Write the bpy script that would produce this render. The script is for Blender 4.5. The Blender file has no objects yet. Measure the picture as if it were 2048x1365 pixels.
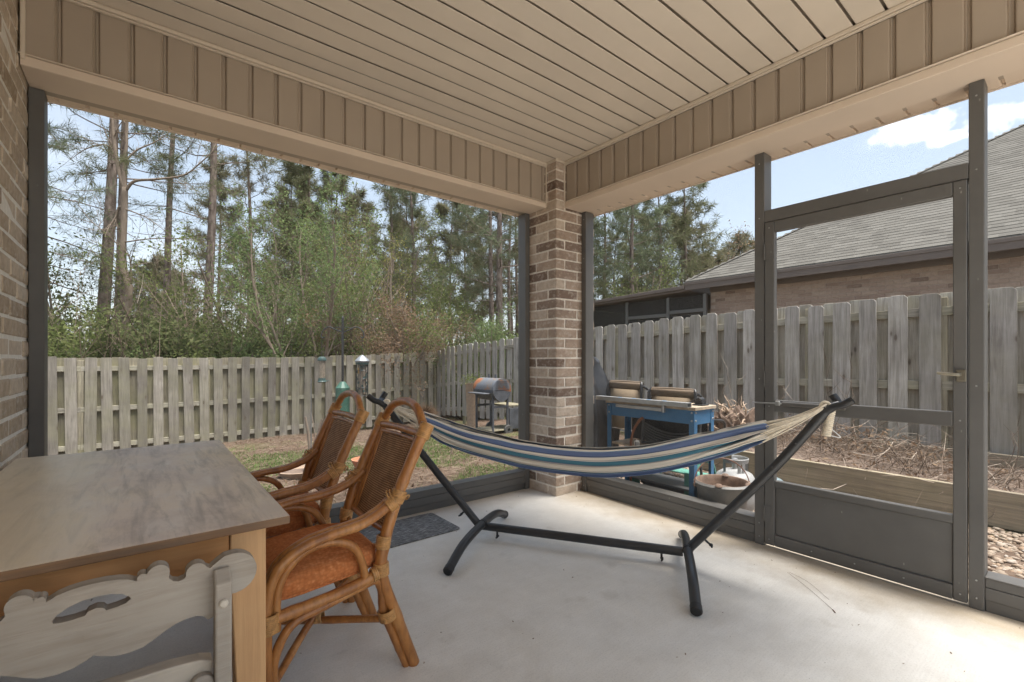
import bpy, bmesh, math, random
import numpy as np
from mathutils import Vector, Matrix
from mathutils import noise as mn

scene = bpy.context.scene
col = scene.collection
R = math.radians

# ------------------------------------------------------------------ camera
cam_d = bpy.data.cameras.new("camera")
cam = bpy.data.objects.new("camera", cam_d)
col.objects.link(cam)
cam.location = (-2.621, -2.723, 1.122)
cam.rotation_euler = (R(90), 0, R(-38.46))
cam_d.sensor_width = 36.0
cam_d.lens = 36.0 * 926.5 / 2048
cam_d.shift_y = 0.01734
cam_d.clip_start = 0.05
cam_d.clip_end = 900
scene.camera = cam

# ------------------------------------------------------------------ sky and sun
SUN_EL, SUN_AZ = 74.0, 150.0          # degrees; azimuth from +Y towards +X
world = bpy.data.worlds.new("World")
scene.world = world
world.use_nodes = True
wn, wl = world.node_tree.nodes, world.node_tree.links
wn.clear()
w_out = wn.new("ShaderNodeOutputWorld")
w_bg = wn.new("ShaderNodeBackground")
w_bg.inputs["Strength"].default_value = 0.0585
sky = wn.new("ShaderNodeTexSky")
sky.sky_type = 'NISHITA'
sky.sun_disc = False
sky.sun_elevation = R(SUN_EL)
sky.sun_rotation = R(SUN_AZ)
sky.air_density = 1.0
sky.dust_density = 0.6
sky.ozone_density = 1.0
# thin cloud: soft broken noise over the sky direction
w_tc = wn.new("ShaderNodeTexCoord")
w_map = wn.new("ShaderNodeMapping")
w_map.inputs["Scale"].default_value = (1.0, 1.0, 2.6)
w_n = wn.new("ShaderNodeTexNoise")
w_n.inputs["Scale"].default_value = 3.4
w_n.inputs["Detail"].default_value = 7
w_n.inputs["Roughness"].default_value = 0.55
w_r = wn.new("ShaderNodeValToRGB")
w_r.color_ramp.elements[0].position = 0.56
w_r.color_ramp.elements[1].position = 0.72
w_mix = wn.new("ShaderNodeMix")
w_mix.data_type = 'RGBA'
w_mix.inputs["B"].default_value = (2.9, 2.95, 3.0, 1)
wl.new(w_tc.outputs["Generated"], w_map.inputs["Vector"])
wl.new(w_map.outputs["Vector"], w_n.inputs["Vector"])
wl.new(w_n.outputs["Fac"], w_r.inputs["Fac"])
def wmath(op, a, b):
    m = wn.new("ShaderNodeMath"); m.operation = op; m.use_clamp = op == 'ADD'
    for i, v in enumerate((a, b)):
        if isinstance(v, bpy.types.NodeSocket): wl.new(v, m.inputs[i])
        else: m.inputs[i].default_value = v
    return m.outputs[0]
w_n2 = wn.new("ShaderNodeTexNoise")
w_n2.inputs["Scale"].default_value = 26; w_n2.inputs["Detail"].default_value = 6; w_n2.inputs["Roughness"].default_value = 0.6
wl.new(w_tc.outputs["Generated"], w_n2.inputs["Vector"])
w_fac = wmath('MULTIPLY', w_r.outputs["Color"], 0.22)
# small fair weather clouds: (direction, size)
for d_, sz in (((0.9200, 0.1700, 0.3535), 0.062), ((0.9392, 0.0720, 0.3390), 0.060), ((0.9337, 0.1364, 0.3290), 0.026), ((0.60, 0.62, 0.52), 0.09), ((0.10, 0.75, 0.66), 0.10), ((-0.5, 0.6, 0.62), 0.09), ((0.75, -0.5, 0.45), 0.09)):
    sb = wn.new("ShaderNodeVectorMath"); sb.operation = 'SUBTRACT'; sb.inputs[1].default_value = d_
    wl.new(w_tc.outputs["Generated"], sb.inputs[0])
    ml = wn.new("ShaderNodeVectorMath"); ml.operation = 'MULTIPLY'; ml.inputs[1].default_value = (1, 1, 2.5)
    wl.new(sb.outputs[0], ml.inputs[0])
    ln = wn.new("ShaderNodeVectorMath"); ln.operation = 'LENGTH'
    wl.new(ml.outputs[0], ln.inputs[0])
    q = wmath('SUBTRACT', wmath('MULTIPLY', wmath('SUBTRACT', sz, ln.outputs["Value"]), 1.0 / sz), wmath('MULTIPLY', wmath('SUBTRACT', 0.5, w_n2.outputs["Fac"]), 2.4))
    rr_ = wn.new("ShaderNodeValToRGB"); rr_.color_ramp.elements[0].position = 0.12; rr_.color_ramp.elements[1].position = 0.55
    wl.new(q, rr_.inputs["Fac"])
    w_fac = wmath('ADD', w_fac, rr_.outputs["Color"])
wl.new(w_fac, w_mix.inputs["Factor"])
w_g = wn.new("ShaderNodeGamma")          # hazy, evenly bright sky
w_g.inputs["Gamma"].default_value = 0.45
wl.new(sky.outputs["Color"], w_g.inputs["Color"])
wl.new(w_g.outputs["Color"], w_mix.inputs["A"])
wl.new(w_mix.outputs["Result"], w_bg.inputs["Color"])
wl.new(w_bg.outputs["Background"], w_out.inputs["Surface"])

sun_d = bpy.data.lights.new("sun", 'SUN')
sun_d.energy = 1.1
sun_d.angle = R(38)
sun_d.color = (1.0, 0.96, 0.9)
sun = bpy.data.objects.new("sun", sun_d)
col.objects.link(sun)
_s = Vector((math.sin(R(SUN_AZ)) * math.cos(R(SUN_EL)), math.cos(R(SUN_AZ)) * math.cos(R(SUN_EL)), math.sin(R(SUN_EL))))
sun.rotation_euler = _s.to_track_quat('Z', 'Y').to_euler()
sun.location = (20, 5, 30)

vs = scene.view_settings
vs.view_transform = 'Standard'
vs.look = 'None'
vs.gamma = 1
vs.use_curve_mapping = False
vs.exposure = 3.30
scene.cycles.max_bounces = 10
scene.cycles.diffuse_bounces = 6
scene.cycles.transparent_max_bounces = 24
scene.cycles.use_denoising = True
scene.cycles.sample_clamp_indirect = 8

# ------------------------------------------------------------------ helpers
def tag(o, label=None, cat=None, group=None, kind=None):
    if label: o["label"] = label
    if cat: o["category"] = cat
    if group: o["group"] = group
    if kind: o["kind"] = kind
    return o

def thing(name, label, cat, loc=(0, 0, 0), rz=0.0, group=None):
    o = bpy.data.objects.new(name, None)
    o.empty_display_size = 0.1
    col.objects.link(o)
    o.location = loc
    o.rotation_euler = (0, 0, rz)
    return tag(o, label, cat, group)

def link(name, me, parent=None, loc=None, rot=None, scale=None):
    o = bpy.data.objects.new(name, me)
    col.objects.link(o)
    if parent is not None: o.parent = parent
    if loc is not None: o.location = loc
    if rot is not None: o.rotation_euler = rot
    if scale is not None: o.scale = scale
    return o

def copy_tree(o, parent=None):
    c = o.copy()
    col.objects.link(c)
    if parent is not None: c.parent = parent
    for ch in list(o.children):
        copy_tree(ch, c)
    return c

def np_mesh(name, V, F, mat=None, smooth=False):
    """V (n,3), F (m,k) index array"""
    V = np.asarray(V, dtype=np.float32); F = np.asarray(F, dtype=np.int32)
    me = bpy.data.meshes.new(name)
    m, k = F.shape
    me.vertices.add(len(V)); me.vertices.foreach_set("co", V.ravel())
    me.loops.add(m * k); me.loops.foreach_set("vertex_index", F.ravel())
    me.polygons.add(m)
    me.polygons.foreach_set("loop_start", np.arange(m, dtype=np.int32) * k)
    me.polygons.foreach_set("loop_total", np.full(m, k, dtype=np.int32))
    if smooth: me.polygons.foreach_set("use_smooth", np.ones(m, dtype=bool))
    me.update(calc_edges=True)
    if mat: me.materials.append(mat)
    return me

class MB:
    """collects shapes into one mesh"""
    def __init__(self):
        self.v = []; self.f = []
    def add(self, vs_, fs_):
        b = len(self.v)
        self.v.extend([tuple(p) for p in vs_])
        self.f.extend([tuple(i + b for i in f) for f in fs_])
        return self
    def box(self, x0, x1, y0, y1, z0, z1, mtx=None):
        vv = [Vector((x, y, z)) for z in (z0, z1) for y in (y0, y1) for x in (x0, x1)]
        if mtx is not None: vv = [mtx @ p for p in vv]
        return self.add(vv, [(0, 2, 3, 1), (4, 5, 7, 6), (0, 1, 5, 4), (2, 6, 7, 3), (0, 4, 6, 2), (1, 3, 7, 5)])
    def prism(self, pts, axis, a, b):
        """closed 2D outline (counter-clockwise) swept along axis x/y/z from a to b"""
        n = len(pts)
        def mk(p, t):
            if axis == 'y': return (p[0], t, p[1])
            if axis == 'x': return (t, p[0], p[1])
            return (p[0], p[1], t)
        vv = [mk(p, a) for p in pts] + [mk(p, b) for p in pts]
        ff = [(i, (i + 1) % n, (i + 1) % n + n, i + n) for i in range(n)]
        ff += [tuple(range(n - 1, -1, -1)), tuple(range(n, 2 * n))]
        return self.add(vv, ff)
    def tube(self, pts, r, n=10, cap=True, flat=None):
        pts = [Vector(p) for p in pts]
        k = len(pts)
        rr = list(r) if hasattr(r, '__len__') else [r] * k
        tang = []
        for i in range(k):
            t = pts[min(i + 1, k - 1)] - pts[max(i - 1, 0)]
            tang.append(t.normalized() if t.length > 1e-9 else Vector((0, 0, 1)))
        ref = Vector((0, 0, 1)) if abs(tang[0].z) < 0.9 else Vector((1, 0, 0))
        nrm = tang[0].cross(ref).normalized()
        vv, ff = [], []
        for i in range(k):
            nrm = (nrm - tang[i] * nrm.dot(tang[i]))
            nrm = nrm.normalized() if nrm.length > 1e-6 else tang[i].orthogonal().normalized()
            bi = tang[i].cross(nrm)
            for j in range(n):
                a = 2 * math.pi * j / n
                vv.append(pts[i] + nrm * (math.cos(a) * rr[i]) + bi * (math.sin(a) * rr[i]))
        for i in range(k - 1):
            for j in range(n):
                a, b = i * n + j, i * n + (j + 1) % n
                ff.append((a, b, b + n, a + n))
        if cap:
            ff.append(tuple(range(n - 1, -1, -1)))
            ff.append(tuple((k - 1) * n + j for j in range(n)))
        return self.add(vv, ff)
    def lathe(self, prof, n=24, c=(0, 0, 0), mtx=None, a0=0.0, a1=2 * math.pi):
        """prof list of (r, z)"""
        k = len(prof); full = abs(a1 - a0 - 2 * math.pi) < 1e-6
        cols = n if full else n + 1
        vv, ff = [], []
        for (r, z) in prof:
            for j in range(cols):
                a = a0 + (a1 - a0) * j / n
                p = Vector((c[0] + r * math.cos(a), c[1] + r * math.sin(a), c[2] + z))
                vv.append(mtx @ p if mtx is not None else p)
        for i in range(k - 1):
            for j in range(n):
                a, b = i * cols + j, i * cols + (j + 1) % cols
                ff.append((a, b, b + cols, a + cols))
        return self.add(vv, ff)
    def mesh(self, name, mat=None, smooth=False, bevel=0.0, seg=1):
        me = bpy.data.meshes.new(name)
        me.from_pydata([tuple(p) for p in self.v], [], self.f)
        if bevel > 0:
            bm = bmesh.new(); bm.from_mesh(me)
            bmesh.ops.remove_doubles(bm, verts=bm.verts, dist=1e-5)
            es = [e for e in bm.edges if len(e.link_faces) == 2 and e.calc_face_angle(0) > 0.6]
            bmesh.ops.bevel(bm, geom=es, offset=bevel, segments=seg, affect='EDGES', profile=0.5, clamp_overlap=True)
            bm.to_mesh(me); bm.free()
        if smooth:
            me.polygons.foreach_set("use_smooth", np.ones(len(me.polygons), dtype=bool))
            if smooth == 'auto':
                me.set_sharp_from_angle(angle=R(38))
        me.update()
        if mat: me.materials.append(mat)
        return me
    def build(self, name, mat, parent=None, smooth=False, bevel=0.0, seg=1, **kw):
        return link(name, self.mesh(name, mat, smooth, bevel, seg), parent, **kw)

def catmull(pts, n=8):
    P = [Vector(p) for p in pts]
    P = [P[0] * 2 - P[1]] + P + [P[-1] * 2 - P[-2]]
    out = []
    for i in range(1, len(P) - 2):
        a, b, c, d = P[i - 1], P[i], P[i + 1], P[i + 2]
        for j in range(n):
            t = j / n
            out.append(0.5 * ((2 * b) + (c - a) * t + (2 * a - 5 * b + 4 * c - d) * t * t + (3 * b - a - 3 * c + d) * t ** 3))
    out.append(P[-2].copy())
    return out

def leaf_quads(g, C, size, normal_bias=None):
    n = len(C)
    a = g.normal(size=(n, 3)); a /= np.linalg.norm(a, axis=1, keepdims=True)
    b = g.normal(size=(n, 3))
    if normal_bias is not None: b = b + np.asarray(normal_bias)
    b = np.cross(a, b); b /= np.linalg.norm(b, axis=1, keepdims=True) + 1e-9
    s = (size * g.uniform(0.6, 1.35, n))[:, None]
    V = np.stack([C - a * s, C + b * s * 0.42, C + a * s, C - b * s * 0.42], 1).reshape(-1, 3)
    F = (np.arange(n)[:, None] * 4 + np.arange(4)[None]).astype(np.int32)
    return V, F

def smoothstep(a, b, x):
    t = min(1, max(0, (x - a) / (b - a)))
    return t * t * (3 - 2 * t)

# ------------------------------------------------------------------ materials
class NT:
    def __init__(self, name):
        self.m = bpy.data.materials.new(name)
        self.m.use_nodes = True
        self.n, self.l = self.m.node_tree.nodes, self.m.node_tree.links
        self.b = self.n["Principled BSDF"]
        self._tc = None
    def tc(self, kind="Object"):
        if self._tc is None: self._tc = self.n.new("ShaderNodeTexCoord")
        return self._tc.outputs[kind]
    def mapping(self, scale=(1, 1, 1), rot=(0, 0, 0), src=None, offset_random=False):
        mp = self.n.new("ShaderNodeMapping")
        mp.inputs["Scale"].default_value = scale
        mp.inputs["Rotation"].default_value = rot
        self.l.new(src or self.tc(), mp.inputs["Vector"])
        if offset_random:
            oi = self.rnd()
            mu = self.n.new("ShaderNodeVectorMath"); mu.operation = 'MULTIPLY'
            mu.inputs[1].default_value = (37, 23, 51)
            cb = self.n.new("ShaderNodeCombineXYZ")
            for i in range(3): self.l.new(oi, cb.inputs[i])
            self.l.new(cb.outputs[0], mu.inputs[0])
            self.l.new(mu.outputs[0], mp.inputs["Location"])
        return mp.outputs[0]
    def rnd(self):
        if not hasattr(self, "_oi"):
            self._oi = self.n.new("ShaderNodeObjectInfo")
        return self._oi.outputs["Random"]
    def island(self):
        g = self.n.new("ShaderNodeNewGeometry")
        return g.outputs["Random Per Island"]
    def noise(self, vec=None, scale=5, detail=4, rough=0.55, dist=0.0):
        t = self.n.new("ShaderNodeTexNoise")
        t.inputs["Scale"].default_value = scale
        t.inputs["Detail"].default_value = detail
        t.inputs["Roughness"].default_value = rough
        t.inputs["Distortion"].default_value = dist
        self.l.new(vec if vec is not None else self.tc(), t.inputs["Vector"])
        return t.outputs["Fac"]
    def voronoi(self, vec=None, scale=5, out="Distance", feature='F1', rand=1.0):
        t = self.n.new("ShaderNodeTexVoronoi")
        t.feature = feature
        t.inputs["Scale"].default_value = scale
        t.inputs["Randomness"].default_value = rand
        self.l.new(vec if vec is not None else self.tc(), t.inputs["Vector"])
        return t.outputs[out]
    def ramp(self, fac, stops, interp='LINEAR'):
        r = self.n.new("ShaderNodeValToRGB")
        r.color_ramp.interpolation = interp
        e = r.color_ramp.elements
        while len(e) > 1: e.remove(e[-1])
        e[0].position = stops[0][0]; e[0].color = self.c4(stops[0][1])
        for p, c in stops[1:]:
            x = e.new(p); x.color = self.c4(c)
        self.l.new(fac, r.inputs["Fac"])
        return r.outputs["Color"]
    @staticmethod
    def c4(c):
        if not hasattr(c, '__len__'): return (c, c, c, 1)
        return (c[0], c[1], c[2], 1)
    def mix(self, fac, a, b, mode='MIX'):
        m = self.n.new("ShaderNodeMix"); m.data_type = 'RGBA'; m.blend_type = mode
        for key, val in (("Factor", fac), ("A", a), ("B", b)):
            s = m.inputs[key]
            if isinstance(val, bpy.types.NodeSocket): self.l.new(val, s)
            elif key == "Factor": s.default_value = val
            else: s.default_value = self.c4(val)
        return m.outputs["Result"]
    def math(self, op, a, b=0.0, c=None):
        m = self.n.new("ShaderNodeMath"); m.operation = op
        for i, val in enumerate((a, b, c)):
            if val is None: continue
            if isinstance(val, bpy.types.NodeSocket): self.l.new(val, m.inputs[i])
            else: m.inputs[i].default_value = val
        return m.outputs[0]
    def sep(self, vec):
        s = self.n.new("ShaderNodeSeparateXYZ"); self.l.new(vec, s.inputs[0]); return s.outputs
    def bump(self, h, strength=0.3, dist=0.01):
        b = self.n.new("ShaderNodeBump")
        b.inputs["Strength"].default_value = strength
        b.inputs["Distance"].default_value = dist
        self.l.new(h, b.inputs["Height"])
        self.l.new(b.outputs[0], self.b.inputs["Normal"])
        return self
    def done(self, color=None, rough=0.6, metal=0.0, spec=None):
        if color is not None:
            if isinstance(color, bpy.types.NodeSocket): self.l.new(color, self.b.inputs["Base Color"])
            else: self.b.inputs["Base Color"].default_value = self.c4(color)
        if isinstance(rough, bpy.types.NodeSocket): self.l.new(rough, self.b.inputs["Roughness"])
        else: self.b.inputs["Roughness"].default_value = rough
        self.b.inputs["Metallic"].default_value = metal
        if spec is not None: self.b.inputs["Specular IOR Level"].default_value = spec
        return self.m

def plain(name, color, rough=0.6, metal=0.0, vary=0.12, scale=9.0, spec=None, bump=0.0):
    t = NT(name)
    n = t.noise(t.tc(), scale, 5, 0.6)
    lo = tuple(c * (1 - vary) for c in color); hi = tuple(min(1, c * (1 + vary)) for c in color)
    cc = t.ramp(n, [(0.3, lo), (0.7, hi)])
    if bump: t.bump(n, bump, 0.004)
    rr = t.ramp(n, [(0.3, min(1, rough * 0.88)), (0.7, min(1, rough * 1.1))])
    return t.done(cc, rr, metal, spec)

def mat_brick(name, ramp, smear=(0.62, 0.55, 0.47), smear_amt=0.55):
    t = NT(name)
    base = t.ramp(t.rnd(), ramp)
    vec = t.mapping((1, 1, 1), offset_random=True)
    n1 = t.noise(vec, 22, 6, 0.7)
    n2 = t.noise(t.mapping((17, 17, 22), offset_random=True), 1.6, 4, 0.6)
    c = t.mix(t.ramp(n1, [(0.42, 0.0), (0.78, 0.5)]), base, (0.15, 0.105, 0.08))
    c = t.mix(t.ramp(n2, [(0.50, 0.0), (0.74, smear_amt)]), c, smear)
    t.bump(n1, 0.55, 0.008)
    return t.done(c, 0.9, spec=0.2)

BR = [(0.0, (0.185, 0.128, 0.098)), (0.22, (0.270, 0.197, 0.152)), (0.5, (0.415, 0.315, 0.243)), (0.75, (0.51, 0.405, 0.318)), (1.0, (0.58, 0.48, 0.385))]
m_brick = mat_brick("whitewashed brown brick", BR)
BRL = [(0.0, (0.40, 0.315, 0.225)), (0.5, (0.54, 0.44, 0.33)), (1.0, (0.64, 0.54, 0.42))]
m_brick_wall = mat_brick("pale brown house brick", BRL, smear=(0.66, 0.60, 0.52), smear_amt=0.6)
BRN = [(0.0, (0.20, 0.135, 0.105)), (0.15, (0.33, 0.235, 0.185)), (0.5, (0.39, 0.285, 0.225)), (1.0, (0.43, 0.325, 0.255))]
m_brick_far = mat_brick("neighbour pink brown brick", BRN, smear=(0.47, 0.38, 0.31), smear_amt=0.35)
m_mortar = plain("pale mortar", (0.72, 0.655, 0.57), 0.95, vary=0.15, scale=40, bump=0.4)
m_mortar_far = plain("tan mortar", (0.45, 0.36, 0.29), 0.95, vary=0.1, scale=30)

def mat_vinyl(name, c, ripple=True):
    t = NT(name)
    n = t.noise(t.mapping((2, 2, 2), offset_random=True), 1.3, 3)
    lo = tuple(x * 0.95 for x in c); hi = tuple(min(1, x * 1.04) for x in c)
    cc = t.ramp(n, [(0.3, lo), (0.7, hi)])
    g = t.noise(t.mapping((220, 220, 12)), 1.0, 2)
    t.bump(g, 0.08, 0.002)
    return t.done(cc, 0.5, spec=0.35)
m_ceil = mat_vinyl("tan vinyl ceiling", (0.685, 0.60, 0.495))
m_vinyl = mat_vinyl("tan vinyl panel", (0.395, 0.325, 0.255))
m_fascia = mat_vinyl("tan trim metal", (0.68, 0.56, 0.445))
m_trim_lt = mat_vinyl("light trim metal", (0.66, 0.57, 0.46))

t = NT("dark bronze aluminium")
n = t.noise(t.mapping((1, 1, 1)), 3.0, 5, 0.65)
sp = t.voronoi(t.mapping((1, 1, 0.45)), 26)
spots = t.ramp(sp, [(0.0, 0.8), (0.05, 0.4), (0.10, 0.0)])
n3 = t.noise(t.tc(), 4.5, 2)
spots = t.math('MULTIPLY', spots, t.ramp(n3, [(0.46, 0.0), (0.58, 1.0)]))
c = t.ramp(n, [(0.3, (0.098, 0.093, 0.086)), (0.7, (0.130, 0.124, 0.115))])
c = t.mix(spots, c, (0.40, 0.38, 0.35))
m_bronze = t.done(c, t.ramp(n, [(0.3, 0.38), (0.7, 0.55)]), spec=0.55)
m_rubber = plain("black rubber", (0.02, 0.02, 0.02), 0.7)

# concrete
t = NT("broomed concrete")
oc = t.tc()
big = t.noise(oc, 0.9, 5, 0.55)
mid = t.noise(oc, 7, 6, 0.65)
br = t.noise(t.mapping((4, 130, 1), (0, 0, R(-38))), 1.0, 3, 0.6)
c = t.ramp(mid, [(0.3, (0.665, 0.635, 0.580)), (0.7, (0.765, 0.740, 0.690))])
c = t.mix(t.ramp(big, [(0.45, 0.0), (0.68, 0.40)]), c, (0.70, 0.62, 0.51))
sx = t.sep(oc)
edge = t.ramp(t.math('ADD', sx[0], t.math('MULTIPLY', t.noise(oc, 3.2, 6, 0.65), 0.60)), [(0.20, 0.0), (0.52, 0.9)])
c = t.mix(edge, c, (0.42, 0.345, 0.25))
edge2 = t.ramp(t.math('ADD', sx[1], t.math('MULTIPLY', t.noise(oc, 2.6, 5), 0.6)), [(0.30, 0.0), (0.66, 0.7)])
c = t.mix(edge2, c, (0.46, 0.40, 0.33))
pit = t.voronoi(oc, 34)
pm = t.math('MULTIPLY', t.ramp(pit, [(0.0, 0.9), (0.06, 0.5), (0.10, 0.0)]), t.ramp(t.noise(oc, 6, 2), [(0.58, 0.0), (0.66, 1.0)]))
c = t.mix(pm, c, (0.25, 0.21, 0.17))
st = t.noise(oc, 5.2, 3, 0.5)
c = t.mix(t.ramp(st, [(0.63, 0.0), (0.74, 0.32)]), c, (0.42, 0.37, 0.30))
st2 = t.noise(oc, 1.7, 6, 0.7, 0.8)
c = t.mix(t.ramp(st2, [(0.56, 0.0), (0.68, 0.22)]), c, (0.50, 0.45, 0.38))
c = t.mix(t.ramp(br, [(0.3, 0.10), (0.6, 0.0)]), c, (0.36, 0.34, 0.31))
fine = t.noise(oc, 150, 3, 0.7)
c = t.mix(t.ramp(fine, [(0.30, 0.28), (0.5, 0.0)]), c, (0.34, 0.315, 0.285))
c = t.mix(t.ramp(fine, [(0.55, 0.0), (0.75, 0.25)]), c, (0.80, 0.77, 0.72))
t.bump(t.math('ADD', t.math('MULTIPLY', br, 0.7), t.math('MULTIPLY', mid, 0.6)), 0.35, 0.004)
m_conc = t.done(c, 0.85, spec=0.25)

def mat_wood(name, stops, stretch=(40, 40, 2.2), knots=True, mould=None, rough=0.85, grain=0.55, axis_rot=(0, 0, 0), darkgrain=(0.10, 0.085, 0.07), rndspread=0.3):
    t = NT(name)
    vec = t.mapping((1, 1, 1), offset_random=True)
    st_ = t.mapping(stretch, axis_rot, offset_random=True)
    g = t.noise(st_, 1.0, 6, 0.65, 0.4)
    lg = t.noise(vec, 2.2, 4, 0.6)
    base = t.ramp(lg, stops)
    rv = t.ramp(t.rnd(), [(0.0, 1 - rndspread), (1.0, 1 + rndspread * 0.6)])
    c = t.mix(1.0, base, rv, 'MULTIPLY')
    c = t.mix(t.ramp(g, [(0.36, grain), (0.6, 0.0)]), c, darkgrain)
    h = g
    if knots:
        kv = t.mapping((6.5, 6.5, 2.6), axis_rot, offset_random=True)
        k = t.voronoi(kv, 1.0)
        c = t.mix(t.ramp(k, [(0.0, 0.95), (0.07, 0.8), (0.11, 0.25), (0.24, 0.0)]), c, (0.09, 0.065, 0.05))
    if mould:
        mm = t.noise(vec, 1.4, 5, 0.7)
        c = t.mix(t.ramp(mm, [(0.42, 0.0), (0.7, mould[1])]), c, mould[0])
    t.bump(h, 0.35, 0.006)
    return t.done(c, rough, spec=0.2)

m_fence = mat_wood("weathered grey fence wood", [(0.3, (0.205, 0.185, 0.155)), (0.7, (0.33, 0.300, 0.255))], mould=((0.27, 0.26, 0.15), 0.5), rndspread=0.34)
m_fence_r = mat_wood("silver grey fence wood", [(0.3, (0.32, 0.298, 0.272)), (0.7, (0.48, 0.452, 0.418))], mould=((0.33, 0.31, 0.21), 0.35), rndspread=0.28)
m_fence_back = mat_wood("greenish brown fence wood", [(0.3, (0.25, 0.22, 0.155)), (0.7, (0.40, 0.36, 0.265))], mould=((0.24, 0.235, 0.11), 0.6), rndspread=0.25)
m_fence_rb = mat_wood("grey brown fence wood", [(0.3, (0.40, 0.37, 0.315)), (0.7, (0.56, 0.525, 0.46))], mould=((0.29, 0.275, 0.17), 0.5), rndspread=0.22)
m_rail = mat_wood("fence rail wood", [(0.3, (0.33, 0.30, 0.24)), (0.7, (0.46, 0.43, 0.36))], stretch=(2.2, 2.2, 40), mould=((0.28, 0.27, 0.14), 0.5))
m_bed = mat_wood("raised bed timber", [(0.3, (0.25, 0.21, 0.15)), (0.7, (0.38, 0.32, 0.24))], stretch=(40, 1.6, 45), knots=False, mould=((0.22, 0.21, 0.11), 0.4))
m_pine_tbl = mat_wood("honey pine", [(0.3, (0.50, 0.245, 0.095)), (0.7, (0.64, 0.35, 0.155))], stretch=(2.0, 40, 30), knots=False, rough=0.55, grain=0.35, darkgrain=(0.26, 0.12, 0.05), rndspread=0.08)
m_pine_leg = mat_wood("honey pine leg", [(0.3, (0.52, 0.30, 0.145)), (0.7, (0.66, 0.42, 0.22))], stretch=(40, 40, 2.0), knots=True, rough=0.55, grain=0.3, darkgrain=(0.26, 0.13, 0.06), rndspread=0.06)
m_edge = mat_wood("dark tabletop edge", [(0.3, (0.13, 0.070, 0.036)), (0.7, (0.30, 0.175, 0.095))], stretch=(3, 30, 60), knots=False, rough=0.6, grain=0.5, rndspread=0.0)
m_grey_wood = mat_wood("grey washed wood", [(0.3, (0.285, 0.250, 0.210)), (0.7, (0.42, 0.378, 0.325))], stretch=(3.5, 40, 46), knots=False, rough=0.65, grain=0.5, darkgrain=(0.20, 0.155, 0.115), mould=((0.47, 0.44, 0.395), 0.4), rndspread=0.0)
m_grey_seat = mat_wood("pale worn seat wood", [(0.3, (0.50, 0.44, 0.36)), (0.7, (0.66, 0.61, 0.53))], stretch=(2.5, 30, 26), knots=False, rough=0.6, grain=0.2, rndspread=0.0)

# table top: weathered boards
t = NT("weathered table top")
oc = t.tc()
g = t.noise(t.mapping((30, 3, 10), (0, 0, R(12))), 1.0, 6, 0.65, 0.5)
b1 = t.noise(t.mapping((3, 1.6, 1)), 1.3, 6, 0.62)
b2 = t.noise(t.mapping((4.2, 1.5, 1), (0, 0, 0.12)), 1.7, 9, 0.76)
c = t.ramp(b1, [(0.28, (0.70, 0.56, 0.39)), (0.45, (0.74, 0.62, 0.50)), (0.58, (0.64, 0.535, 0.46)), (0.75, (0.80, 0.735, 0.67))])
c = t.mix(t.ramp(b2, [(0.51, 0.0), (0.66, 0.55)]), c, (0.33, 0.26, 0.215))
c = t.mix(t.ramp(b2, [(0.26, 0.6), (0.46, 0.0)]), c, (0.79, 0.755, 0.715))
c = t.mix(t.ramp(g, [(0.34, 0.5), (0.52, 0.0)]), c, (0.22, 0.17, 0.13))
sx = t.sep(oc)
c = t.mix(t.ramp(t.math('ADD', sx[0], t.math('MULTIPLY', b1, 0.25)), [(-0.12, 0.6), (0.12, 0.0)]), c, (0.78, 0.69, 0.50))
sp = t.voronoi(oc, 15)
c = t.mix(t.math('MULTIPLY', t.ramp(sp, [(0.0, 0.9), (0.09, 0.6), (0.14, 0.0)]), t.ramp(t.noise(oc, 5, 2), [(0.6, 0.0), (0.66, 1.0)])), c, (0.12, 0.095, 0.08))
t.bump(g, 0.25, 0.003)
m_top = t.done(c, t.ramp(b2, [(0.3, 0.26), (0.7, 0.46)]), spec=0.65)

# rattan
t = NT("honey rattan pole")
v = t.mapping((1, 1, 1), offset_random=True)
n1 = t.noise(v, 9, 5, 0.6)
n2 = t.noise(t.mapping((60, 60, 8), offset_random=True), 1, 4, 0.6)
c = t.ramp(n1, [(0.25, (0.25, 0.092, 0.024)), (0.5, (0.40, 0.165, 0.046)), (0.75, (0.52, 0.255, 0.088))])
c = t.mix(t.ramp(n2, [(0.3, 0.55), (0.55, 0.0)]), c, (0.13, 0.05, 0.018))
t.bump(n2, 0.12, 0.002)
m_rattan = t.done(c, 0.33, spec=0.5)
m_bind = plain("pale rattan binding", (0.46, 0.245, 0.088), 0.4, vary=0.35, scale=60)
t = NT("woven cane")
uv = t.tc("UV")
ck = t.n.new("ShaderNodeTexWave"); ck.wave_type = 'BANDS'; ck.bands_direction = 'X'
ck.inputs["Scale"].default_value = 9; ck.inputs["Distortion"].default_value = 0.4
t.l.new(uv, ck.inputs["Vector"])
ck2 = t.n.new("ShaderNodeTexWave"); ck2.wave_type = 'BANDS'; ck2.bands_direction = 'Y'
ck2.inputs["Scale"].default_value = 12; ck2.inputs["Distortion"].default_value = 0.4
t.l.new(uv, ck2.inputs["Vector"])
w = t.math('MULTIPLY', ck.outputs["Fac"], ck2.outputs["Fac"])
nn = t.noise(t.tc(), 22, 4)
c = t.ramp(w, [(0.03, (0.20, 0.095, 0.045)), (0.3, (0.50, 0.27, 0.135)), (0.7, (0.74, 0.52, 0.31))])
c = t.mix(t.ramp(nn, [(0.35, 0.35), (0.65, 0.0)]), c, (0.10, 0.045, 0.02))
t.bump(w, 0.8, 0.006)
m_cane = t.done(c, 0.65, spec=0.15)
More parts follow.
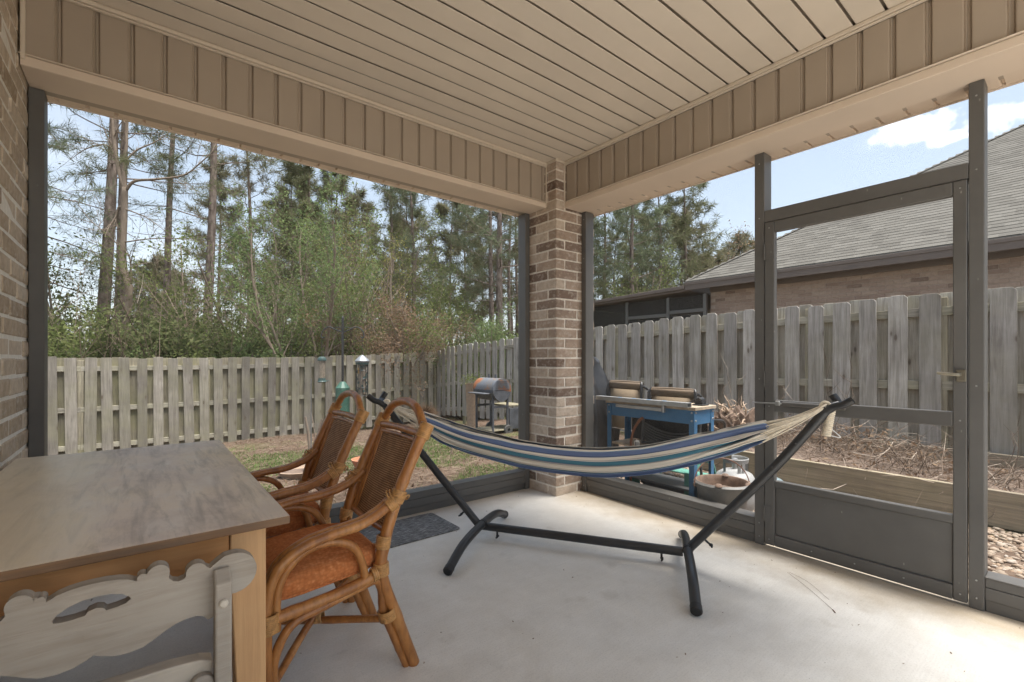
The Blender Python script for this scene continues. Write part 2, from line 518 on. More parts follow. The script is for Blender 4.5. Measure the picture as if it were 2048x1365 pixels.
# cushion
t = NT("rust orange basket weave cloth")
v = t.tc()
vv_ = t.voronoi(t.mapping((85, 130, 100)), 1.0, rand=0.6)
nn = t.noise(v, 60, 3)
n2 = t.noise(v, 5, 3)
c = t.ramp(nn, [(0.3, (0.47, 0.155, 0.052)), (0.55, (0.56, 0.205, 0.075)), (0.8, (0.64, 0.29, 0.125))])
c = t.mix(t.ramp(n2, [(0.45, 0.0), (0.75, 0.4)]), c, (0.50, 0.20, 0.075))
c = t.mix(t.ramp(vv_, [(0.3, 0.0), (0.75, 0.38)]), c, (0.22, 0.06, 0.02))
t.bump(vv_, -0.9, 0.006)
m_cush = t.done(c, 0.95, spec=0.1)

m_black = plain("black painted steel", (0.030, 0.030, 0.031), 0.38, vary=0.2, spec=0.55)
m_cap = plain("black plastic cap", (0.016, 0.016, 0.017), 0.5)
m_cord = plain("cream cotton cord", (0.76, 0.67, 0.53), 0.95, vary=0.14, scale=70, spec=0.1)

# hammock stripes along the cloth
t = NT("striped hammock cotton")
uvs = t.sep(t.tc("UV"))
NAVY, TEAL, CREAM, GREY, LBLUE, BLUE = (0.070, 0.098, 0.185), (0.055, 0.175, 0.235), (0.76, 0.695, 0.59), (0.36, 0.335, 0.31), (0.33, 0.45, 0.53), (0.125, 0.172, 0.305)
near_ = [(CREAM, .28), (LBLUE, .12), (BLUE, .95), (NAVY, .2), (CREAM, .5), (GREY, .10), (CREAM, .12), (TEAL, .75), (NAVY, .14), (GREY, .28), (CREAM, 1.15), (GREY, .10), (CREAM, .25), (TEAL, .3), (NAVY, .15), (LBLUE, .12), (BLUE, .75), (LBLUE, .15), (CREAM, .8)]
far_ = [(CREAM, .4), (TEAL, .5), (CREAM, .5), (NAVY, .4), (GREY, .3), (CREAM, .9), (TEAL, .6), (LBLUE, .2), (BLUE, 1.0), (CREAM, .6), (NAVY, .3), (CREAM, .4), (TEAL, .5), (CREAM, .4)]
seq = (near_ + far_)[:31]
tot = sum(x[1] for x in seq); acc = 0.0; stops = []
for cc_, w_ in seq:
    stops.append((acc / tot, cc_)); acc += w_
c = t.ramp(uvs[1], stops, 'CONSTANT')
# fine yarn
yn = t.noise(t.mapping((8, 500, 1), src=t.tc("UV")), 1.0, 2)
c = t.mix(t.ramp(yn, [(0.3, 0.22), (0.6, 0.0)]), c, (0.30, 0.29, 0.28))
t.bump(yn, 0.25, 0.003)
m_hammock = t.done(c, 0.95, spec=0.08)

# ground
t = NT("pine straw and thin grass ground")
oc = t.tc()
n1 = t.noise(oc, 0.55, 5, 0.6)
n2 = t.noise(oc, 9, 6, 0.7)
n3 = t.noise(t.mapping((30, 30, 30)), 1.4, 4, 0.7)
c = t.ramp(n2, [(0.3, (0.070, 0.046, 0.032)), (0.5, (0.118, 0.082, 0.060)), (0.72, (0.175, 0.132, 0.100))])
c = t.mix(t.math('MULTIPLY', t.ramp(n1, [(0.52, 0.0), (0.63, 1.0)]), t.ramp(n3, [(0.35, 0.2), (0.6, 0.8)])), c, (0.095, 0.14, 0.034))
t.bump(n3, 0.7, 0.02)
m_ground = t.done(c, 0.95, spec=0.1)
t = NT("river pebble")
ri = t.island()
c = t.ramp(ri, [(0.0, (0.15, 0.10, 0.07)), (0.25, (0.25, 0.20, 0.15)), (0.5, (0.32, 0.265, 0.21)), (0.75, (0.27, 0.185, 0.12)), (1.0, (0.40, 0.365, 0.325))])
c = t.mix(t.ramp(t.noise(t.tc(), 30, 4), [(0.4, 0.25), (0.65, 0.0)]), c, (0.22, 0.16, 0.11))
m_pebble = t.done(c, 0.7, spec=0.3)
t = NT("dry straw litter")
c = t.ramp(t.island(), [(0.0, (0.075, 0.048, 0.033)), (0.5, (0.145, 0.102, 0.072)), (1.0, (0.24, 0.19, 0.14))])
m_straw = t.done(c, 0.9, spec=0.15)
t = NT("grass blade")
c = t.ramp(t.island(), [(0.0, (0.050, 0.115, 0.016)), (0.5, (0.085, 0.175, 0.028)), (1.0, (0.13, 0.21, 0.05))])
m_grass = t.done(c, 0.7, spec=0.2)
t = NT("dry twig")
c = t.ramp(t.island(), [(0.0, (0.075, 0.052, 0.038)), (0.5, (0.150, 0.110, 0.082)), (0.85, (0.25, 0.195, 0.150)), (1.0, (0.42, 0.36, 0.30))])
m_twig = t.done(c, 0.9, spec=0.15)

def leaf_mat(name, stops, trans=0.5):
    t = NT(name)
    stops = [(p_, (min(1, q[0] * 1.30), min(1, q[1] * 1.22), q[2] * 1.30)) for p_, q in stops]
    c = t.ramp(t.island(), stops)
    n = t.noise(t.tc(), 1.1, 3)
    c = t.mix(t.ramp(n, [(0.35, 0.35), (0.6, 0.0)]), c, tuple(x * 0.6 for x in stops[0][1]))
    t.n.remove(t.b)
    d = t.n.new("ShaderNodeBsdfDiffuse"); tr = t.n.new("ShaderNodeBsdfTranslucent"); mx = t.n.new("ShaderNodeMixShader")
    mx.inputs[0].default_value = trans
    t.l.new(c, d.inputs["Color"]); t.l.new(c, tr.inputs["Color"])
    t.l.new(d.outputs[0], mx.inputs[1]); t.l.new(tr.outputs[0], mx.inputs[2])
    t.l.new(mx.outputs[0], t.n["Material Output"].inputs["Surface"])
    return t.m
m_needle = leaf_mat("pine needles", [(0.0, (0.085, 0.100, 0.050)), (0.5, (0.130, 0.150, 0.076)), (1.0, (0.19, 0.195, 0.108))])
m_needle_blue = leaf_mat("blue green pine needles", [(0.0, (0.080, 0.105, 0.060)), (0.5, (0.118, 0.155, 0.088)), (1.0, (0.17, 0.195, 0.115))])
m_needle_olive = leaf_mat("olive pine needles", [(0.0, (0.100, 0.104, 0.058)), (0.5, (0.150, 0.155, 0.088)), (1.0, (0.21, 0.205, 0.125))])
m_leaf_dark = leaf_mat("dark evergreen leaf", [(0.0, (0.062, 0.080, 0.034)), (0.5, (0.100, 0.130, 0.052)), (1.0, (0.165, 0.18, 0.085))])
m_leaf_mid = leaf_mat("mid green leaf", [(0.0, (0.080, 0.105, 0.036)), (0.5, (0.125, 0.165, 0.055)), (1.0, (0.19, 0.22, 0.085))])
m_leaf_light = leaf_mat("fresh spring leaf", [(0.0, (0.085, 0.130, 0.050)), (0.5, (0.130, 0.190, 0.075)), (1.0, (0.19, 0.25, 0.105))])
m_leaf_yel = leaf_mat("yellow green bud", [(0.0, (0.20, 0.20, 0.05)), (0.5, (0.30, 0.29, 0.07)), (1.0, (0.40, 0.38, 0.11))])
m_leaf_brown = leaf_mat("brown dry leaf", [(0.0, (0.13, 0.085, 0.050)), (0.5, (0.20, 0.145, 0.090)), (1.0, (0.28, 0.22, 0.14))])
t = NT("pine bark")
v1 = t.voronoi(t.mapping((14, 14, 4)), 1.0)
n1 = t.noise(t.tc(), 6, 5, 0.65)
c = t.ramp(n1, [(0.3, (0.16, 0.125, 0.105)), (0.7, (0.29, 0.235, 0.20))])
c = t.mix(t.ramp(v1, [(0.35, 0.0), (0.75, 0.75)]), c, (0.075, 0.055, 0.045))
t.bump(v1, -0.8, 0.03)
m_bark = t.done(c, 0.95, spec=0.1)
t = NT("smooth brown bark")
n1 = t.noise(t.mapping((6, 6, 2)), 2.0, 5, 0.6)
c = t.ramp(n1, [(0.3, (0.17, 0.13, 0.10)), (0.7, (0.29, 0.235, 0.185))])
t.bump(n1, 0.4, 0.01)
m_bark2 = t.done(c, 0.9, spec=0.15)

# misc
m_terra = plain("terracotta", (0.44, 0.185, 0.10), 0.85, vary=0.18, scale=14, bump=0.15)
m_stone = plain("tan clay saucer", (0.34, 0.25, 0.18), 0.9, vary=0.2, scale=20)
m_soil = plain("dry soil", (0.14, 0.10, 0.075), 0.95, vary=0.35, scale=35, bump=0.8)
m_blue = plain("bright blue painted steel", (0.052, 0.155, 0.29), 0.5, vary=0.12, spec=0.5)
m_alu = plain("dull aluminium", (0.42, 0.42, 0.41), 0.45, metal=0.7, vary=0.15)
m_bolt = plain("zinc bolt", (0.40, 0.40, 0.40), 0.4, metal=0.8)
m_ply = plain("worn bench board", (0.42, 0.34, 0.25), 0.8, vary=0.25, scale=16)
m_sling = plain("tan sling mesh", (0.25, 0.19, 0.125), 0.8, vary=0.15, scale=90, bump=0.3)
m_sling_dk = plain("brown sling hem", (0.145, 0.105, 0.07), 0.8, vary=0.15, scale=60)
m_tarp = plain("black plastic cover", (0.018, 0.018, 0.019), 0.36, vary=0.3, spec=0.5, scale=12, bump=0.5)
m_green = plain("teal green plastic", (0.10, 0.27, 0.215), 0.5, vary=0.1)
m_baffle = plain("green baffle metal", (0.050, 0.125, 0.092), 0.5, vary=0.18, spec=0.5)
m_tote = plain("grey plastic tote", (0.105, 0.105, 0.108), 0.5, vary=0.15)
m_slat = plain("dark grey chair slat", (0.10, 0.10, 0.098), 0.55, vary=0.2)
m_iron = plain("weathered grey iron", (0.20, 0.195, 0.185), 0.6, metal=0.3, vary=0.35, scale=7, bump=0.3)
m_rusty = plain("rusty rim", (0.20, 0.135, 0.10), 0.9, vary=0.35, scale=22, bump=0.5)
m_tank = plain("pale grey tank paint", (0.29, 0.29, 0.285), 0.5, vary=0.1, scale=6)
m_root = plain("bleached root wood", (0.46, 0.345, 0.25), 0.9, vary=0.4, scale=16, bump=0.4)
m_rootball = plain("root ball soil", (0.16, 0.11, 0.08), 0.98, vary=0.5, scale=18, bump=1.0)
m_label = plain("white tag", (0.74, 0.74, 0.72), 0.6, vary=0.03)
m_handle = plain("red brown wooden handle", (0.17, 0.065, 0.030), 0.5, vary=0.25, scale=8)
m_seed = plain("seed mix", (0.28, 0.21, 0.145), 0.9, vary=0.6, scale=150)
m_feed_glass = plain("clear dusty feeder tube", (0.21, 0.175, 0.135), 0.35, vary=0.4, scale=25, spec=0.6)
m_hat = plain("blue grey metal", (0.24, 0.31, 0.33), 0.4, metal=0.4, vary=0.2)
m_feedgreen = plain("dark green metal", (0.045, 0.080, 0.074), 0.45, vary=0.2)
m_silver = plain("silver cap", (0.30, 0.32, 0.34), 0.45, metal=0.6, vary=0.1)
m_suet = plain("orange suet", (0.50, 0.30, 0.10), 0.8, vary=0.3, scale=40)
m_wheel = plain("grey wheel rubber", (0.08, 0.078, 0.075), 0.8)
t = NT("rusting grey smoker steel")
n1 = t.noise(t.mapping((2.4, 2.4, 2.4)), 1.7, 5, 0.6)
c = t.ramp(n1, [(0.44, (0.115, 0.125, 0.145)), (0.53, (0.14, 0.13, 0.125)), (0.58, (0.25, 0.105, 0.05)), (0.75, (0.20, 0.075, 0.035))])
t.bump(t.noise(t.tc(), 30, 3), 0.2, 0.004)
m_grill = t.done(c, 0.6, spec=0.3)
m_grill_dk = plain("dark smoker frame", (0.075, 0.08, 0.09), 0.6, vary=0.3)
t = NT("grey printed door mat")
oc = t.tc()
n1 = t.noise(t.mapping((20, 90, 1), (0, 0, 0.3)), 1.0, 6, 0.8)
n2 = t.noise(t.mapping((9, 5, 1)), 1.6, 6, 0.75)
c = t.mix(t.ramp(n1, [(0.45, 0.0), (0.62, 0.75)]), (0.105, 0.103, 0.100), (0.46, 0.455, 0.445))
c = t.mix(t.ramp(n2, [(0.35, 0.6), (0.55, 0.0)]), c, (0.125, 0.122, 0.118))
m_mat = t.done(c, 0.9, spec=0.15)
# shingles
t = NT("grey asphalt shingle")
n1 = t.noise(t.mapping((1, 1, 1), offset_random=True), 160, 3, 0.7)
n2 = t.noise(t.tc(), 0.7, 4)
isl = t.island()
mixr = t.math('FRACT', t.math('ADD', t.rnd(), isl))
base = t.ramp(mixr, [(0.0, (0.098, 0.091, 0.080)), (0.5, (0.125, 0.117, 0.103)), (1.0, (0.150, 0.141, 0.125))])
c = t.mix(t.ramp(n1, [(0.3, 0.45), (0.65, 0.0)]), base, (0.13, 0.13, 0.12))
t.bump(n1, 0.4, 0.004)
m_shingle = t.done(c, 0.95, spec=0.1)
m_roofdeck = plain("roof underlay", (0.075, 0.075, 0.07), 0.95)
m_brown_fascia = plain("brown fascia board", (0.150, 0.118, 0.100), 0.7, vary=0.12, scale=3)
m_soffit_far = plain("brown soffit", (0.13, 0.105, 0.088), 0.8)
m_dark_screen = None
t = NT("dark insect screen")
t.n.remove(t.b)
d = t.n.new("ShaderNodeBsdfDiffuse"); d.inputs["Color"].default_value = (0.055, 0.052, 0.048, 1)
tr = t.n.new("ShaderNodeBsdfTransparent"); mx = t.n.new("ShaderNodeMixShader"); mx.inputs[0].default_value = 0.62
t.l.new(tr.outputs[0], mx.inputs[1]); t.l.new(d.outputs[0], mx.inputs[2])
t.l.new(mx.outputs[0], t.n["Material Output"].inputs["Surface"])
m_dark_screen = t.m

# =================================================================== SETTING
def gz(x, y):
    """height of the yard"""
    z = -0.085 - 0.068 * min(8.6, max(0.0, y - 0.5))
    z += 0.09 * smoothstep(1.8, 3.6, x) * (1 - smoothstep(3.0, 8.0, y))
    z += 0.03 * math.sin(x * 1.7 + 0.6 * y) * smoothstep(0.8, 2.5, y) * math.cos(y * 1.1)
    if y > 9: z -= 0.012 * min(40, y - 9)
    return z

# yard: one sheet, fine near the porch, coarse to the horizon
def axis(lo, hi, fine_lo, fine_hi, step):
    a = list(np.arange(fine_lo, fine_hi + 1e-6, step))
    s, x = step, fine_hi
    while x < hi:
        s *= 1.45; x += s; a.append(min(x, hi))
    s, x = step, fine_lo
    while x > lo:
        s *= 1.45; x -= s; a.insert(0, max(x, lo))
    return a
gxs = axis(-320, 320, -6.5, 9.0, 0.16)
gys = axis(-60, 420, -5.0, 10.0, 0.16)
rg = np.random.default_rng(5)
GV = []
for yy in gys:
    for xx in gxs:
        fine = -7 < xx < 10 and -5.5 < yy < 11
        GV.append((xx, yy, gz(xx, yy) + (rg.normal(0, 0.008) if fine else 0)))
nx = len(gxs)
GF = [(j * nx + i, j * nx + i + 1, (j + 1) * nx + i + 1, (j + 1) * nx + i) for j in range(len(gys) - 1) for i in range(nx - 1)]
ground = link("ground", np_mesh("ground", GV, GF, m_ground, True))
tag(ground, kind="structure")

# concrete slab
mb = MB(); mb.box(-7.0, 0.47, -9.0, 0.46, -0.30, 0.0)
floor = mb.build("floor", m_conc, bevel=0.012, seg=2)
tag(floor, kind="structure")

XW = -3.04      # inner face of the brick house wall
BL, BH, BD = 0.2420, 0.0680, 0.0950
CO = 0.0809     # course height
J = 0.0125

# ceiling: vinyl panels along X with recessed grooves, on a closed backing
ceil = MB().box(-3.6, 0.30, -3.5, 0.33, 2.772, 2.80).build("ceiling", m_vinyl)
tag(ceil, kind="structure")
def panel_mesh(name, L, W, mat, t=0.012, rib=0.010):
    """a moulded vinyl strip: flat face with a rolled V on one edge; length along local x, face down (-z)"""
    pts = [(0.006, 0.0035), (0.0065, 0.0008), (0.009, 0.0), (W - 0.009, 0.0), (W - 0.0065, 0.0008), (W - 0.006, 0.0035)]
    m = MB(); m.prism(pts, 'x', 0, L)
    return m.mesh(name, mat)
rc_ = random.Random(5)
pm_ = panel_mesh("panel", 3.62, 0.1245, m_ceil)
y = 0.125
k = 0
while y > -3.38:
    y -= 0.1247
    o = link("panel", pm_, ceil, loc=(-3.52, y, 2.744 + rc_.uniform(-0.0008, 0.0008)), rot=(R(rc_.uniform(-0.25, 0.25)), R(rc_.uniform(-0.015, 0.015)), 0))
    k += 1
# J-trim round the ceiling
m = MB()
m.box(-3.035, 0.0, 0.098, 0.128, 2.722, 2.742); m.box(-3.035, 0.0, 0.108, 0.128, 2.714, 2.722)
m.build("trim", m_trim_lt, ceil, bevel=0.003)
m = MB()
m.box(0.078, 0.108, -3.4, 0.0, 2.722, 2.742); m.box(0.088, 0.108, -3.4, 0.0, 2.714, 2.722)
m.build("trim", m_trim_lt, ceil, bevel=0.003)

# beam over the back opening (runs along X) and beam over the door side (runs along Y)
def vert_panel_mesh(name, W, H):
    pts = [(0.0, 0.015), (0.006, 0.001), (0.011, 0.0), (W - 0.022, 0.0), (W - 0.018, 0.0035), (W - 0.012, 0.0005), (W - 0.007, 0.015), (W, 0.015), (W, 0.018), (0.0, 0.018)]
    m = MB(); m.prism(pts, 'z', 0, H)
    return m.mesh(name, m_vinyl)
vp = vert_panel_mesh("panel", 0.1245, 0.305)
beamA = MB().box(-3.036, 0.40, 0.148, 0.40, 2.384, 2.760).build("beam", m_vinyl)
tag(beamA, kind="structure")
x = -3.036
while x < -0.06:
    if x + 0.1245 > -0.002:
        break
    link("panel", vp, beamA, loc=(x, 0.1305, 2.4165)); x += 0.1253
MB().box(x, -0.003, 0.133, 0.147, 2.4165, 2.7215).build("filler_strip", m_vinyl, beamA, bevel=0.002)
# fascia profile: face strip, bottom soffit
m = MB(); m.prism([(0.126, 2.380), (0.335, 2.380), (0.335, 2.376), (0.123, 2.376), (0.120, 2.379), (0.120, 2.4150), (0.126, 2.4185)][::-1], 'x', -3.034, -0.74)
m.build("fascia", m_fascia, beamA)
m = MB(); m.prism([(0.126, 2.381), (0.335, 2.381), (0.335, 2.377), (0.1235, 2.377), (0.1205, 2.380), (0.1205, 2.4155), (0.126, 2.4190)][::-1], 'x', -0.738, -0.002)
m.build("fascia", m_fascia, beamA)
MB().box(-3.04, -0.01, 0.111, 0.1295, 2.4195, 2.424).build("trim", m_trim_lt, beamA, bevel=0.002)
MB().box(-3.034, -3.018, 0.112, 0.1295, 2.40, 2.72).build("trim", m_trim_lt, beamA, bevel=0.003)
# vented soffit outside the screen
sv = MB()
sv.prism([(0.0, 0.004), (0.004, 0.0), (0.098, 0.0), (0.101, 0.012), (0.110, 0.012), (0.110, 0.016), (0.0, 0.016)], 'y', 0.0, 0.119)
svm = sv.mesh("soffit_panel", m_fascia)
x = -4.4
while x < 0.34:
    link("soffit_panel", svm, beamA, loc=(x, 0.343, 2.388)); x += 0.1115
MB().box(-4.4, 0.49, 0.462, 0.476, 2.380, 2.62).build("outer_fascia", m_fascia, beamA, bevel=0.003)

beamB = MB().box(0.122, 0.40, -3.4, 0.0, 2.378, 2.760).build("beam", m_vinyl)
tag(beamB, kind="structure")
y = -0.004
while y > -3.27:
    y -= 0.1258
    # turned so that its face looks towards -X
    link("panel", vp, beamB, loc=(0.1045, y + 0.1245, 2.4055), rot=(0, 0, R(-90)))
m = MB(); m.prism([(0.100, 2.370), (0.332, 2.370), (0.332, 2.366), (0.097, 2.366), (0.094, 2.369), (0.094, 2.404), (0.100, 2.4075)][::-1], 'y', -3.4, -0.002)
m.build("fascia", m_fascia, beamB)
MB().box(0.082, 0.1035, -3.4, -0.012, 2.4085, 2.413).build("trim", m_trim_lt, beamB, bevel=0.002)
svB = MB()
svB.prism([(0.0, 0.004), (0.004, 0.0), (0.098, 0.0), (0.101, 0.012), (0.110, 0.012), (0.110, 0.016), (0.0, 0.016)], 'x', 0.0, 0.131)
svBm = svB.mesh("soffit_panel", m_fascia)
y = 0.33
while y > -3.35:
    link("soffit_panel", svBm, beamB, loc=(0.342, y - 0.11, 2.377)); y -= 0.1115
MB().box(0.474, 0.488, -3.4, 0.478, 2.370, 2.62).build("outer_fascia", m_fascia, beamB, bevel=0.003)
roof = MB().box(-3.6, 0.50, -3.5, 0.49, 2.805, 2.86).build("roof", m_shingle)
tag(roof, kind="structure")

# ------------------------------------------------------------------ brick pier
def brick_mesh(name, lx, ly, lz, mat, seed=0, bev=0.004):
    m = MB().box(0, lx, 0, ly, 0, lz)
    me = m.mesh(name, mat, bevel=bev)
    r = random.Random(seed)
    for v in me.vertices:
        v.co.x += r.uniform(-1, 1) * 0.0022; v.co.y += r.uniform(-1, 1) * 0.0022; v.co.z += r.uniform(-1, 1) * 0.0026
    return me
rb = random.Random(11)
pier = thing("brick_pier", "whitewashed brown brick corner pier between the two screened openings", "pier", (0, 0, 0))
MB().box(0.0045, 0.395, 0.0045, 0.395, 0, 2.742).build("mortar", m_mortar, pier)
B_x = [brick_mesh("brick", BL, BD, BH, m_brick, s) for s in range(4)]
B_y = [brick_mesh("brick", BD, BL, BH, m_brick, s + 9) for s in range(4)]
B_hx = [brick_mesh("brick", 0.135, BD, BH, m_brick, s + 20) for s in range(2)]
B_hy = [brick_mesh("brick", BD, 0.135, BH, m_brick, s + 30) for s in range(2)]
for i in range(34):
    z = 0.002 + i * CO
    if z + BH > 2.745: break
    j = lambda: rb.uniform(-0.0025, 0.0025)
    if i % 2 == 0:
        link("brick", rb.choice(B_x), pier, loc=(j(), j(), z))
        link("brick", rb.choice(B_y), pier, loc=(j(), BD + J, z))
        link("brick", rb.choice(B_hx), pier, loc=(BL + J, j(), z))
        link("brick", rb.choice(B_hx), pier, loc=(-0.0, BD + J + BL + J + j(), z))
    else:
        link("brick", rb.choice(B_y), pier, loc=(j(), j(), z))
        link("brick", rb.choice(B_x), pier, loc=(BD + J, j(), z))
        link("brick", rb.choice(B_hy), pier, loc=(j(), BL + J, z))
        link("brick", rb.choice(B_hy), pier, loc=(BD + J + BL + J + j(), 0.0, z))
m = MB(); m.prism([(-0.004, -0.004), (0.10, -0.004), (0.10, -0.016), (-0.016, -0.016), (-0.016, 0.125), (-0.004, 0.125)][::-1], 'z', 2.724, 2.743)
m.build("cap_trim", m_trim_lt, pier, bevel=0.002)
m = MB(); m.box(-0.004, 0.004, 0.112, 0.128, 2.38, 2.722); m.box(0.088, 0.103, -0.004, 0.004, 2.37, 2.722)
m.build("edge_trim", m_trim_lt, pier, bevel=0.002)

# ------------------------------------------------------------------ brick house wall on the left
wall = thing("brick_wall", "pale brown brick house wall beside the dining table", "wall", (XW, 0, 0))
MB().box(-0.20, -0.0045, -3.4, 0.48, -0.25, 2.76).build("mortar", plain("light wall mortar", (0.79, 0.755, 0.68), 0.95, vary=0.1, scale=40, bump=0.4), wall)
WBy = [brick_mesh("brick", BD, BL, BH, m_brick_wall, s + 50, 0.005) for s in range(5)]
stuffb = MB()
WBh = brick_mesh("brick", BD, 0.117, BH, m_brick_wall, 78)
for i in range(34):
    z = 0.002 + i * CO
    y = 0.476 - (0.127 if i % 2 else 0.0)
    if i % 2: link("brick", WBh, wall, loc=(-BD, 0.359, z))
    while y - BL > -3.4:
        y0 = y - BL
        if y > -0.62:
            link("brick", rb.choice(WBy), wall, loc=(-BD + rb.uniform(-0.003, 0.002), y0, z))
        else:
            dx = rb.uniform(-0.003, 0.002)
            stuffb.box(-BD + dx, dx, y0, y, z, z + BH)
        y = y0 - 0.0125
o = stuffb.build("brickwork", m_brick_wall, wall)
tag(o, kind="stuff")

# ------------------------------------------------------------------ screen frames
YA0, YA1 = 0.325, 0.425
XB0, XB1 = 0.295, 0.395
frA = thing("screen_frame", "dark bronze screen frame in the wide back opening above a low kick plate", "screen frame", (0, 0, 0))
MB().box(-3.038, -2.985, YA0, YA1, 0.0, 2.375).build("post", m_bronze, frA, bevel=0.003)
MB().box(-0.052, -0.003, YA0, YA1, 0.0, 2.375).build("post", m_bronze, frA, bevel=0.003)
m = MB(); m.box(-2.984, -0.053, YA0 + 0.012, YA1 - 0.012, 0.0, 0.052); m.box(-2.984, -0.053, YA0 + 0.004, YA1 - 0.004, 0.0535, 0.108); m.box(-2.984, -0.053, YA0 + 0.006, YA1 - 0.006, 0.1095, 0.152)
m.build("kick_plate", m_bronze, frA, bevel=0.002)
MB().box(-2.984, -0.053, YA0, YA1, 0.1525, 0.160).build("sill", m_bronze, frA, bevel=0.002)

frB = thing("screen_frame", "dark bronze screen frame with door opening beside the brick pier", "screen frame", (0, 0, 0))
MB().box(XB0, XB1, -0.052, -0.003, 0.0, 2.365).build("post", m_bronze, frB, bevel=0.003)
MB().box(XB0, XB1, -1.487, -1.430, 0.0, 2.365).build("post", m_bronze, frB, bevel=0.003)
MB().box(XB0, XB1, -2.418, -2.367, 0.0, 2.365).build("post", m_bronze, frB, bevel=0.003)
MB().box(XB0, XB1, -3.40, -3.35, 0.0, 2.365).build("post", m_bronze, frB, bevel=0.003)
MB().box(XB0, XB1, -2.366, -1.488, 1.938, 2.010).build("transom", m_bronze, frB, bevel=0.003)
for (a, b) in ((-1.429, -0.053), (-3.349, -2.419)):
    m = MB(); m.box(XB0 + 0.012, XB1 - 0.012, a, b, 0.0, 0.052); m.box(XB0 + 0.004, XB1 - 0.004, a, b, 0.0535, 0.108); m.box(XB0 + 0.006, XB1 - 0.006, a, b, 0.1095, 0.148)
    m.build("kick_plate", m_bronze, frB, bevel=0.002)
    MB().box(XB0, XB1, a, b, 0.1485, 0.156).build("sill", m_bronze, frB, bevel=0.002)

door = thing("screen_door", "dark bronze screen door with solid bottom panel and brass lever", "screen door", (XB0, -1.49, 0))
X0, X1 = -0.006, 0.032
def dbox(name, y0, y1, z0, z1, x0=X0, x1=X1, mat=m_bronze, bev=0.003):
    return MB().box(x0, x1, y0 + 1.49, y1 + 1.49, z0, z1).build(name, mat, door, bevel=bev)
dbox("stile", -1.546, -1.492, 0.016, 1.934)
dbox("stile", -2.363, -2.316, 0.016, 1.934)
dbox("rail", -2.315, -1.547, 1.872, 1.934)
dbox("rail", -2.315, -1.547, 0.810, 0.878)
dbox("rail", -2.315, -1.547, 0.364, 0.402)
dbox("rail", -2.315, -1.547, 0.016, 0.082)
dbox("kick_panel", -2.315, -1.547, 0.083, 0.363, X0 + 0.013, X0 + 0.022)
for zz in (0.20, 1.00, 1.76):
    hg = MB().box(-0.0085, -0.0062, -0.034, 0.0, zz - 0.045, zz + 0.045)
    hg.tube([(-0.010, -0.0008, zz - 0.047), (-0.010, -0.0008, zz + 0.047)], 0.0045, 10)
    hgo = hg.build("hinge", m_bronze, door, bevel=0.0006)
def screws(parent, pts, r=0.0042):
    k = MB()
    for (x, y_, z) in pts:
        k.lathe([(0.0, 0.0022), (r * 0.7, 0.0018), (r, 0.0)], 8, mtx=Matrix.Translation((x, y_, z)) @ Matrix.Rotation(R(-90), 4, 'Y'))
    return k.build("screw_heads", m_bolt, parent)
screws(door, [(-0.0062, -0.027, z) for z in (0.05, 0.84, 1.90)] + [(-0.0062, -0.85, z) for z in (0.05, 0.84, 1.90)] + [(-0.0062, y_, 0.050) for y_ in (-0.25, -0.45, -0.65)])
screws(frB, [(XB0 - 0.0002, y_, z) for y_ in (-1.458, -2.392, -0.028) for z in (0.05, 0.13, 1.0, 1.97, 2.30)])
# lever latch
m = MB(); m.box(-0.020, -0.0065, -2.362 + 1.49, -2.328 + 1.49, 1.018, 1.072)
h = m.build("latch", plain("worn brass", (0.20, 0.175, 0.13), 0.5, metal=0.4, vary=0.2), door, bevel=0.004)
m = MB(); m.tube([(-0.010, -2.343 + 1.49, 1.050), (-0.042, -2.338 + 1.49, 1.050), (-0.048, -2.322 + 1.49, 1.051), (-0.046, -2.268 + 1.49, 1.056)], [0.008, 0.008, 0.008, 0.0065], 10)
m.build("handle", plain("dull brass", (0.26, 0.235, 0.18), 0.45, metal=0.5, vary=0.2), h, smooth='auto')
# pneumatic closer
m = MB(); m.tube([(-0.026, -1.60 + 1.49, 0.862), (-0.026, -1.905 + 1.49, 0.862)], 0.0125, 12)
cl = m.build("closer", m_bronze, door, smooth='auto')
m = MB(); m.tube([(-0.022, -1.43 + 1.49, 0.858), (-0.026, -1.60 + 1.49, 0.862)], 0.0045, 8)
m.build("rod", m_alu, cl, smooth='auto')
m = MB(); m.box(-0.034, -0.018, -1.585 + 1.49, -1.56 + 1.49, 0.849, 0.875)
m.build("clip", m_alu, cl, bevel=0.003)

# ------------------------------------------------------------------ insect screens: real thin wires
m_wire = plain("grey screen wire", (0.22, 0.215, 0.21), 0.6, vary=0.05)
def wires(parent, plane, c, a0, a1, z0, z1, pitch=0.0032, w=0.00009):
    V, F = [], []
    def quad(p):
        b = len(V); V.extend(p); F.append((b, b + 1, b + 2, b + 3))
    def P(a, z, d=0.0): return (a, c + d, z) if plane == 'y' else (c + d, a, z)
    n = int((a1 - a0) / pitch)
    for i in range(1, n):
        a = a0 + i * pitch; quad([P(a - w, z0), P(a + w, z0), P(a + w, z1), P(a - w, z1)])
        quad([P(a, z0, -w), P(a, z0, w), P(a, z1, w), P(a, z1, -w)])
    n = int((z1 - z0) / pitch)
    for i in range(1, n):
        z = z0 + i * pitch; quad([P(a0, z - w, w), P(a1, z - w, w), P(a1, z + w, w), P(a0, z + w, w)])
    o = link("screen_mesh", np_mesh("screen_mesh", V, F, m_wire), parent)
    tag(o, kind="stuff")
WIRES = True
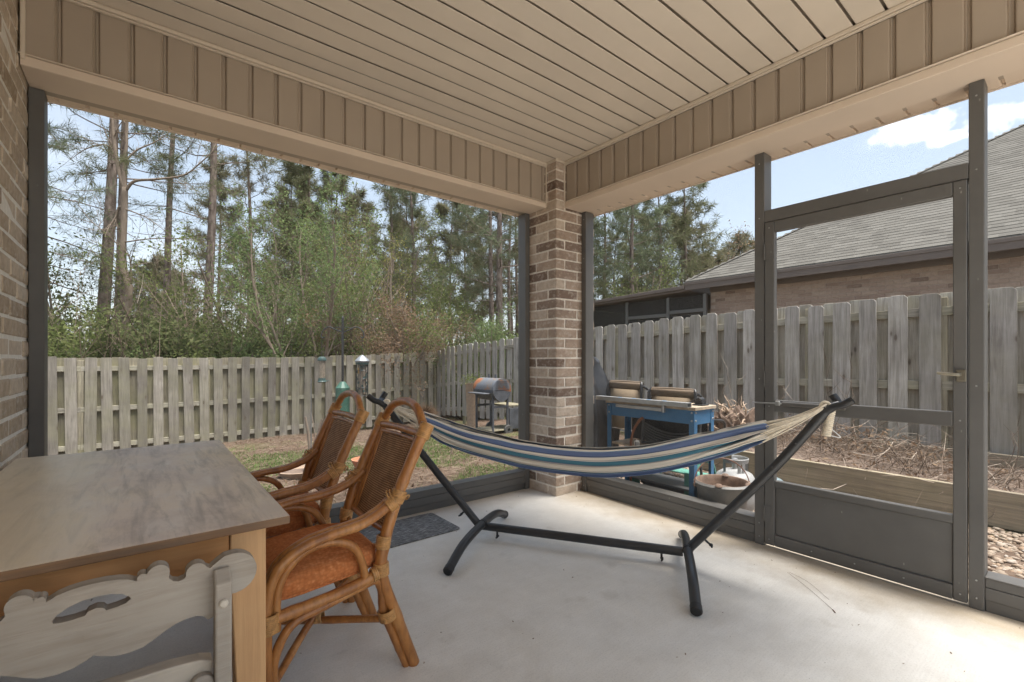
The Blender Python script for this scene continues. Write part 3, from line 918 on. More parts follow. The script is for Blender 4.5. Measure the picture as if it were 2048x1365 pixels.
if WIRES:
    wires(frA, 'y', 0.405, -2.985, -0.052, 0.16, 2.345)
    wires(frB, 'x', 0.375, -1.43, -0.052, 0.156, 2.337)
    wires(frB, 'x', 0.375, -2.367, -1.487, 2.01, 2.337)
    wires(frB, 'x', 0.375, -3.35, -2.418, 0.156, 2.337)
    wires(door, 'x', 0.012, -2.316 + 1.49, -1.546 + 1.49, 0.878, 1.872)
    wires(door, 'x', 0.012, -2.316 + 1.49, -1.546 + 1.49, 0.402, 0.810)

# =================================================================== FENCES
def picket_mesh(name, w, h, mat, dog=0.028, t=0.017, seed=0):
    r = random.Random(seed)
    d = dog
    pts = [(-w / 2, 0), (w / 2, 0), (w / 2, h - d), (w / 2 - d, h), (-w / 2 + d, h), (-w / 2, h - d)]
    m = MB(); m.prism(pts, 'y', -t / 2, t / 2)
    me = m.mesh(name, mat, bevel=0.002)
    bend = r.uniform(-0.006, 0.006); tw = r.uniform(-0.006, 0.006)
    for v in me.vertices:
        q = v.co.z / h
        v.co.y += bend * math.sin(q * 3.1) + tw * q * (v.co.x / w)
    return me
rf = random.Random(21)
fence1 = thing("wooden_fence", "weathered shadowbox fence of flat topped boards along the back of the yard", "fence", (0, 8.7, 0))
fence2 = thing("wooden_fence", "silver grey shadowbox fence of dog eared boards in front of the neighbouring house", "fence", (3.75, 0, 0))
FH = 1.82
PF = [picket_mesh("picket", 0.158, FH, m_fence, 0.012, seed=i) for i in range(5)]
PFb = [picket_mesh("picket", 0.158, FH, m_fence_back, 0.012, seed=i + 7) for i in range(3)]
PR = [picket_mesh("picket", 0.170, FH, m_fence_r, 0.030, seed=i + 20) for i in range(5)]
PRb = [picket_mesh("picket", 0.170, FH, m_fence_rb, 0.030, seed=i + 40) for i in range(3)]
def ztop_back(x): return 1.138 + 0.012 * (x + 4) / 4 + 0.14 * smoothstep(-0.5, 3.75, x)
def ztop_right(y):
    pts = [(-4.2, 1.78), (-1.5, 1.80), (0.5, 1.765), (2.8, 1.69), (5.2, 1.59), (8.0, 1.44), (8.9, 1.30)]
    for (a, b), (c_, d_) in zip(pts, pts[1:]):
        if a <= y <= c_: return b + (d_ - b) * (y - a) / (c_ - a)
    return pts[0][1] if y < -4 else pts[-1][1]
PITCH = 0.2497
x = -5.9 + 0.005
while x < 3.72:
    zt = ztop_back(x) + rf.gauss(0, 0.012)
    link("picket", rf.choice(PF), fence1, loc=(x, -0.030, zt - FH), rot=(0, R(rf.gauss(0, 0.45)), rf.choice((0, math.pi))), scale=(rf.uniform(0.93, 1.05), 1, rf.uniform(0.993, 1.004)))
    xb = x + PITCH / 2
    link("picket", rf.choice(PFb), fence1, loc=(xb, 0.046, ztop_back(xb) - FH + rf.uniform(-0.01, 0.01)), rot=(0, R(rf.uniform(-0.4, 0.4)), rf.choice((0, math.pi))))
    x += PITCH + rf.uniform(-0.005, 0.005)
for i, (a, b) in enumerate(zip((-5.95, -3.52, -1.60, 0.83, 3.20), (-3.52, -1.60, 0.83, 3.20, 3.74))):
    for dz in (0.20, 0.94, 1.62):
        za, zb = ztop_back(a) - dz, ztop_back(b) - dz
        m = MB(); m.prism([(a + 0.002, za - 0.044), (b - 0.002, zb - 0.044), (b - 0.002, zb + 0.044), (a + 0.002, za + 0.044)], 'y', -0.019, 0.035)
        m.build("rail", m_rail, fence1, bevel=0.003)
    m = MB(); m.box(b - 0.045, b + 0.045, -0.016, 0.034, -0.9, ztop_back(b) - 0.05)
    m.build("post", m_fence_back, fence1, bevel=0.004)
PITR = 0.2606
y = -4.15
offs = -1.9315   # a board edge seen by the right post
y = offs - 9 * PITR
while y < 8.62:
    zt = ztop_right(y) + rf.gauss(0, 0.010)
    link("picket", rf.choice(PR), fence2, loc=(-0.030, y, zt - FH), rot=(R(rf.gauss(0, 0.4)), 0, R(90) * rf.choice((1, -1))), scale=(rf.uniform(0.93, 1.06), 1, rf.uniform(0.993, 1.005)))
    yb = y + PITR / 2
    link("picket", rf.choice(PRb), fence2, loc=(0.046, yb, ztop_right(yb) - FH + rf.uniform(-0.008, 0.008)), rot=(R(rf.uniform(-0.35, 0.35)), 0, R(90) * rf.choice((1, -1))))
    y += PITR + rf.uniform(-0.004, 0.004)
ys = [-4.3, -1.75, -0.55, 2.40, 4.85, 7.25, 8.72]
for a, b in zip(ys, ys[1:]):
    for dz in (0.19, 0.95, 1.62):
        za, zb = ztop_right(a) - dz, ztop_right(b) - dz
        m = MB(); m.prism([(a + 0.002, za - 0.044), (b - 0.002, zb - 0.044), (b - 0.002, zb + 0.044), (a + 0.002, za + 0.044)], 'x', -0.019, 0.035)
        m.build("rail", m_rail, fence2, bevel=0.003)
    m = MB(); m.box(-0.016, 0.034, b - 0.045, b + 0.045, -0.9, ztop_right(b) - 0.05)
    m.build("post", m_fence_back, fence2, bevel=0.004)

# =================================================================== NEIGHBOUR HOUSE
XE, YC, ZE, PITCHR = 8.2, 3.786, 3.085, 0.651
YN = -7.5
house = thing("brick_house", "neighbouring brick house with grey shingle hip roof and brown fascia behind the fence", "house", (XE, YC, 0))
def hb(name, x0, x1, y0, y1, z0, z1, mat, parent=house, bev=0.0):
    return MB().box(x0 - XE, x1 - XE, y0 - YC, y1 - YC, z0, z1).build(name, mat, parent, bevel=bev)
nwall = hb("wall", 8.612, 19.5, YN, 3.33, -0.3, 2.92, m_mortar_far)
nb = [MB().box(0, 0.10, 0, 0.243, 0, 0.070).mesh("brick", m_brick_far, bevel=0.003) for _ in range(1)][0]
rest = MB(); cnt = 0
rows = []
for i in range(40):
    z = -0.28 + i * 0.0809
    if z + 0.07 > 2.90: break
    yb = 3.33 - (0.126 if i % 2 else 0)
    while yb > YN + 0.3:
        d = abs(yb + 0.8)
        rows.append((z, yb - 0.243)); yb -= 0.2525
near = sorted([q for q in rows if q[0] > 1.95 and -3.6 < q[1] < 3.3], key=lambda q: (q[1] + 2.2) ** 2 * 0.3 + (2.9 - q[0]) * 6)[:280]
ns = set(near)
rest = MB()
for q in rows:
    if q in ns:
        link("brick", nb, nwall, loc=(8.602 - XE + rf.uniform(-0.002, 0.002), q[1] - YC, q[0]))
    else:
        rest.box(8.602 - XE, 8.70 - XE, q[1] - YC, q[1] + 0.243 - YC, q[0], q[0] + 0.07)
tag(rest.build("brickwork", m_brick_far, nwall), kind="stuff")
hb("soffit", 8.20, 8.60, YN, 3.78, 2.925, 2.945, m_soffit_far)
fas = hb("fascia", 8.175, 8.205, YN, 3.79, 2.862, 3.060, m_brown_fascia, bev=0.004)
hb("moulding", 8.160, 8.174, YN, 3.79, 2.99, 3.055, m_brown_fascia, fas, bev=0.003)
hb("fascia", 8.206, 19.0, 3.765, 3.795, 2.862, 3.060, m_brown_fascia, bev=0.004)
hb("frieze", 8.57, 8.60, YN, 3.33, 2.80, 2.924, m_brown_fascia)
# hip roof
RIDGE = 7.0
def rz(x): return ZE + PITCHR * (x - XE)
m = MB()
e = 0.03
A = (-e, e, ZE - e * PITCHR); Bp = (-e, YN - YC, ZE - e * PITCHR); Cp = (RIDGE, YN - YC, ZE + PITCHR * RIDGE); Dp = (RIDGE, -RIDGE, ZE + PITCHR * RIDGE)
E2 = (2 * RIDGE, e, ZE - e * PITCHR)
m.add([A, Bp, Cp, Dp, E2], [(0, 1, 2, 3), (0, 3, 4)])
# thickness below
m.add([(p[0], p[1], p[2] - 0.03) for p in (A, Bp, Cp, Dp, E2)], [(3, 2, 1, 0), (4, 3, 0)])
roofn = m.build("roof", m_roofdeck, house)
ang = math.atan(PITCHR)
EXP = 0.143
sl = []
nrow = int(RIDGE / math.cos(ang) / EXP)
rr = random.Random(8)
for i in range(nrow):
    s = i * EXP; xh = s * math.cos(ang); zz = ZE + s * math.sin(ang)
    yend = -xh                     # hip line in local y
    yy = YN - YC - rr.uniform(0, 0.3)
    while yy < yend:
        w_ = rr.choice((0.16, 0.2, 0.24, 0.3, 0.34))
        y1 = min(yy + w_ - 0.004, yend + 0.02)
        sl.append((xh, yy, y1, zz, i)); yy += w_
def shingle_mesh(w_):
    m = MB()
    ca, sa = math.cos(ang), math.sin(ang)
    # lower edge thick, tucked under the next row
    prof = [(-0.012, 0.0150), (-0.012, 0.003), (EXP * 1.25, 0.0005), (EXP * 1.25, 0.006)]
    pts = [(u * ca - n_ * sa, u * sa + n_ * ca) for u, n_ in prof]
    m.add([(p[0], 0, p[1]) for p in pts] + [(p[0], w_, p[1]) for p in pts],
          [(0, 1, 2, 3), (7, 6, 5, 4), (0, 4, 5, 1), (3, 7, 4, 0), (1, 5, 6, 2), (2, 6, 7, 3)])
    return m
widths = {}
sl_near = sorted([q for q in sl if q[1] > -6.4 - 0 and q[2] - q[1] > 0.15], key=lambda q: q[4] * 0.35 + abs(q[1] + 4.6) * 0.9)[:280]
sn = set(sl_near)
rest = MB()
for q in sl:
    w_ = round(q[2] - q[1], 2)
    if w_ < 0.03: continue
    if q in sn:
        if w_ not in widths: widths[w_] = shingle_mesh(w_).mesh("shingle", m_shingle)
        link("shingle", widths[w_], roofn, loc=(q[0], q[1], q[3] + rr.uniform(0, 0.003)))
    else:
        mm = shingle_mesh(w_); dz = rr.uniform(0, 0.003)
        rest.add([(p[0] + q[0], p[1] + q[1], p[2] + q[3] + dz) for p in mm.v], mm.f)
tag(rest.build("shingle_field", m_shingle, roofn), kind="stuff")
# hip caps
capm = MB(); L_ = 0.30
hipd = Vector((1, -1, PITCHR)).normalized()
q = 0.0
while q < RIDGE * 1.5:
    p = Vector((0, 0, ZE)) + hipd * q
    a, b = p + Vector((0.0, 0, 0.012)), p + hipd * 0.30 + Vector((0, 0, 0.030))
    sw1 = Vector((0.02, 0.15, 0)); sw2 = Vector((-0.15, -0.02, 0))
    sw2z = Vector((0.11, -0.05, PITCHR * 0.11)); 
    l1 = Vector((0.05, -0.16, PITCHR * 0.05 + 0.02)); l2 = Vector((0.16, -0.05, PITCHR * 0.05 + 0.02))
    capm.add([a, b, b + l1, a + l1, b + l2, a + l2], [(0, 1, 2, 3), (1, 0, 5, 4)])
    q += 0.143
capm.build("hip_cap", m_shingle, roofn)

# screened porch of the neighbour
por = thing("screened_porch", "neighbour's low dark screened porch with flat brown roof joined to the brick house", "porch", (8.2, 3.8, 0))
def pb(name, x0, x1, y0, y1, z0, z1, mat, parent=por, bev=0.003):
    return MB().box(x0 - 8.2, x1 - 8.2, y0 - 3.8, y1 - 3.8, z0, z1).build(name, mat, parent, bevel=bev)
m = MB(); m.prism([(0.0, 2.93), (0.0, 2.845), (3.9, 2.735), (3.9, 2.82)], 'x', 0.0, 5.0)
m.build("roof", m_brown_fascia, por, bevel=0.004)
m = MB(); m.prism([(0.0, 2.99), (0.0, 2.90), (3.95, 2.79), (3.95, 2.87)], 'x', -0.06, -0.002)
m.build("fascia", m_brown_fascia, por, bevel=0.004)
for yy in (3.36, 4.40, 5.75, 7.62):
    pb("post", 8.36, 8.44, yy - 0.04, yy + 0.04, -0.2, 2.76, m_bronze)
for yy in (4.6, 6.2, 7.7):
    pb("post", 12.7, 12.78, yy - 0.04, yy + 0.04, -0.2, 2.72, m_bronze)
for a, b, z in ((3.40, 4.36, 2.36), (4.44, 5.71, 2.30)):
    pb("rail", 8.37, 8.43, a, b, z - 0.05, z + 0.04, m_bronze)
pb("rail", 12.71, 12.77, 3.8, 7.7, 1.85, 1.95, m_bronze)
for a, b in ((3.40, 4.36), (4.44, 5.71), (5.79, 7.58)):
    m = MB(); m.box(8.398 - 8.2, 8.402 - 8.2, a - 3.8, b - 3.8, 0.1, 2.74)
    m.build("screen", m_dark_screen, por)
m = MB(); m.box(8.44 - 8.2, 12.7 - 8.2, 7.62 - 3.802, 7.62 - 3.798, 0.1, 2.70); m.build("screen", m_dark_screen, por)
m = MB(); m.box(12.74 - 8.202, 12.74 - 8.198, 0.0, 3.78, 0.1, 2.70); m.build("screen", m_dark_screen, por)

# =================================================================== FURNITURE
# ---------------------------------------------------------------- dining table
TX0, TX1, TY0, TY1, TZ = -3.01, -2.338, -1.485, -0.118, 0.735
table = thing("dining_table", "weathered wooden dining table with honey pine legs against the brick wall", "table", ((TX0 + TX1) / 2, (TY0 + TY1) / 2, 0))
hx, hy = (TX1 - TX0) / 2, (TY1 - TY0) / 2
m = MB(); m.box(-hx, hx, -hy, hy, TZ - 0.0205, TZ)
top = m.build("tabletop", m_top, table, bevel=0.003, seg=2)
top.data.materials.append(m_edge)
for p in top.data.polygons:
    if p.normal.z < 0.5: p.material_index = 1
MB().box(-hx + 0.125, hx - 0.125, -hy + 0.035, -hy + 0.055, TZ - 0.100, TZ - 0.021).build("apron", m_pine_tbl, table, bevel=0.002)
MB().box(-hx + 0.125, hx - 0.125, hy - 0.055, hy - 0.035, TZ - 0.100, TZ - 0.021).build("apron", m_pine_tbl, table, bevel=0.002)
m_tbl_side = m_pine_leg
MB().box(hx - 0.085, hx - 0.065, -hy + 0.115, hy - 0.115, TZ - 0.100, TZ - 0.021).build("apron", m_tbl_side, table, bevel=0.002)
MB().box(-hx + 0.065, -hx + 0.085, -hy + 0.115, hy - 0.115, TZ - 0.100, TZ - 0.021).build("apron", m_tbl_side, table, bevel=0.002)
for sx_ in (-1, 1):
    for sy_ in (-1, 1):
        m = MB()
        xo, yo = sx_ * (hx - 0.048), sy_ * (hy - 0.030)       # outer corner
        xi1, yi1 = xo - sx_ * 0.076, yo - sy_ * 0.076
        xi0, yi0 = xo - sx_ * 0.048, yo - sy_ * 0.048
        zt, zm = TZ - 0.021, TZ - 0.115
        q = lambda x, y, z: (x, y, z)
        vv = []
        for (xi, yi, z) in ((xi0, yi0, 0.0), (xi1, yi1, zm), (xi1, yi1, zt)):
            vv += [(xo, yo, z), (xi, yo, z), (xi, yi, z), (xo, yi, z)]
        ff = []
        for k in range(2):
            for j in range(4):
                a, b = k * 4 + j, k * 4 + (j + 1) % 4
                f = (a, b, b + 4, a + 4)
                ff.append(f if sx_ * sy_ < 0 else f[::-1])
        ff += [(0, 1, 2, 3), (8, 9, 10, 11)]
        m.add(vv, ff)
        o = m.build("leg", m_pine_leg, table)
        bm = bmesh.new(); bm.from_mesh(o.data); bmesh.ops.recalc_face_normals(bm, faces=bm.faces)
        bmesh.ops.bevel(bm, geom=[e for e in bm.edges if e.calc_face_angle(0) > 0.5], offset=0.0025, segments=1, affect='EDGES')
        bm.to_mesh(o.data); bm.free()

# ---------------------------------------------------------------- rattan armchairs
def bindings(mb, p, d, r, n=6, gap=0.0062, rr=0.0042):
    """a wrap of n cane turns round a pole at p along d"""
    d = Vector(d).normalized(); p = Vector(p)
    qn = d.to_track_quat('Z', 'Y').to_matrix().to_4x4()
    for i in range(n):
        c = p + d * ((i - (n - 1) / 2) * gap)
        M_ = Matrix.Translation(c) @ qn
        prof = [(r + rr * math.cos(a), rr * math.sin(a)) for a in np.linspace(-2.2, 2.2, 6)]
        mb.lathe(prof, 16, mtx=M_)

class RT(MB):
    """a cane pole: slightly swollen nodes along it"""
    def tube(self, pts, r, n=10, cap=True, flat=None):
        pts = [Vector(p) for p in pts]
        if len(pts) < 8:
            pts = catmull(pts, 10) if len(pts) > 2 else [pts[0].lerp(pts[1], i / 16) for i in range(17)]
        rr_ = [r * (1.085 if (i % 10) == 6 else 1.0 + 0.012 * math.sin(i * 1.9)) for i in range(len(pts))]
        return MB.tube(self, pts, rr_, n, cap)

def make_rattan():
    root = thing("rattan_armchair", "", "armchair")
    # local frame: +X towards the back of the chair, Y across, origin under the rear feet line
    def mirror(pts, s): return [(p[0], p[1] * s, p[2]) for p in pts]
    HW = 0.192
    for s in (-1, 1):
        rear = catmull(mirror([(0.004, HW + 0.003, 0.0), (-0.065, HW, 0.197), (-0.120, HW, 0.367), (-0.103, HW, 0.495), (-0.056, HW + 0.002, 0.635), (0.0, HW + 0.003, 0.760), (0.054, HW + 0.004, 0.868)], s), 6)
        RT().tube(rear, 0.0215, 14).build("rear_post", m_rattan, root, smooth='auto')
        # second pole behind it, spreading to the floor
        p2 = catmull(mirror([(-0.130, HW - 0.004, 0.338), (-0.112, HW - 0.002, 0.235), (-0.072, HW, 0.125), (-0.022, HW + 0.002, 0.0)], s), 6)
        # under-rail loop: front leg, up and along the seat rail, then down the rear leg
        loop = catmull(mirror([(-0.470, HW + 0.035, 0.0), (-0.472, HW + 0.034, 0.12), (-0.466, HW + 0.032, 0.225), (-0.418, HW + 0.03, 0.305), (-0.318, HW + 0.024, 0.327), (-0.20, HW + 0.012, 0.345), (-0.142, HW + 0.004, 0.348), (-0.119, HW - 0.002, 0.305), (-0.112, HW - 0.004, 0.235), (-0.072, HW - 0.004, 0.125), (-0.022, HW - 0.004, 0.0)], s), 7)
        RT().tube(loop, 0.0140, 12).build("leg_loop", m_rattan, root, smooth='auto')
        # arm: two poles side by side, over the front and down as front leg
        arm = [(-0.045, HW + 0.004, 0.645), (-0.105, HW + 0.012, 0.598), (-0.195, HW + 0.030, 0.566), (-0.30, HW + 0.040, 0.556), (-0.385, HW + 0.044, 0.540), (-0.452, HW + 0.043, 0.500), (-0.485, HW + 0.040, 0.430), (-0.492, HW + 0.038, 0.33), (-0.490, HW + 0.037, 0.18), (-0.486, HW + 0.036, 0.0)]
        a1 = catmull(mirror(arm, s), 7)
        a2 = catmull(mirror([(p[0] + (0.0 if p[2] > 0.5 else 0.0), p[1] - 0.026, p[2] + 0.003) for p in arm], s), 7)
        RT().tube(a1, 0.0165, 12).build("arm", m_rattan, root, smooth='auto')
        RT().tube(a2, 0.0150, 12).build("arm", m_rattan, root, smooth='auto')
        # decorative bow under the arm
        bow = catmull(mirror([(-0.462, HW + 0.028, 0.30), (-0.462, HW + 0.030, 0.40), (-0.440, HW + 0.032, 0.470), (-0.385, HW + 0.034, 0.520), (-0.308, HW + 0.032, 0.531), (-0.235, HW + 0.026, 0.500), (-0.198, HW + 0.018, 0.435), (-0.182, HW + 0.012, 0.362)], s), 7)
        RT().tube(bow, 0.0135, 12).build("arm_bow", m_rattan, root, smooth='auto')
        # side seat rail
        RT().tube(catmull(mirror([(-0.125, HW, 0.385), (-0.17, HW + 0.012, 0.366), (-0.30, HW + 0.024, 0.350), (-0.48, HW + 0.03, 0.338)], s), 6), 0.0185, 12).build("seat_rail", m_rattan, root, smooth='auto')
        # inner back frame stile
        RT().tube(mirror([(-0.085, HW - 0.045, 0.500), (0.040, HW - 0.040, 0.835)], s), 0.0095, 10).build("back_stile", m_rattan, root, smooth='auto')
        RT().tube(mirror([(-0.092, HW - 0.026, 0.490), (0.042, HW - 0.023, 0.845)], s), 0.008, 10).build("back_stile", m_rattan, root, smooth='auto')
        b = MB()
        for (p, d, r, n) in (((0.048, HW + 0.004, 0.852), (0.46, 0, 0.89), 0.0235, 9), ((-0.060, HW + 0.004, 0.628), (0.42, 0, 0.9), 0.0245, 7), ((-0.112, HW, 0.475), (0.15, 0, 0.98), 0.0225, 7),
                             ((-0.120, HW, 0.382), (-0.05, 0, 1), 0.0235, 7), ((-0.098, HW - 0.001, 0.215), (-0.25, 0, 1), 0.0275, 6), ((-0.486, HW + 0.034, 0.335), (0, 0, 1), 0.0265, 9),
                             ((-0.150, HW + 0.012, 0.375), (1, 0, 0.2), 0.0205, 3), ((-0.088, HW + 0.012, 0.607), (-0.8, 0.1, -0.5), 0.023, 5)):
            w1 = MB(); bindings(w1, (p[0], p[1] * s, p[2]), d, r, n); w1.build("binding", m_bind, root, smooth='auto')
        # crossed turns at the arm joint
        for dz in (-0.012, 0.0, 0.012):
            pts = [Vector((-0.060 + dz, (HW + 0.004) * s, 0.628)) + Vector((0.030 * math.cos(a), 0.027 * math.sin(a) * s, 0.034 * math.cos(a) * -0.4 + 0.012 * math.sin(2 * a))) for a in np.linspace(0, 2 * math.pi, 18)]
            b.tube(pts, 0.0034, 6, cap=False)
        b.build("joint_wrap", m_bind, root, smooth='auto')
    # top hoop, top rails, lower rail
    hoop = catmull([(0.050, -HW + 0.030, 0.868), (0.056, -HW + 0.065, 0.897), (0.070, -0.085, 0.936), (0.074, 0.0, 0.947), (0.070, 0.085, 0.936), (0.056, HW - 0.065, 0.897), (0.050, HW - 0.030, 0.868)], 8)
    # broad hand hold: peak a little forward
    hoop = catmull([(0.052, -HW + 0.006, 0.862), (0.055, -HW + 0.030, 0.885), (0.061, -0.115, 0.924), (0.066, -0.055, 0.943), (0.068, 0.0, 0.948), (0.066, 0.055, 0.943), (0.061, 0.115, 0.924), (0.055, HW - 0.030, 0.885), (0.052, HW - 0.006, 0.862)], 7)
    RT().tube(hoop, 0.0165, 12).build("top_hoop", m_rattan, root, smooth='auto')
    RT().tube([(0.040, -HW + 0.015, 0.838), (0.044, 0, 0.842), (0.040, HW - 0.015, 0.838)], 0.0145, 12).build("top_rail", m_rattan, root, smooth='auto')
    RT().tube([(0.031, -HW + 0.03, 0.813), (0.034, 0, 0.816), (0.031, HW - 0.03, 0.813)], 0.0085, 10).build("top_rail", m_rattan, root, smooth='auto')
    RT().tube([(-0.090, -HW + 0.015, 0.500), (-0.094, 0, 0.498), (-0.090, HW - 0.015, 0.500)], 0.011, 12).build("lower_rail", m_rattan, root, smooth='auto')
    RT().tube(catmull([(-0.108, -HW, 0.470), (-0.110, -0.10, 0.430), (-0.112, 0, 0.418), (-0.110, 0.10, 0.430), (-0.108, HW, 0.470)], 6), 0.010, 10).build("lower_rail", m_rattan, root, smooth='auto')
    # cane panel with a slight hollow, UV for the weave
    nu, nv = 14, 22
    V, F, UV = [], [], []
    for j in range(nv + 1):
        v = j / nv
        for i in range(nu + 1):
            u = i / nu
            yy = (u - 0.5) * 2 * (HW - 0.046)
            x_ = -0.083 + 0.117 * v - 0.010 * (1 - (2 * u - 1) ** 2)
            V.append((x_, yy, 0.506 + 0.306 * v)); UV.append((u, v * 1.05))
    for j in range(nv):
        for i in range(nu):
            a = j * (nu + 1) + i
            F.append((a, a + 1, a + nu + 2, a + nu + 1))
    me = np_mesh("back_panel", V, F, m_cane, True)
    ul = me.uv_layers.new(name="UVMap")
    idx = np.zeros(len(me.loops), dtype=np.int32); me.loops.foreach_get("vertex_index", idx)
    ul.data.foreach_set("uv", np.array(UV, dtype=np.float32)[idx].ravel())
    o = link("back_panel", me, root)
    so = o.modifiers.new("thickness", 'SOLIDIFY'); so.thickness = 0.006; so.offset = 0
    # front and back seat rails, crossed stretchers
    RT().tube([(-0.485, -HW - 0.03, 0.340), (-0.490, 0, 0.340), (-0.485, HW + 0.03, 0.340)], 0.0185, 12).build("seat_rail", m_rattan, root, smooth='auto')
    RT().tube([(-0.125, -HW, 0.383), (-0.125, HW, 0.383)], 0.016, 12).build("seat_rail", m_rattan, root, smooth='auto')
    RT().tube([(-0.094, -HW, 0.198), (-0.476, HW + 0.03, 0.135)], 0.0125, 12).build("stretcher", m_rattan, root, smooth='auto')
    RT().tube([(-0.094, HW, 0.202), (-0.29, 0.0, 0.192), (-0.476, -HW - 0.03, 0.135)], 0.0125, 12).build("stretcher", m_rattan, root, smooth='auto')
    b = MB(); bindings(b, (-0.285, 0.0, 0.185), (-0.8, 0.6, -0.1), 0.019, 7)
    b.build("binding", m_bind, root, smooth='auto')
    # cushion: plump rounded pad, wider in front
    nu, nv = 34, 14
    V, F = [], []
    for j in range(nv + 1):
        ph = -math.pi / 2 + math.pi * j / nv
        for i in range(nu):
            th = 2 * math.pi * i / nu
            ct, st_ = math.cos(th), math.sin(th)
            e1 = 0.36
            cx_ = math.copysign(abs(ct) ** e1, ct); cy_ = math.copysign(abs(st_) ** e1, st_)
            cr = abs(math.cos(ph)) ** 0.42
            sz = math.copysign(abs(math.sin(ph)) ** 0.75, math.sin(ph))
            X = 0.190 * cx_ * cr
            wdt = 0.200 - 0.03 * (X / 0.178) * 0.5
            Y = wdt * cy_ * cr
            rr2 = min(1, (X / 0.178) ** 2 + (Y / 0.19) ** 2)
            Z = 0.053 * sz + (0.020 * (1 - rr2) if sz > 0 else 0)
            V.append((-0.300 + X, Y, 0.412 + Z - 0.018 * (X / 0.178)* -0.4))
    for j in range(nv):
        for i in range(nu):
            a, b2 = j * nu + i, j * nu + (i + 1) % nu
            F.append((a, b2, b2 + nu, a + nu))
    cu = link("cushion", np_mesh("cushion", V, F, m_cush, True), root)
    ringv = [Vector(p) for p in V[5 * nu:6 * nu]]
    m = MB(); m.tube(ringv + [ringv[0], ringv[1]], 0.0038, 6, cap=False)
    m.build("piping", m_cush, cu, smooth=True)
    return root
ch1 = make_rattan()
ch1.location = (-1.846, -0.965, 0)
ch1.rotation_euler = (0, 0, 0)
ch1["label"] = "rattan armchair with orange cushion nearest the camera, tucked to the table corner"
ch1["group"] = "rattan armchairs along the dining table"
ch2 = copy_tree(ch1)
ch2.location = (-1.868, -0.382, 0)
ch2["label"] = "second rattan armchair with orange cushion, farther along the table towards the yard"

# ---------------------------------------------------------------- carved chair end
CXC, CY = -2.695, -1.552
cc_ = thing("carved_wooden_chair", "grey washed wooden chair whose carved scroll back stands against the table end", "chair", (CXC, CY, 0))
def mir(h): return [(-u, z) for u, z in h[::-1]]
def arc(cu, cz, r, a0, a1, n=8): return [(cu + r * math.cos(R(a0 + (a1 - a0) * i / n)), cz + r * math.sin(R(a0 + (a1 - a0) * i / n))) for i in range(n + 1)]
half_top = [(0.000, 0.701), (0.018, 0.7005), (0.036, 0.698), (0.050, 0.694), (0.060, 0.688)] + arc(0.0715, 0.690, 0.0085, 200, 20, 6) + arc(0.0965, 0.6905, 0.0185, 170, -20, 10) + \
    [(0.1135, 0.678), (0.120, 0.670), (0.129, 0.6665), (0.139, 0.669)] + arc(0.160, 0.6765, 0.0185, 190, 20, 9) + [(0.184, 0.6785), (0.196, 0.688), (0.210, 0.697)] + \
    arc(0.228, 0.655, 0.0435, 95, -100, 14)
half_bot = [(0.208, 0.592), (0.196, 0.576), (0.180, 0.570), (0.172, 0.580), (0.160, 0.586), (0.140, 0.585), (0.124, 0.581), (0.105, 0.572), (0.090, 0.563), (0.072, 0.554), (0.050, 0.5515), (0.028, 0.554), (0.010, 0.561), (0.0, 0.567)]
ring = half_top + half_bot
outline = ring + [(-u, z) for u, z in ring[::-1] if abs(u) > 1e-6]
outline = outline[::-1]
hole = [(-0.056, 0.650), (-0.050, 0.658), (-0.034, 0.668), (-0.015, 0.674), (0.005, 0.6755), (0.025, 0.674), (0.042, 0.668), (0.052, 0.660), (0.054, 0.655), (0.046, 0.649), (0.032, 0.646), (0.018, 0.645), (0.014, 0.651), (0.004, 0.654), (-0.008, 0.651), (-0.012, 0.645), (-0.028, 0.643), (-0.044, 0.643), (-0.054, 0.645)]
def plate_with_hole(name, outer, inner, y0, y1, mat, parent):
    bm = bmesh.new()
    def loop(pts, y):
        vs_ = [bm.verts.new((p[0], y, p[1])) for p in pts]
        return vs_, [bm.edges.new((vs_[i], vs_[(i + 1) % len(vs_)])) for i in range(len(vs_))]
    fo, fe = loop(outer, y0); io, ie = loop(inner, y0)
    res = bmesh.ops.triangle_fill(bm, use_beauty=True, use_dissolve=False, edges=fe + ie)
    faces = [f for f in bm.faces]
    ext = bmesh.ops.extrude_face_region(bm, geom=faces)
    for v in [g for g in ext["geom"] if isinstance(g, bmesh.types.BMVert)]: v.co.y = y1
    bmesh.ops.recalc_face_normals(bm, faces=bm.faces)
    me = bpy.data.meshes.new(name); bm.to_mesh(me); bm.free()
    me.materials.append(mat)
    return link(name, me, parent)
crest = plate_with_hole("crest_rail", outline, hole, -0.005, 0.023, m_grey_wood, cc_)
bv = crest.modifiers.new("worn_edge", 'BEVEL'); bv.width = 0.0028; bv.segments = 3; bv.limit_method = 'ANGLE'; bv.angle_limit = R(50)
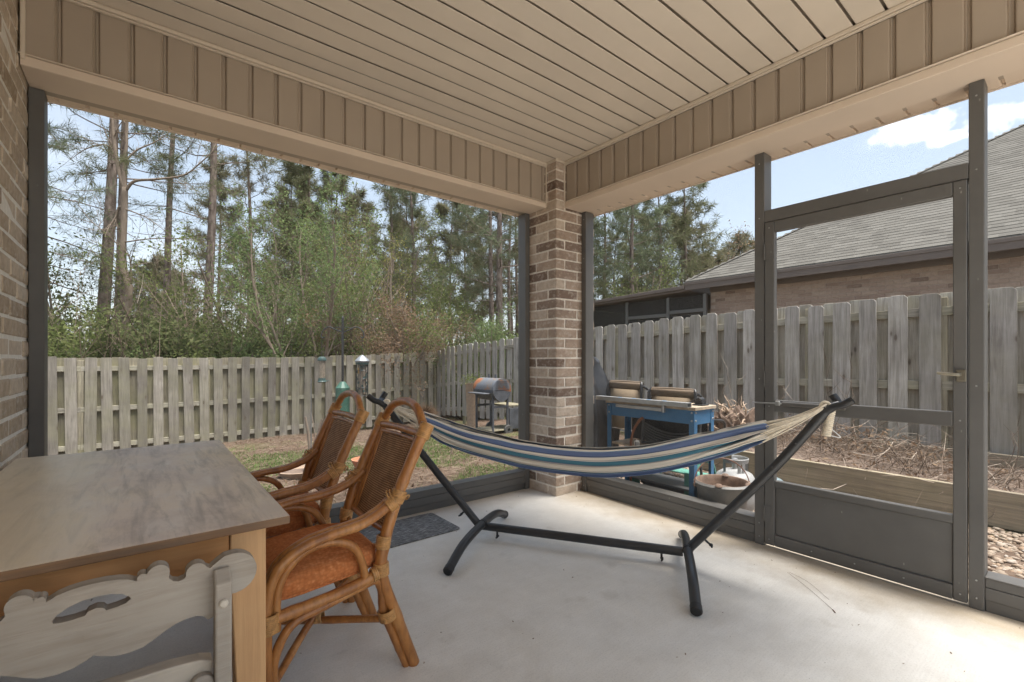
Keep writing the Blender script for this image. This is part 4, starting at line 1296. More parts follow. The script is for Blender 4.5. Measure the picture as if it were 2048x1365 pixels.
for s in (-1, 1):
    m = MB()
    u0, u1 = (0.189, 0.2195)
    a, b = (u0, u1) if s > 0 else (-u1, -u0)
    m.prism([(-0.040, 0.0), (-0.004, 0.0), (-0.004, 0.672), (-0.012, 0.676), (-0.040, 0.652)], 'x', a, b)
    leg = m.build("back_post", m_grey_wood, cc_, bevel=0.004, seg=2)
    m = MB(); m.lathe([(0.0, 0.006), (0.006, 0.0055), (0.0085, 0.003), (0.0085, -0.004)], 16, mtx=Matrix.Translation((s * 0.204, -0.0405, 0.612)) @ Matrix.Rotation(R(90), 4, 'X'))
    m.build("peg", m_grey_seat, leg, smooth='auto')
    m = MB(); m.box(a, b, -0.375, -0.340, 0.0, 0.418); m.build("front_leg", m_grey_wood, cc_, bevel=0.003)
    m = MB(); m.box(a + 0.004, b - 0.004, -0.339, -0.041, 0.36, 0.405); m.build("side_rail", m_grey_wood, cc_, bevel=0.003)
m = MB(); m.box(-0.20, 0.186, -0.385, -0.042, 0.420, 0.442)
m.build("seat", m_grey_seat, cc_, bevel=0.008, seg=3)
low = [(-0.188, 0.452), (-0.1, 0.446), (0.0, 0.444), (0.1, 0.446), (0.188, 0.452), (0.188, 0.482), (0.165, 0.491), (0.12, 0.496), (0.0, 0.499), (-0.12, 0.496), (-0.165, 0.491), (-0.188, 0.482)]
m = MB(); m.prism(low[::-1], 'y', -0.006, 0.030)
m.build("lower_slat", m_grey_seat, cc_, bevel=0.003, seg=2)
for s in (-1, 1):
    m = MB(); m.prism(([(s * 0.188, 0.40)] + [(s * p[0], p[1]) for p in arc(0.168, 0.445, 0.022, 20, 165, 8)] + [(s * 0.140, 0.40)])[::-s], 'y', -0.026, -0.007)
    m.build("scroll_bracket", m_grey_wood, cc_, bevel=0.002)

# ---------------------------------------------------------------- door mat
m = MB()
prof = []
mx0, mx1, my0, my1, rc = -1.80, -0.985, -0.128, 0.275, 0.03
for cx_, cy_, a in ((mx1 - rc, my1 - rc, 0), (mx0 + rc, my1 - rc, 90), (mx0 + rc, my0 + rc, 180), (mx1 - rc, my0 + rc, 270)):
    prof += arc(cx_, cy_, rc, a, a + 90, 5)
m.prism([(p[0] + 1.40, p[1] - 0.07) for p in prof], 'z', 0.0005, 0.008)
o = m.build("door_mat", m_mat, None, bevel=0.002, loc=(-1.40, 0.07, 0.0))
tag(o, "grey door mat with worn white print on the concrete by the back kick plate", "door mat")

# ---------------------------------------------------------------- hammock stand
U = Vector((0.533, -0.846, 0)); N_ = Vector((0.846, 0.533, 0)); P0 = Vector((-0.646, -0.832, 0))
stand = thing("hammock_stand", "black steel hammock stand with two curved feet on the concrete", "hammock stand", P0)
def W(s, z, n=0.0): return Vector((U.x * s + N_.x * n, U.y * s + N_.y * n, z))
MB().tube([W(-0.60, 0.075), W(0.59, 0.075)], 0.0245, 18).build("base_bar", m_black, stand, smooth='auto')
for s, A0, A1, A2, tips in ((-1, (-0.62, 0.085), (-1.02, 0.500), (-1.315, 0.815), [(-1.405, 0.872, -0.05), (-1.350, 0.888, 0.075)]), (1, (0.61, 0.085), (1.02, 0.555), (1.262, 0.872), [(1.350, 0.925, -0.055), (1.300, 0.940, 0.06)])):
    MB().tube(catmull([W(*A0), W(*A1), W(*A2)], 8), 0.0235, 18).build("arm", m_black, stand, smooth='auto')
    # collar and small bracket
    a, b = Vector(W(*A1)), Vector(W(*A2)); d = (b - a).normalized()
    for n_, (ts, tz, tn) in enumerate(tips):
        p0 = Vector(W(*A2)) - d * 0.03
        p1 = Vector(W(A2[0] + s * 0.018, A2[1] + 0.012, tn * 0.35))
        p2 = Vector(W(A2[0] + s * 0.055, A2[1] + 0.028, tn * 0.75))
        hk = MB().tube(catmull([p0, p1, p2, W(ts, tz, tn)], 7), [0.019] * 22, 14, cap=False).build("hook", m_black, stand, smooth='auto')
        e = Vector(W(ts, tz, tn)); dd = (e - p2).normalized()
        MB().tube([e - dd * 0.004, e - dd * 0.012], 0.0165, 14).build("end_cap", m_cap, hk, smooth='auto')
    # foot: a low arch across
    off = -0.62 * 1 if s < 0 else 0.0
    if s < 0:
        ends = [Vector((-1.397, -0.648, 0.026)), Vector((-0.630, -0.137, 0.026))]; mid = Vector((-0.975, -0.357, 0.098))
    else:
        ends = [Vector((-0.746, -1.648, 0.026)), Vector((0.010, -1.121, 0.026))]; mid = Vector((-0.340, -1.365, 0.098))
    e0, e1 = ends[0] - P0, ends[1] - P0; mm = mid - P0
    q0 = e0.lerp(mm, 0.42) + Vector((0, 0, 0.030)); q1 = e1.lerp(mm, 0.42) + Vector((0, 0, 0.030))
    pts = catmull([e0, q0, mm, q1, e1], 8)
    ft = MB().tube(pts, 0.0245, 18).build("foot", m_black, stand, smooth='auto')
    for e, qn in ((e0, q0), (e1, q1)):
        dd = (e - qn).normalized()
        MB().tube([e - dd * 0.030, e - dd * 0.001, e + dd * 0.004], [0.0262, 0.0262, 0.022], 18).build("end_cap", m_cap, ft, smooth='auto')
    dd = (q1 - q0).normalized()
    MB().tube([mm - dd * 0.012 + Vector((0, 0, 0)), mm + dd * 0.012], 0.0275, 18).build("collar", m_cap, ft, smooth='auto')
    # wing screws
    for (sp, zp, dirv) in ((A0[0] - s * 0.13, 0.062, Vector((0, 0, -1))), (A0[0] + s * 0.09, 0.155, (U * (s * 0.75) + Vector((0, 0, -0.66))).normalized())):
        p = W(sp, zp)
        k = MB(); k.tube([p, p + dirv * 0.040], 0.006, 8)
        c0 = p + dirv * 0.040
        for sg in (-1, 1):
            k.tube([c0 - dirv * 0.004, c0 + N_ * (sg * 0.010) + U * 0.004, c0 + N_ * (sg * 0.022) + dirv * 0.004], [0.008, 0.007, 0.004], 8)
        k.build("wing_screw", m_cap, stand, smooth='auto')
    # adjustment holes as small studs along the arm
    k = MB()
    for f in (0.28, 0.46, 0.62, 0.78):
        p = Vector(W(*A0)).lerp(Vector(W(*A2)), f) + N_ * -0.0225
        k.lathe([(0.0, 0.0022), (0.0045, 0.0015), (0.0055, 0.0)], 10, mtx=Matrix.Translation(p) @ (-N_).to_track_quat('Z', 'Y').to_matrix().to_4x4())
    k.build("hole_plug", m_cap, stand)

# ---------------------------------------------------------------- hammock cloth
ham = thing("hammock", "blue, teal and cream striped cotton hammock slung on the black stand", "hammock", P0)
def interp(x, tab):
    for (a, b), (c, d) in zip(tab, tab[1:]):
        if a <= x <= c:
            t_ = (x - a) / (c - a); return b + (d - b) * t_
    return tab[0][1] if x < tab[0][0] else tab[-1][1]
def smooth_tab(tab, n=12):
    pts = catmull([(a, b, 0) for a, b in tab], n)
    return [(p.x, p.y) for p in pts]
TOPT = smooth_tab([(-1.00, 0.764), (-0.80, 0.712), (-0.60, 0.668), (-0.30, 0.622), (0.0, 0.605), (0.30, 0.628), (0.55, 0.679), (0.78, 0.740), (0.965, 0.796)])
BOTT = smooth_tab([(-1.00, 0.660), (-0.80, 0.565), (-0.54, 0.508), (-0.25, 0.466), (0.086, 0.4505), (0.32, 0.477), (0.55, 0.530), (0.80, 0.622), (0.975, 0.703)])
NU, NV = 150, 190
rh = random.Random(3)
fold = [(rh.uniform(3, 9), rh.uniform(0, 6.28), rh.uniform(-1.6, 1.6), rh.uniform(0.5, 1.0)) for _ in range(5)]
V, F, UV = [], [], []
for i in range(NU + 1):
    u = i / NU
    for j in range(NV + 1):
        v = j / NV
        s0 = -1.0 + 1.975 * u
        # gathered ends are ragged: each group of yarns ends at its own place
        rag = 0.022 * math.sin(v * 21) * (1 if u > 0.5 else -0.8)
        s = s0 + rag * smoothstep(0.9, 1.0, abs(2 * u - 1))
        zt, zb = interp(s0, TOPT), interp(s0, BOTT)
        endq = abs(2 * u - 1)
        gather = smoothstep(0.55, 1.0, endq)
        # cross section: near side down, round the bottom, far side up (a slim U)
        wv = v * 1.06
        if v < 0.46:                       # near side
            q = v / 0.46; z = zt + (zb - zt) * (q ** 0.92); n_ = -0.075 * math.sin(math.pi * min(1, q * 0.78 + 0.16)) - 0.012
        elif v < 0.54:
            q = (v - 0.46) / 0.08; z = zb - 0.010 * math.sin(math.pi * q); n_ = -0.047 + 0.094 * q
        else:
            q = (v - 0.54) / 0.46; z = zb + (zt + 0.006 - zb) * (q ** 1.1); n_ = 0.047 + 0.03 * math.sin(math.pi * q) - 0.03 * q
        n_ *= (1 - 0.35 * gather)
        amp = 0.0085 + 0.010 * gather
        wr = mn.noise(Vector((s0 * 2.6, v * 15.0, 1.7))) * 0.010 + mn.noise(Vector((s0 * 7.0 + v * 6, v * 34.0, 4.2))) * 0.0045
        f_ = sum(w_ * math.sin(fr * 6.28 * v * (1.0 + 0.35 * gather) + ph + sk * s0) for fr, ph, sk, w_ in fold) / 2.6
        n_ += (amp * f_ + wr) * (-1 if v < 0.5 else 1)
        z += 0.3 * amp * math.sin(17 * v + 2.3 * s0) + (0.010 * mn.noise(Vector((s0 * 2.2, 9.1, 0.3))) + 0.005 * mn.noise(Vector((s0 * 6.5, 2.1, 0.3)))) * (1 - gather) * (1 if (v < 0.08 or v > 0.92) else 0.25)
        # slack ripple of the upper hem
        if v < 0.12: n_ += -0.012 * math.sin(s0 * 7.0) * (1 - v / 0.12) * (1 - gather)
        p = W(s, z, n_)
        V.append(p); UV.append((s0 * 0.5 + 0.5, v + 0.012 * math.sin(s0 * 2.1 + 6 * v) * (1 - gather) + 0.010 * mn.noise(Vector((s0 * 3.1, v * 9, 7.7)))))
for i in range(NU):
    for j in range(NV):
        a = i * (NV + 1) + j
        F.append((a, a + NV + 1, a + NV + 2, a + 1))
me = np_mesh("cloth", V, F, m_hammock, True)
ul = me.uv_layers.new(name="UVMap")
idx = np.zeros(len(me.loops), dtype=np.int32); me.loops.foreach_get("vertex_index", idx)
ul.data.foreach_set("uv", np.array(UV, dtype=np.float32)[idx].ravel())
cloth = link("cloth", me, ham)
so = cloth.modifiers.new("thickness", 'SOLIDIFY'); so.thickness = 0.0022; so.offset = 0
# spreader cords to the forks
for side in (-1, 1):
    iu = 0 if side < 0 else NU
    knot = W(-1.300, 0.822) if side < 0 else W(1.256, 0.886)
    m = MB()
    for k in range(30):
        j = int((k + 0.5) / 30 * NV)
        p = Vector(V[iu * (NV + 1) + j])
        e = Vector(knot) + N_ * rh.uniform(-0.014, 0.014) + Vector((0, 0, rh.uniform(-0.014, 0.014)))
        mid = p.lerp(e, 0.5) + Vector((0, 0, -0.006 + rh.uniform(-0.004, 0.004))) + N_ * rh.uniform(-0.004, 0.004)
        m.tube(catmull([p - (e - p).normalized() * 0.012, mid, e], 4), 0.0028, 5)
    m.build("spreader_cords", m_cord, ham, smooth=True)
    # loop over the fork
    m = MB(); d = U * side
    ringp = [Vector(knot) + d * 0.018 * math.cos(a) + N_ * 0.012 * math.sin(a) * 0 + Vector((0, 0, 0.020 * math.sin(a))) + N_ * (0.020 * math.sin(a * 0.5)) for a in np.linspace(0, 2 * math.pi, 20)]
    m.tube(ringp, 0.008, 8, cap=False)
    # whipped tail hanging down
    t0 = Vector(knot) + d * 0.022 + Vector((0, 0, -0.006)); t1 = t0 + Vector((0, 0, -0.135)) - d * 0.022
    nring = 15
    for q in range(nring):
        c = t0.lerp(t1, q / (nring - 1))
        m.lathe([(0.016 + 0.0055 * math.cos(a), 0.0055 * math.sin(a)) for a in np.linspace(-2.3, 2.3, 6)], 14, mtx=Matrix.Translation(c) @ (t1 - t0).to_track_quat('Z', 'Y').to_matrix().to_4x4())
    m.tube([t0, t1], 0.0155, 12)
    m.build("loop_rope", m_cord, ham, smooth='auto')
# care tag string
m = MB(); m.tube(catmull([W(1.262, 0.79), W(1.30, 0.755), W(1.315, 0.735), W(1.275, 0.742)], 6), 0.0022, 6)
m.build("tag_string", m_label, ham, smooth=True)

# fallen pine needles on the slab
m = MB()
m.tube(catmull([(0.02, -1.72, 0.003), (-0.09, -1.857, 0.004), (-0.22, -2.00, 0.003)], 5), 0.0006, 5)
m.tube(catmull([(0.03, -1.725, 0.003), (-0.02, -1.83, 0.005), (-0.13, -1.955, 0.003)], 5), 0.0005, 5)
m.tube([(-0.215, -1.995, 0.003), (-0.235, -2.01, 0.003)], 0.002, 5)
gd = np.random.default_rng(15); Cd = []
while len(Cd) < 150:
    x_, y_ = gd.uniform(-3.0, 0.27), gd.uniform(-3.2, 0.30)
    if gd.uniform() < 0.10 + 0.8 * math.exp(-(0.27 - x_) / 0.12) + 0.8 * math.exp(-(0.30 - y_) / 0.10): Cd.append((x_, y_, 0.0035))
Vd, Fd = leaf_quads(gd, np.array(Cd), 0.0055, (0, 0, 3.0))
Vd[:, 2] = np.clip(Vd[:, 2], 0.0012, 0.006)
dl = link("leaf_bits", np_mesh("leaf_bits", Vd, Fd, m_leaf_brown)); tag(dl, kind="stuff")
o = m.build("pine_needle", m_handle)
tag(o, "brown fallen pine needle pair on the concrete in front of the screen door", "pine needle")

# =================================================================== THINGS OUTSIDE THE DOOR SIDE
ry = random.Random(17)
def tri_ico(n, seed, size_fn, pos_fn, flat=0.6):
    """n pebble-like 20-face solids in one mesh"""
    g = np.random.default_rng(seed)
    ph = (1 + 5 ** 0.5) / 2
    base = np.array([(-1, ph, 0), (1, ph, 0), (-1, -ph, 0), (1, -ph, 0), (0, -1, ph), (0, 1, ph), (0, -1, -ph), (0, 1, -ph), (ph, 0, -1), (ph, 0, 1), (-ph, 0, -1), (-ph, 0, 1)]) / (1 + ph * ph) ** 0.5
    fc = np.array([(0, 11, 5), (0, 5, 1), (0, 1, 7), (0, 7, 10), (0, 10, 11), (1, 5, 9), (5, 11, 4), (11, 10, 2), (10, 7, 6), (7, 1, 8), (3, 9, 4), (3, 4, 2), (3, 2, 6), (3, 6, 8), (3, 8, 9), (4, 9, 5), (2, 4, 11), (6, 2, 10), (8, 6, 7), (9, 8, 1)])
    sz = size_fn(g, n)
    asp = g.uniform(0.65, 1.35, (n, 2))
    V = np.repeat(base[None], n, 0) * (1 + g.uniform(-0.10, 0.10, (n, 12, 1)))
    V[:, :, 0] *= asp[:, 0:1]; V[:, :, 1] *= asp[:, 1:2]; V[:, :, 2] *= flat
    a = g.uniform(0, 6.28, n); ca, sa = np.cos(a)[:, None], np.sin(a)[:, None]
    x, y = V[:, :, 0] * ca - V[:, :, 1] * sa, V[:, :, 0] * sa + V[:, :, 1] * ca
    tl = g.normal(0, 0.25, n)[:, None]
    z = V[:, :, 2] + x * tl
    V = np.stack([x, y, z], 2) * sz[:, None, None] + pos_fn(g, n, sz)[:, None, :]
    F = (fc[None] + (np.arange(n) * 12)[:, None, None]).reshape(-1, 3)
    return V.reshape(-1, 3), F
def gpos(g, n, sz):
    x = g.uniform(0.49, 2.06, n); y = g.uniform(-3.9, 1.3, n)
    z = np.array([gz(a, b) for a, b in zip(x, y)]) + g.uniform(-0.2, 0.6, n) * sz
    return np.stack([x, y, z], 1)
Vp, Fp = tri_ico(15000, 4, lambda g, n: np.clip(g.normal(0.016, 0.005, n), 0.008, 0.032), gpos)
o = link("gravel", np_mesh("gravel", Vp, Fp, m_pebble, True)); tag(o, kind="stuff")

# raised bed
bed = thing("raised_bed", "long timber raised bed full of brush along the grey fence", "raised bed", (2.1, 0, 0))
MB().box(0, 0.040, -4.3, 0.75, -0.07, 0.190).build("board", m_bed, bed, bevel=0.004)
MB().box(1.50, 1.54, -4.3, 0.75, -0.05, 0.235).build("board", m_bed, bed, bevel=0.004)
MB().box(0.041, 1.499, 0.71, 0.75, -0.07, 0.19).build("board", m_bed, bed, bevel=0.004)
Vs = []; nxs, nys = 16, 50
for j in range(nys):
    for i in range(nxs):
        xx = 0.042 + 1.456 * i / (nxs - 1); yy = -4.29 + 4.99 * j / (nys - 1)
        Vs.append((xx, yy, 0.10 + ry.uniform(-0.02, 0.03) + 0.10 * math.exp(-((xx - 0.6) ** 2 + (yy + 0.8) ** 2) / 0.5)))
link("soil", np_mesh("soil", Vs, [(j * nxs + i, j * nxs + i + 1, (j + 1) * nxs + i + 1, (j + 1) * nxs + i) for j in range(nys - 1) for i in range(nxs - 1)], m_soil, True), bed)

# brush pile: thin crooked twigs
def twig_mesh(n, seed, start_fn, L=(0.2, 0.7), r=(0.0012, 0.0032), up=0.25, seg=4, droop=0.15):
    g = np.random.default_rng(seed); m = MB()
    for k in range(n):
        p = Vector(start_fn(g))
        d = Vector((g.normal(), g.normal(), g.normal() * 0.45 + up)).normalized()
        l = g.uniform(*L); rr_ = g.uniform(*r) * (0.6 + l)
        pts = [p.copy()]; 
        for s in range(seg):
            d = (d + Vector(g.normal(0, 0.22, 3)) + Vector((0, 0, -droop))).normalized()
            p = p + d * (l / seg); pts.append(p.copy())
        m.tube(pts, [rr_ * (1 - 0.75 * i / seg) for i in range(seg + 1)], 4, cap=False)
        if g.uniform() < 0.6:
            q = pts[2]; d2 = (d + Vector(g.normal(0, 0.7, 3))).normalized()
            m.tube([q, q + d2 * l * 0.2, q + d2 * l * 0.36 + Vector((0, 0, 0.02))], [rr_ * 0.55, rr_ * 0.4, rr_ * 0.15], 3, cap=False)
    return m
def bstart(g):
    while True:
        x = g.uniform(0.05, 1.35); y = g.uniform(-3.2, 0.3)
        h = 0.36 * math.exp(-((x - 0.75) / 0.55) ** 2) * (1.0 if y > -1.3 else math.exp(-((y + 1.3) / 0.9) ** 2))
        if g.uniform() < 0.25 + h * 2.4: break
    return (x, y, 0.10 + g.uniform(0, 1) ** 0.8 * h)
o = twig_mesh(1500, 2, bstart, L=(0.15, 0.62), r=(0.0016, 0.0042), up=0.0, droop=0.16).build("brush_pile", m_twig, None, loc=(2.1, 0, 0))
tag(o, "heap of dry brush twigs lying in the raised bed by the fence", "brush pile")
# dry leaves caught in it
gl = np.random.default_rng(6)
Cl = np.array([bstart(gl) for _ in range(1300)]) + np.array((2.1, 0, 0.0)) + gl.normal(0, 0.03, (1300, 3))
Vq, Fq = leaf_quads(gl, Cl, 0.022)
o = link("leaf_litter", np_mesh("leaf_litter", Vq, Fq, m_leaf_brown)); tag(o, kind="stuff")
# tall dead stalks
def stalk(loc, n, h, seed, label, lean=0.25):
    g = np.random.default_rng(seed); m = MB()
    for k in range(n):
        d = Vector((g.normal(0, lean), g.normal(0, lean), 1)).normalized()
        p = Vector((g.normal(0, 0.05), g.normal(0, 0.05), 0)); l = h * g.uniform(0.6, 1.05); pts = [p.copy()]
        for s in range(6):
            d = (d + Vector((g.normal(0, 0.14), g.normal(0, 0.14), 0.0))).normalized(); p = p + d * l / 6; pts.append(p.copy())
            if s > 1 and g.uniform() < 0.75:
                d2 = (d + Vector((g.normal(0, 0.7), g.normal(0, 0.7), 0.1))).normalized()
                m.tube([p, p + d2 * l * 0.13, p + d2 * l * 0.22 + Vector((0, 0, 0.02))], [0.0022, 0.0016, 0.0008], 4, cap=False)
        m.tube(pts, [0.0042 * (1 - 0.7 * i / 6) for i in range(7)], 5, cap=False)
    o = m.build("dead_stalks", m_twig, None, loc=loc)
    return tag(o, label, "dead plant")
stalk((2.75, -1.10, 0.20), 7, 0.85, 3, "tangle of tall dry stalks standing over the hammock's right hook", 0.35)
stalk((2.62, -0.40, 0.22), 5, 0.95, 4, "thin dry stalks standing beside the upturned root ball", 0.2)
stalk((2.5, -2.25, 0.15), 9, 0.48, 5, "pale bare twigs seen right of the screen door post", 0.7)
stalk((2.55, -1.75, 0.15), 8, 0.42, 6, "bare pale twigs low behind the screen door's latch side", 0.7)

# upturned root ball
stump = thing("tree_stump", "upturned stump with bleached curling roots beside the blue bench", "stump", (2.58, -0.20, 0.12))
V, F = tri_ico(1, 9, lambda g, n: np.full(n, 1.0), lambda g, n, s: np.zeros((n, 3)), 1.0)
bm = bmesh.new(); bmesh.ops.create_icosphere(bm, subdivisions=4, radius=1.0)
for v in bm.verts:
    q = mn.fractal(v.co * 2.2, 0.6, 2.0, 4) * 0.30 + mn.noise(v.co * 9) * 0.06
    v.co = Vector((v.co.x * 0.22, v.co.y * 0.25, v.co.z * 0.21 + 0.20)) * (1 + q)
me = bpy.data.meshes.new("root_ball"); bm.to_mesh(me); bm.free(); me.materials.append(m_rootball)
link("root_ball", me, stump)
g = np.random.default_rng(12)
for k in range(46):
    th, ph_ = g.uniform(0, 6.28), g.uniform(-0.5, 1.45)
    d = Vector((math.cos(th) * math.cos(ph_), math.sin(th) * math.cos(ph_), math.sin(ph_)))
    p = Vector((d.x * 0.19, d.y * 0.22, 0.21 + d.z * 0.19)); pts = [p.copy()]; l = g.uniform(0.10, 0.30)
    for s in range(6):
        d = (d + Vector(g.normal(0, 0.42, 3)) + Vector((0, 0, -0.05))).normalized(); p = p + d * l / 6; pts.append(p.copy())
    r0 = g.uniform(0.006, 0.017)
    MB().tube(catmull(pts, 3), [r0 * (1 - 0.8 * i / 18) for i in range(19)], 7).build("root", m_root, stump, smooth='auto')

# ---------------------------------------------------------------- blue work bench
bx0, bx1, by0, by1 = 0.52, 0.80, -0.905, -0.095
GB = -0.075
bench = thing("work_bench", "blue painted steel work bench with wooden top outside the screen", "workbench", (bx0, by1, 0))
def bb(name, x0, x1, y0, y1, z0, z1, mat=m_blue, parent=bench, bev=0.002):
    return MB().box(x0 - bx0, x1 - bx0, y0 - by1, y1 - by1, z0, z1).build(name, mat, parent, bevel=bev)
for (xa, sx_) in ((bx0, 1), (bx1, -1)):
    for (ya, sy_) in ((by0, 1), (by1, -1)):
        m = MB()
        x_, y_ = xa - bx0, ya - by1
        pts = [(x_, y_), (x_ + sx_ * 0.042, y_), (x_ + sx_ * 0.042, y_ + sy_ * 0.003), (x_ + sx_ * 0.003, y_ + sy_ * 0.003), (x_ + sx_ * 0.003, y_ + sy_ * 0.042), (x_, y_ + sy_ * 0.042)]
        if sx_ * sy_ < 0: pts = pts[::-1]
        m.prism(pts, 'z', GB, 0.742)
        lg = m.build("leg", m_blue, bench)
        k = MB()
        for zz in (0.725, 0.665):
            k.lathe([(0.0, 0.006), (0.006, 0.005), (0.0085, 0.0)], 8, mtx=Matrix.Translation((x_ - sx_ * 0.0005, y_ + sy_ * 0.020, zz)) @ Matrix.Rotation(R(-90 * sx_), 4, 'Y'))
            k.lathe([(0.0, 0.006), (0.006, 0.005), (0.0085, 0.0)], 8, mtx=Matrix.Translation((x_ + sx_ * 0.020, y_ - sy_ * 0.0005, zz)) @ Matrix.Rotation(R(90 * sy_), 4, 'X'))
        k.build("bolt", m_bolt, lg)
bb("apron", bx0 + 0.0035, bx0 + 0.0065, by0 + 0.004, by1 - 0.004, 0.640, 0.742)
bb("apron", bx1 - 0.0065, bx1 - 0.0035, by0 + 0.004, by1 - 0.004, 0.640, 0.742)
bb("apron", bx0 + 0.007, bx1 - 0.007, by0 + 0.0035, by0 + 0.0065, 0.635, 0.742)
bb("apron", bx0 + 0.007, bx1 - 0.007, by1 - 0.0065, by1 - 0.0035, 0.640, 0.742)
bb("benchtop", bx0 - 0.008, bx1 + 0.012, by0 - 0.014, by1 + 0.012, 0.743, 0.767, m_ply)
bb("shelf", bx0 + 0.008, bx1 - 0.008, by0 + 0.05, by1 - 0.045, 0.395, 0.412, m_ply)
bb("shelf", bx0 + 0.008, bx1 - 0.008, by0 + 0.05, by1 - 0.045, 0.140, 0.155, m_tote)

bb("back_panel", bx1 - 0.0030, bx1 + 0.004, by0 + 0.05, by1 - 0.05, 0.415, 0.639, m_tarp)  # black sheet added so the space under the bench top reads as dark
rule = thing("aluminium_channel", "long dull aluminium channel lying along the front of the blue bench top", "metal channel", (0.455, -0.46, 0.768))
m = MB(); m.prism([(0, 0), (0.055, 0), (0.055, 0.028), (0.052, 0.028), (0.052, 0.003), (0.003, 0.003), (0.003, 0.030), (0.055, 0.030), (0.055, 0.033), (0, 0.033)], 'y', -0.43, 0.44)
m.build("channel", m_alu, rule)
m = MB(); m.box(0.02, 0.034, -0.20, 0.24, -0.050, -0.024); m.build("strip", m_alu, rule, bevel=0.003)
m = MB(); m.box(0.016, 0.042, -0.225, -0.205, -0.056, -0.001); m.build("clip", m_bolt, rule, bevel=0.002)
m = MB()
for q in (-0.22, -0.08, 0.06, 0.20): m.lathe([(0.0, 0.0012), (0.017, 0.001), (0.018, 0.0)], 16, c=(0.028, q, 0.033))
m.build("hole", m_blue, rule)
tool = thing("black_tool", "small stepped black tool block on the right end of the blue bench", "tool", (0.70, -0.855, 0.768))
m = MB(); m.box(-0.05, 0.05, -0.04, 0.045, 0.0, 0.010); m.build("base", m_cap, tool, bevel=0.003)
m = MB(); m.prism([(-0.03, 0.0105), (0.035, 0.0105), (0.03, 0.05), (0.0, 0.062), (-0.02, 0.05)], 'x', -0.03, 0.03); m.build("body", m_cap, tool, bevel=0.004)
m = MB(); m.tube([(0.0, 0.03, 0.05), (0.0, 0.055, 0.03), (-0.01, 0.085, 0.014)], 0.007, 8); m.build("lever", m_cap, tool, smooth='auto')

hnd = thing("axe_handle", "curved red brown wooden tool handle standing under the blue bench with a white tag", "tool handle", (0.50, -0.33, GB))
m = MB(); m.tube(catmull([(0.02, -0.01, 0.0), (0.02, -0.012, 0.25), (0.015, -0.015, 0.46), (0.0, -0.05, 0.60), (-0.006, -0.115, 0.70), (-0.008, -0.150, 0.725)], 8), [0.0105] * 30 + [0.0115] * 11, 12)
m.build("shaft", m_handle, hnd, smooth='auto')
m = MB(); m.prism([(-0.085, 0.47), (-0.045, 0.475), (-0.038, 0.52), (-0.06, 0.537), (-0.088, 0.530)], 'x', 0.030, 0.034)
tg = m.build("tag", m_label, hnd)
m = MB()
for q in (-0.079, -0.066, -0.053): m.box(0.0285, 0.0299, q - 0.003, q + 0.003, 0.485, 0.517)
m.build("print", m_cap, tg)

slc = thing("slatted_chair", "dark grey slatted chair pushed under the blue bench", "garden chair", (0.66, -0.60, GB))
for k in range(7):
    zc = 0.49 + 0.022 * k
    pts = [(0.02 + 0.03 * (1 - (q / 0.25) ** 2), q, zc + 0.07 * (q / 0.25) ** 2 - 0.03) for q in np.linspace(-0.25, 0.25, 13)]
    m = MB()
    vv, ff = [], []
    for p in pts: vv += [(p[0], p[1], p[2] - 0.006), (p[0] + 0.012, p[1], p[2] - 0.004), (p[0] + 0.012, p[1], p[2] + 0.006), (p[0], p[1], p[2] + 0.005)]
    for i in range(12):
        for j in range(4):
            a, b = i * 4 + j, i * 4 + (j + 1) % 4
            ff.append((a, b, b + 4, a + 4))
    m.add(vv, ff); m.build("slat", m_slat, slc)
for s in (-1, 1):
    m = MB(); m.tube(catmull([(0.10, s * 0.255, 0.0), (0.05, s * 0.255, 0.30), (0.015, s * 0.255, 0.50), (0.03, s * 0.255, 0.70)], 6), 0.011, 10); m.build("side_frame", m_slat, slc, smooth='auto')
MB().box(-0.02, 0.11, -0.24, 0.24, 0.405 + 0.09, 0.415 + 0.09).build("seat", m_slat, slc, bevel=0.003)

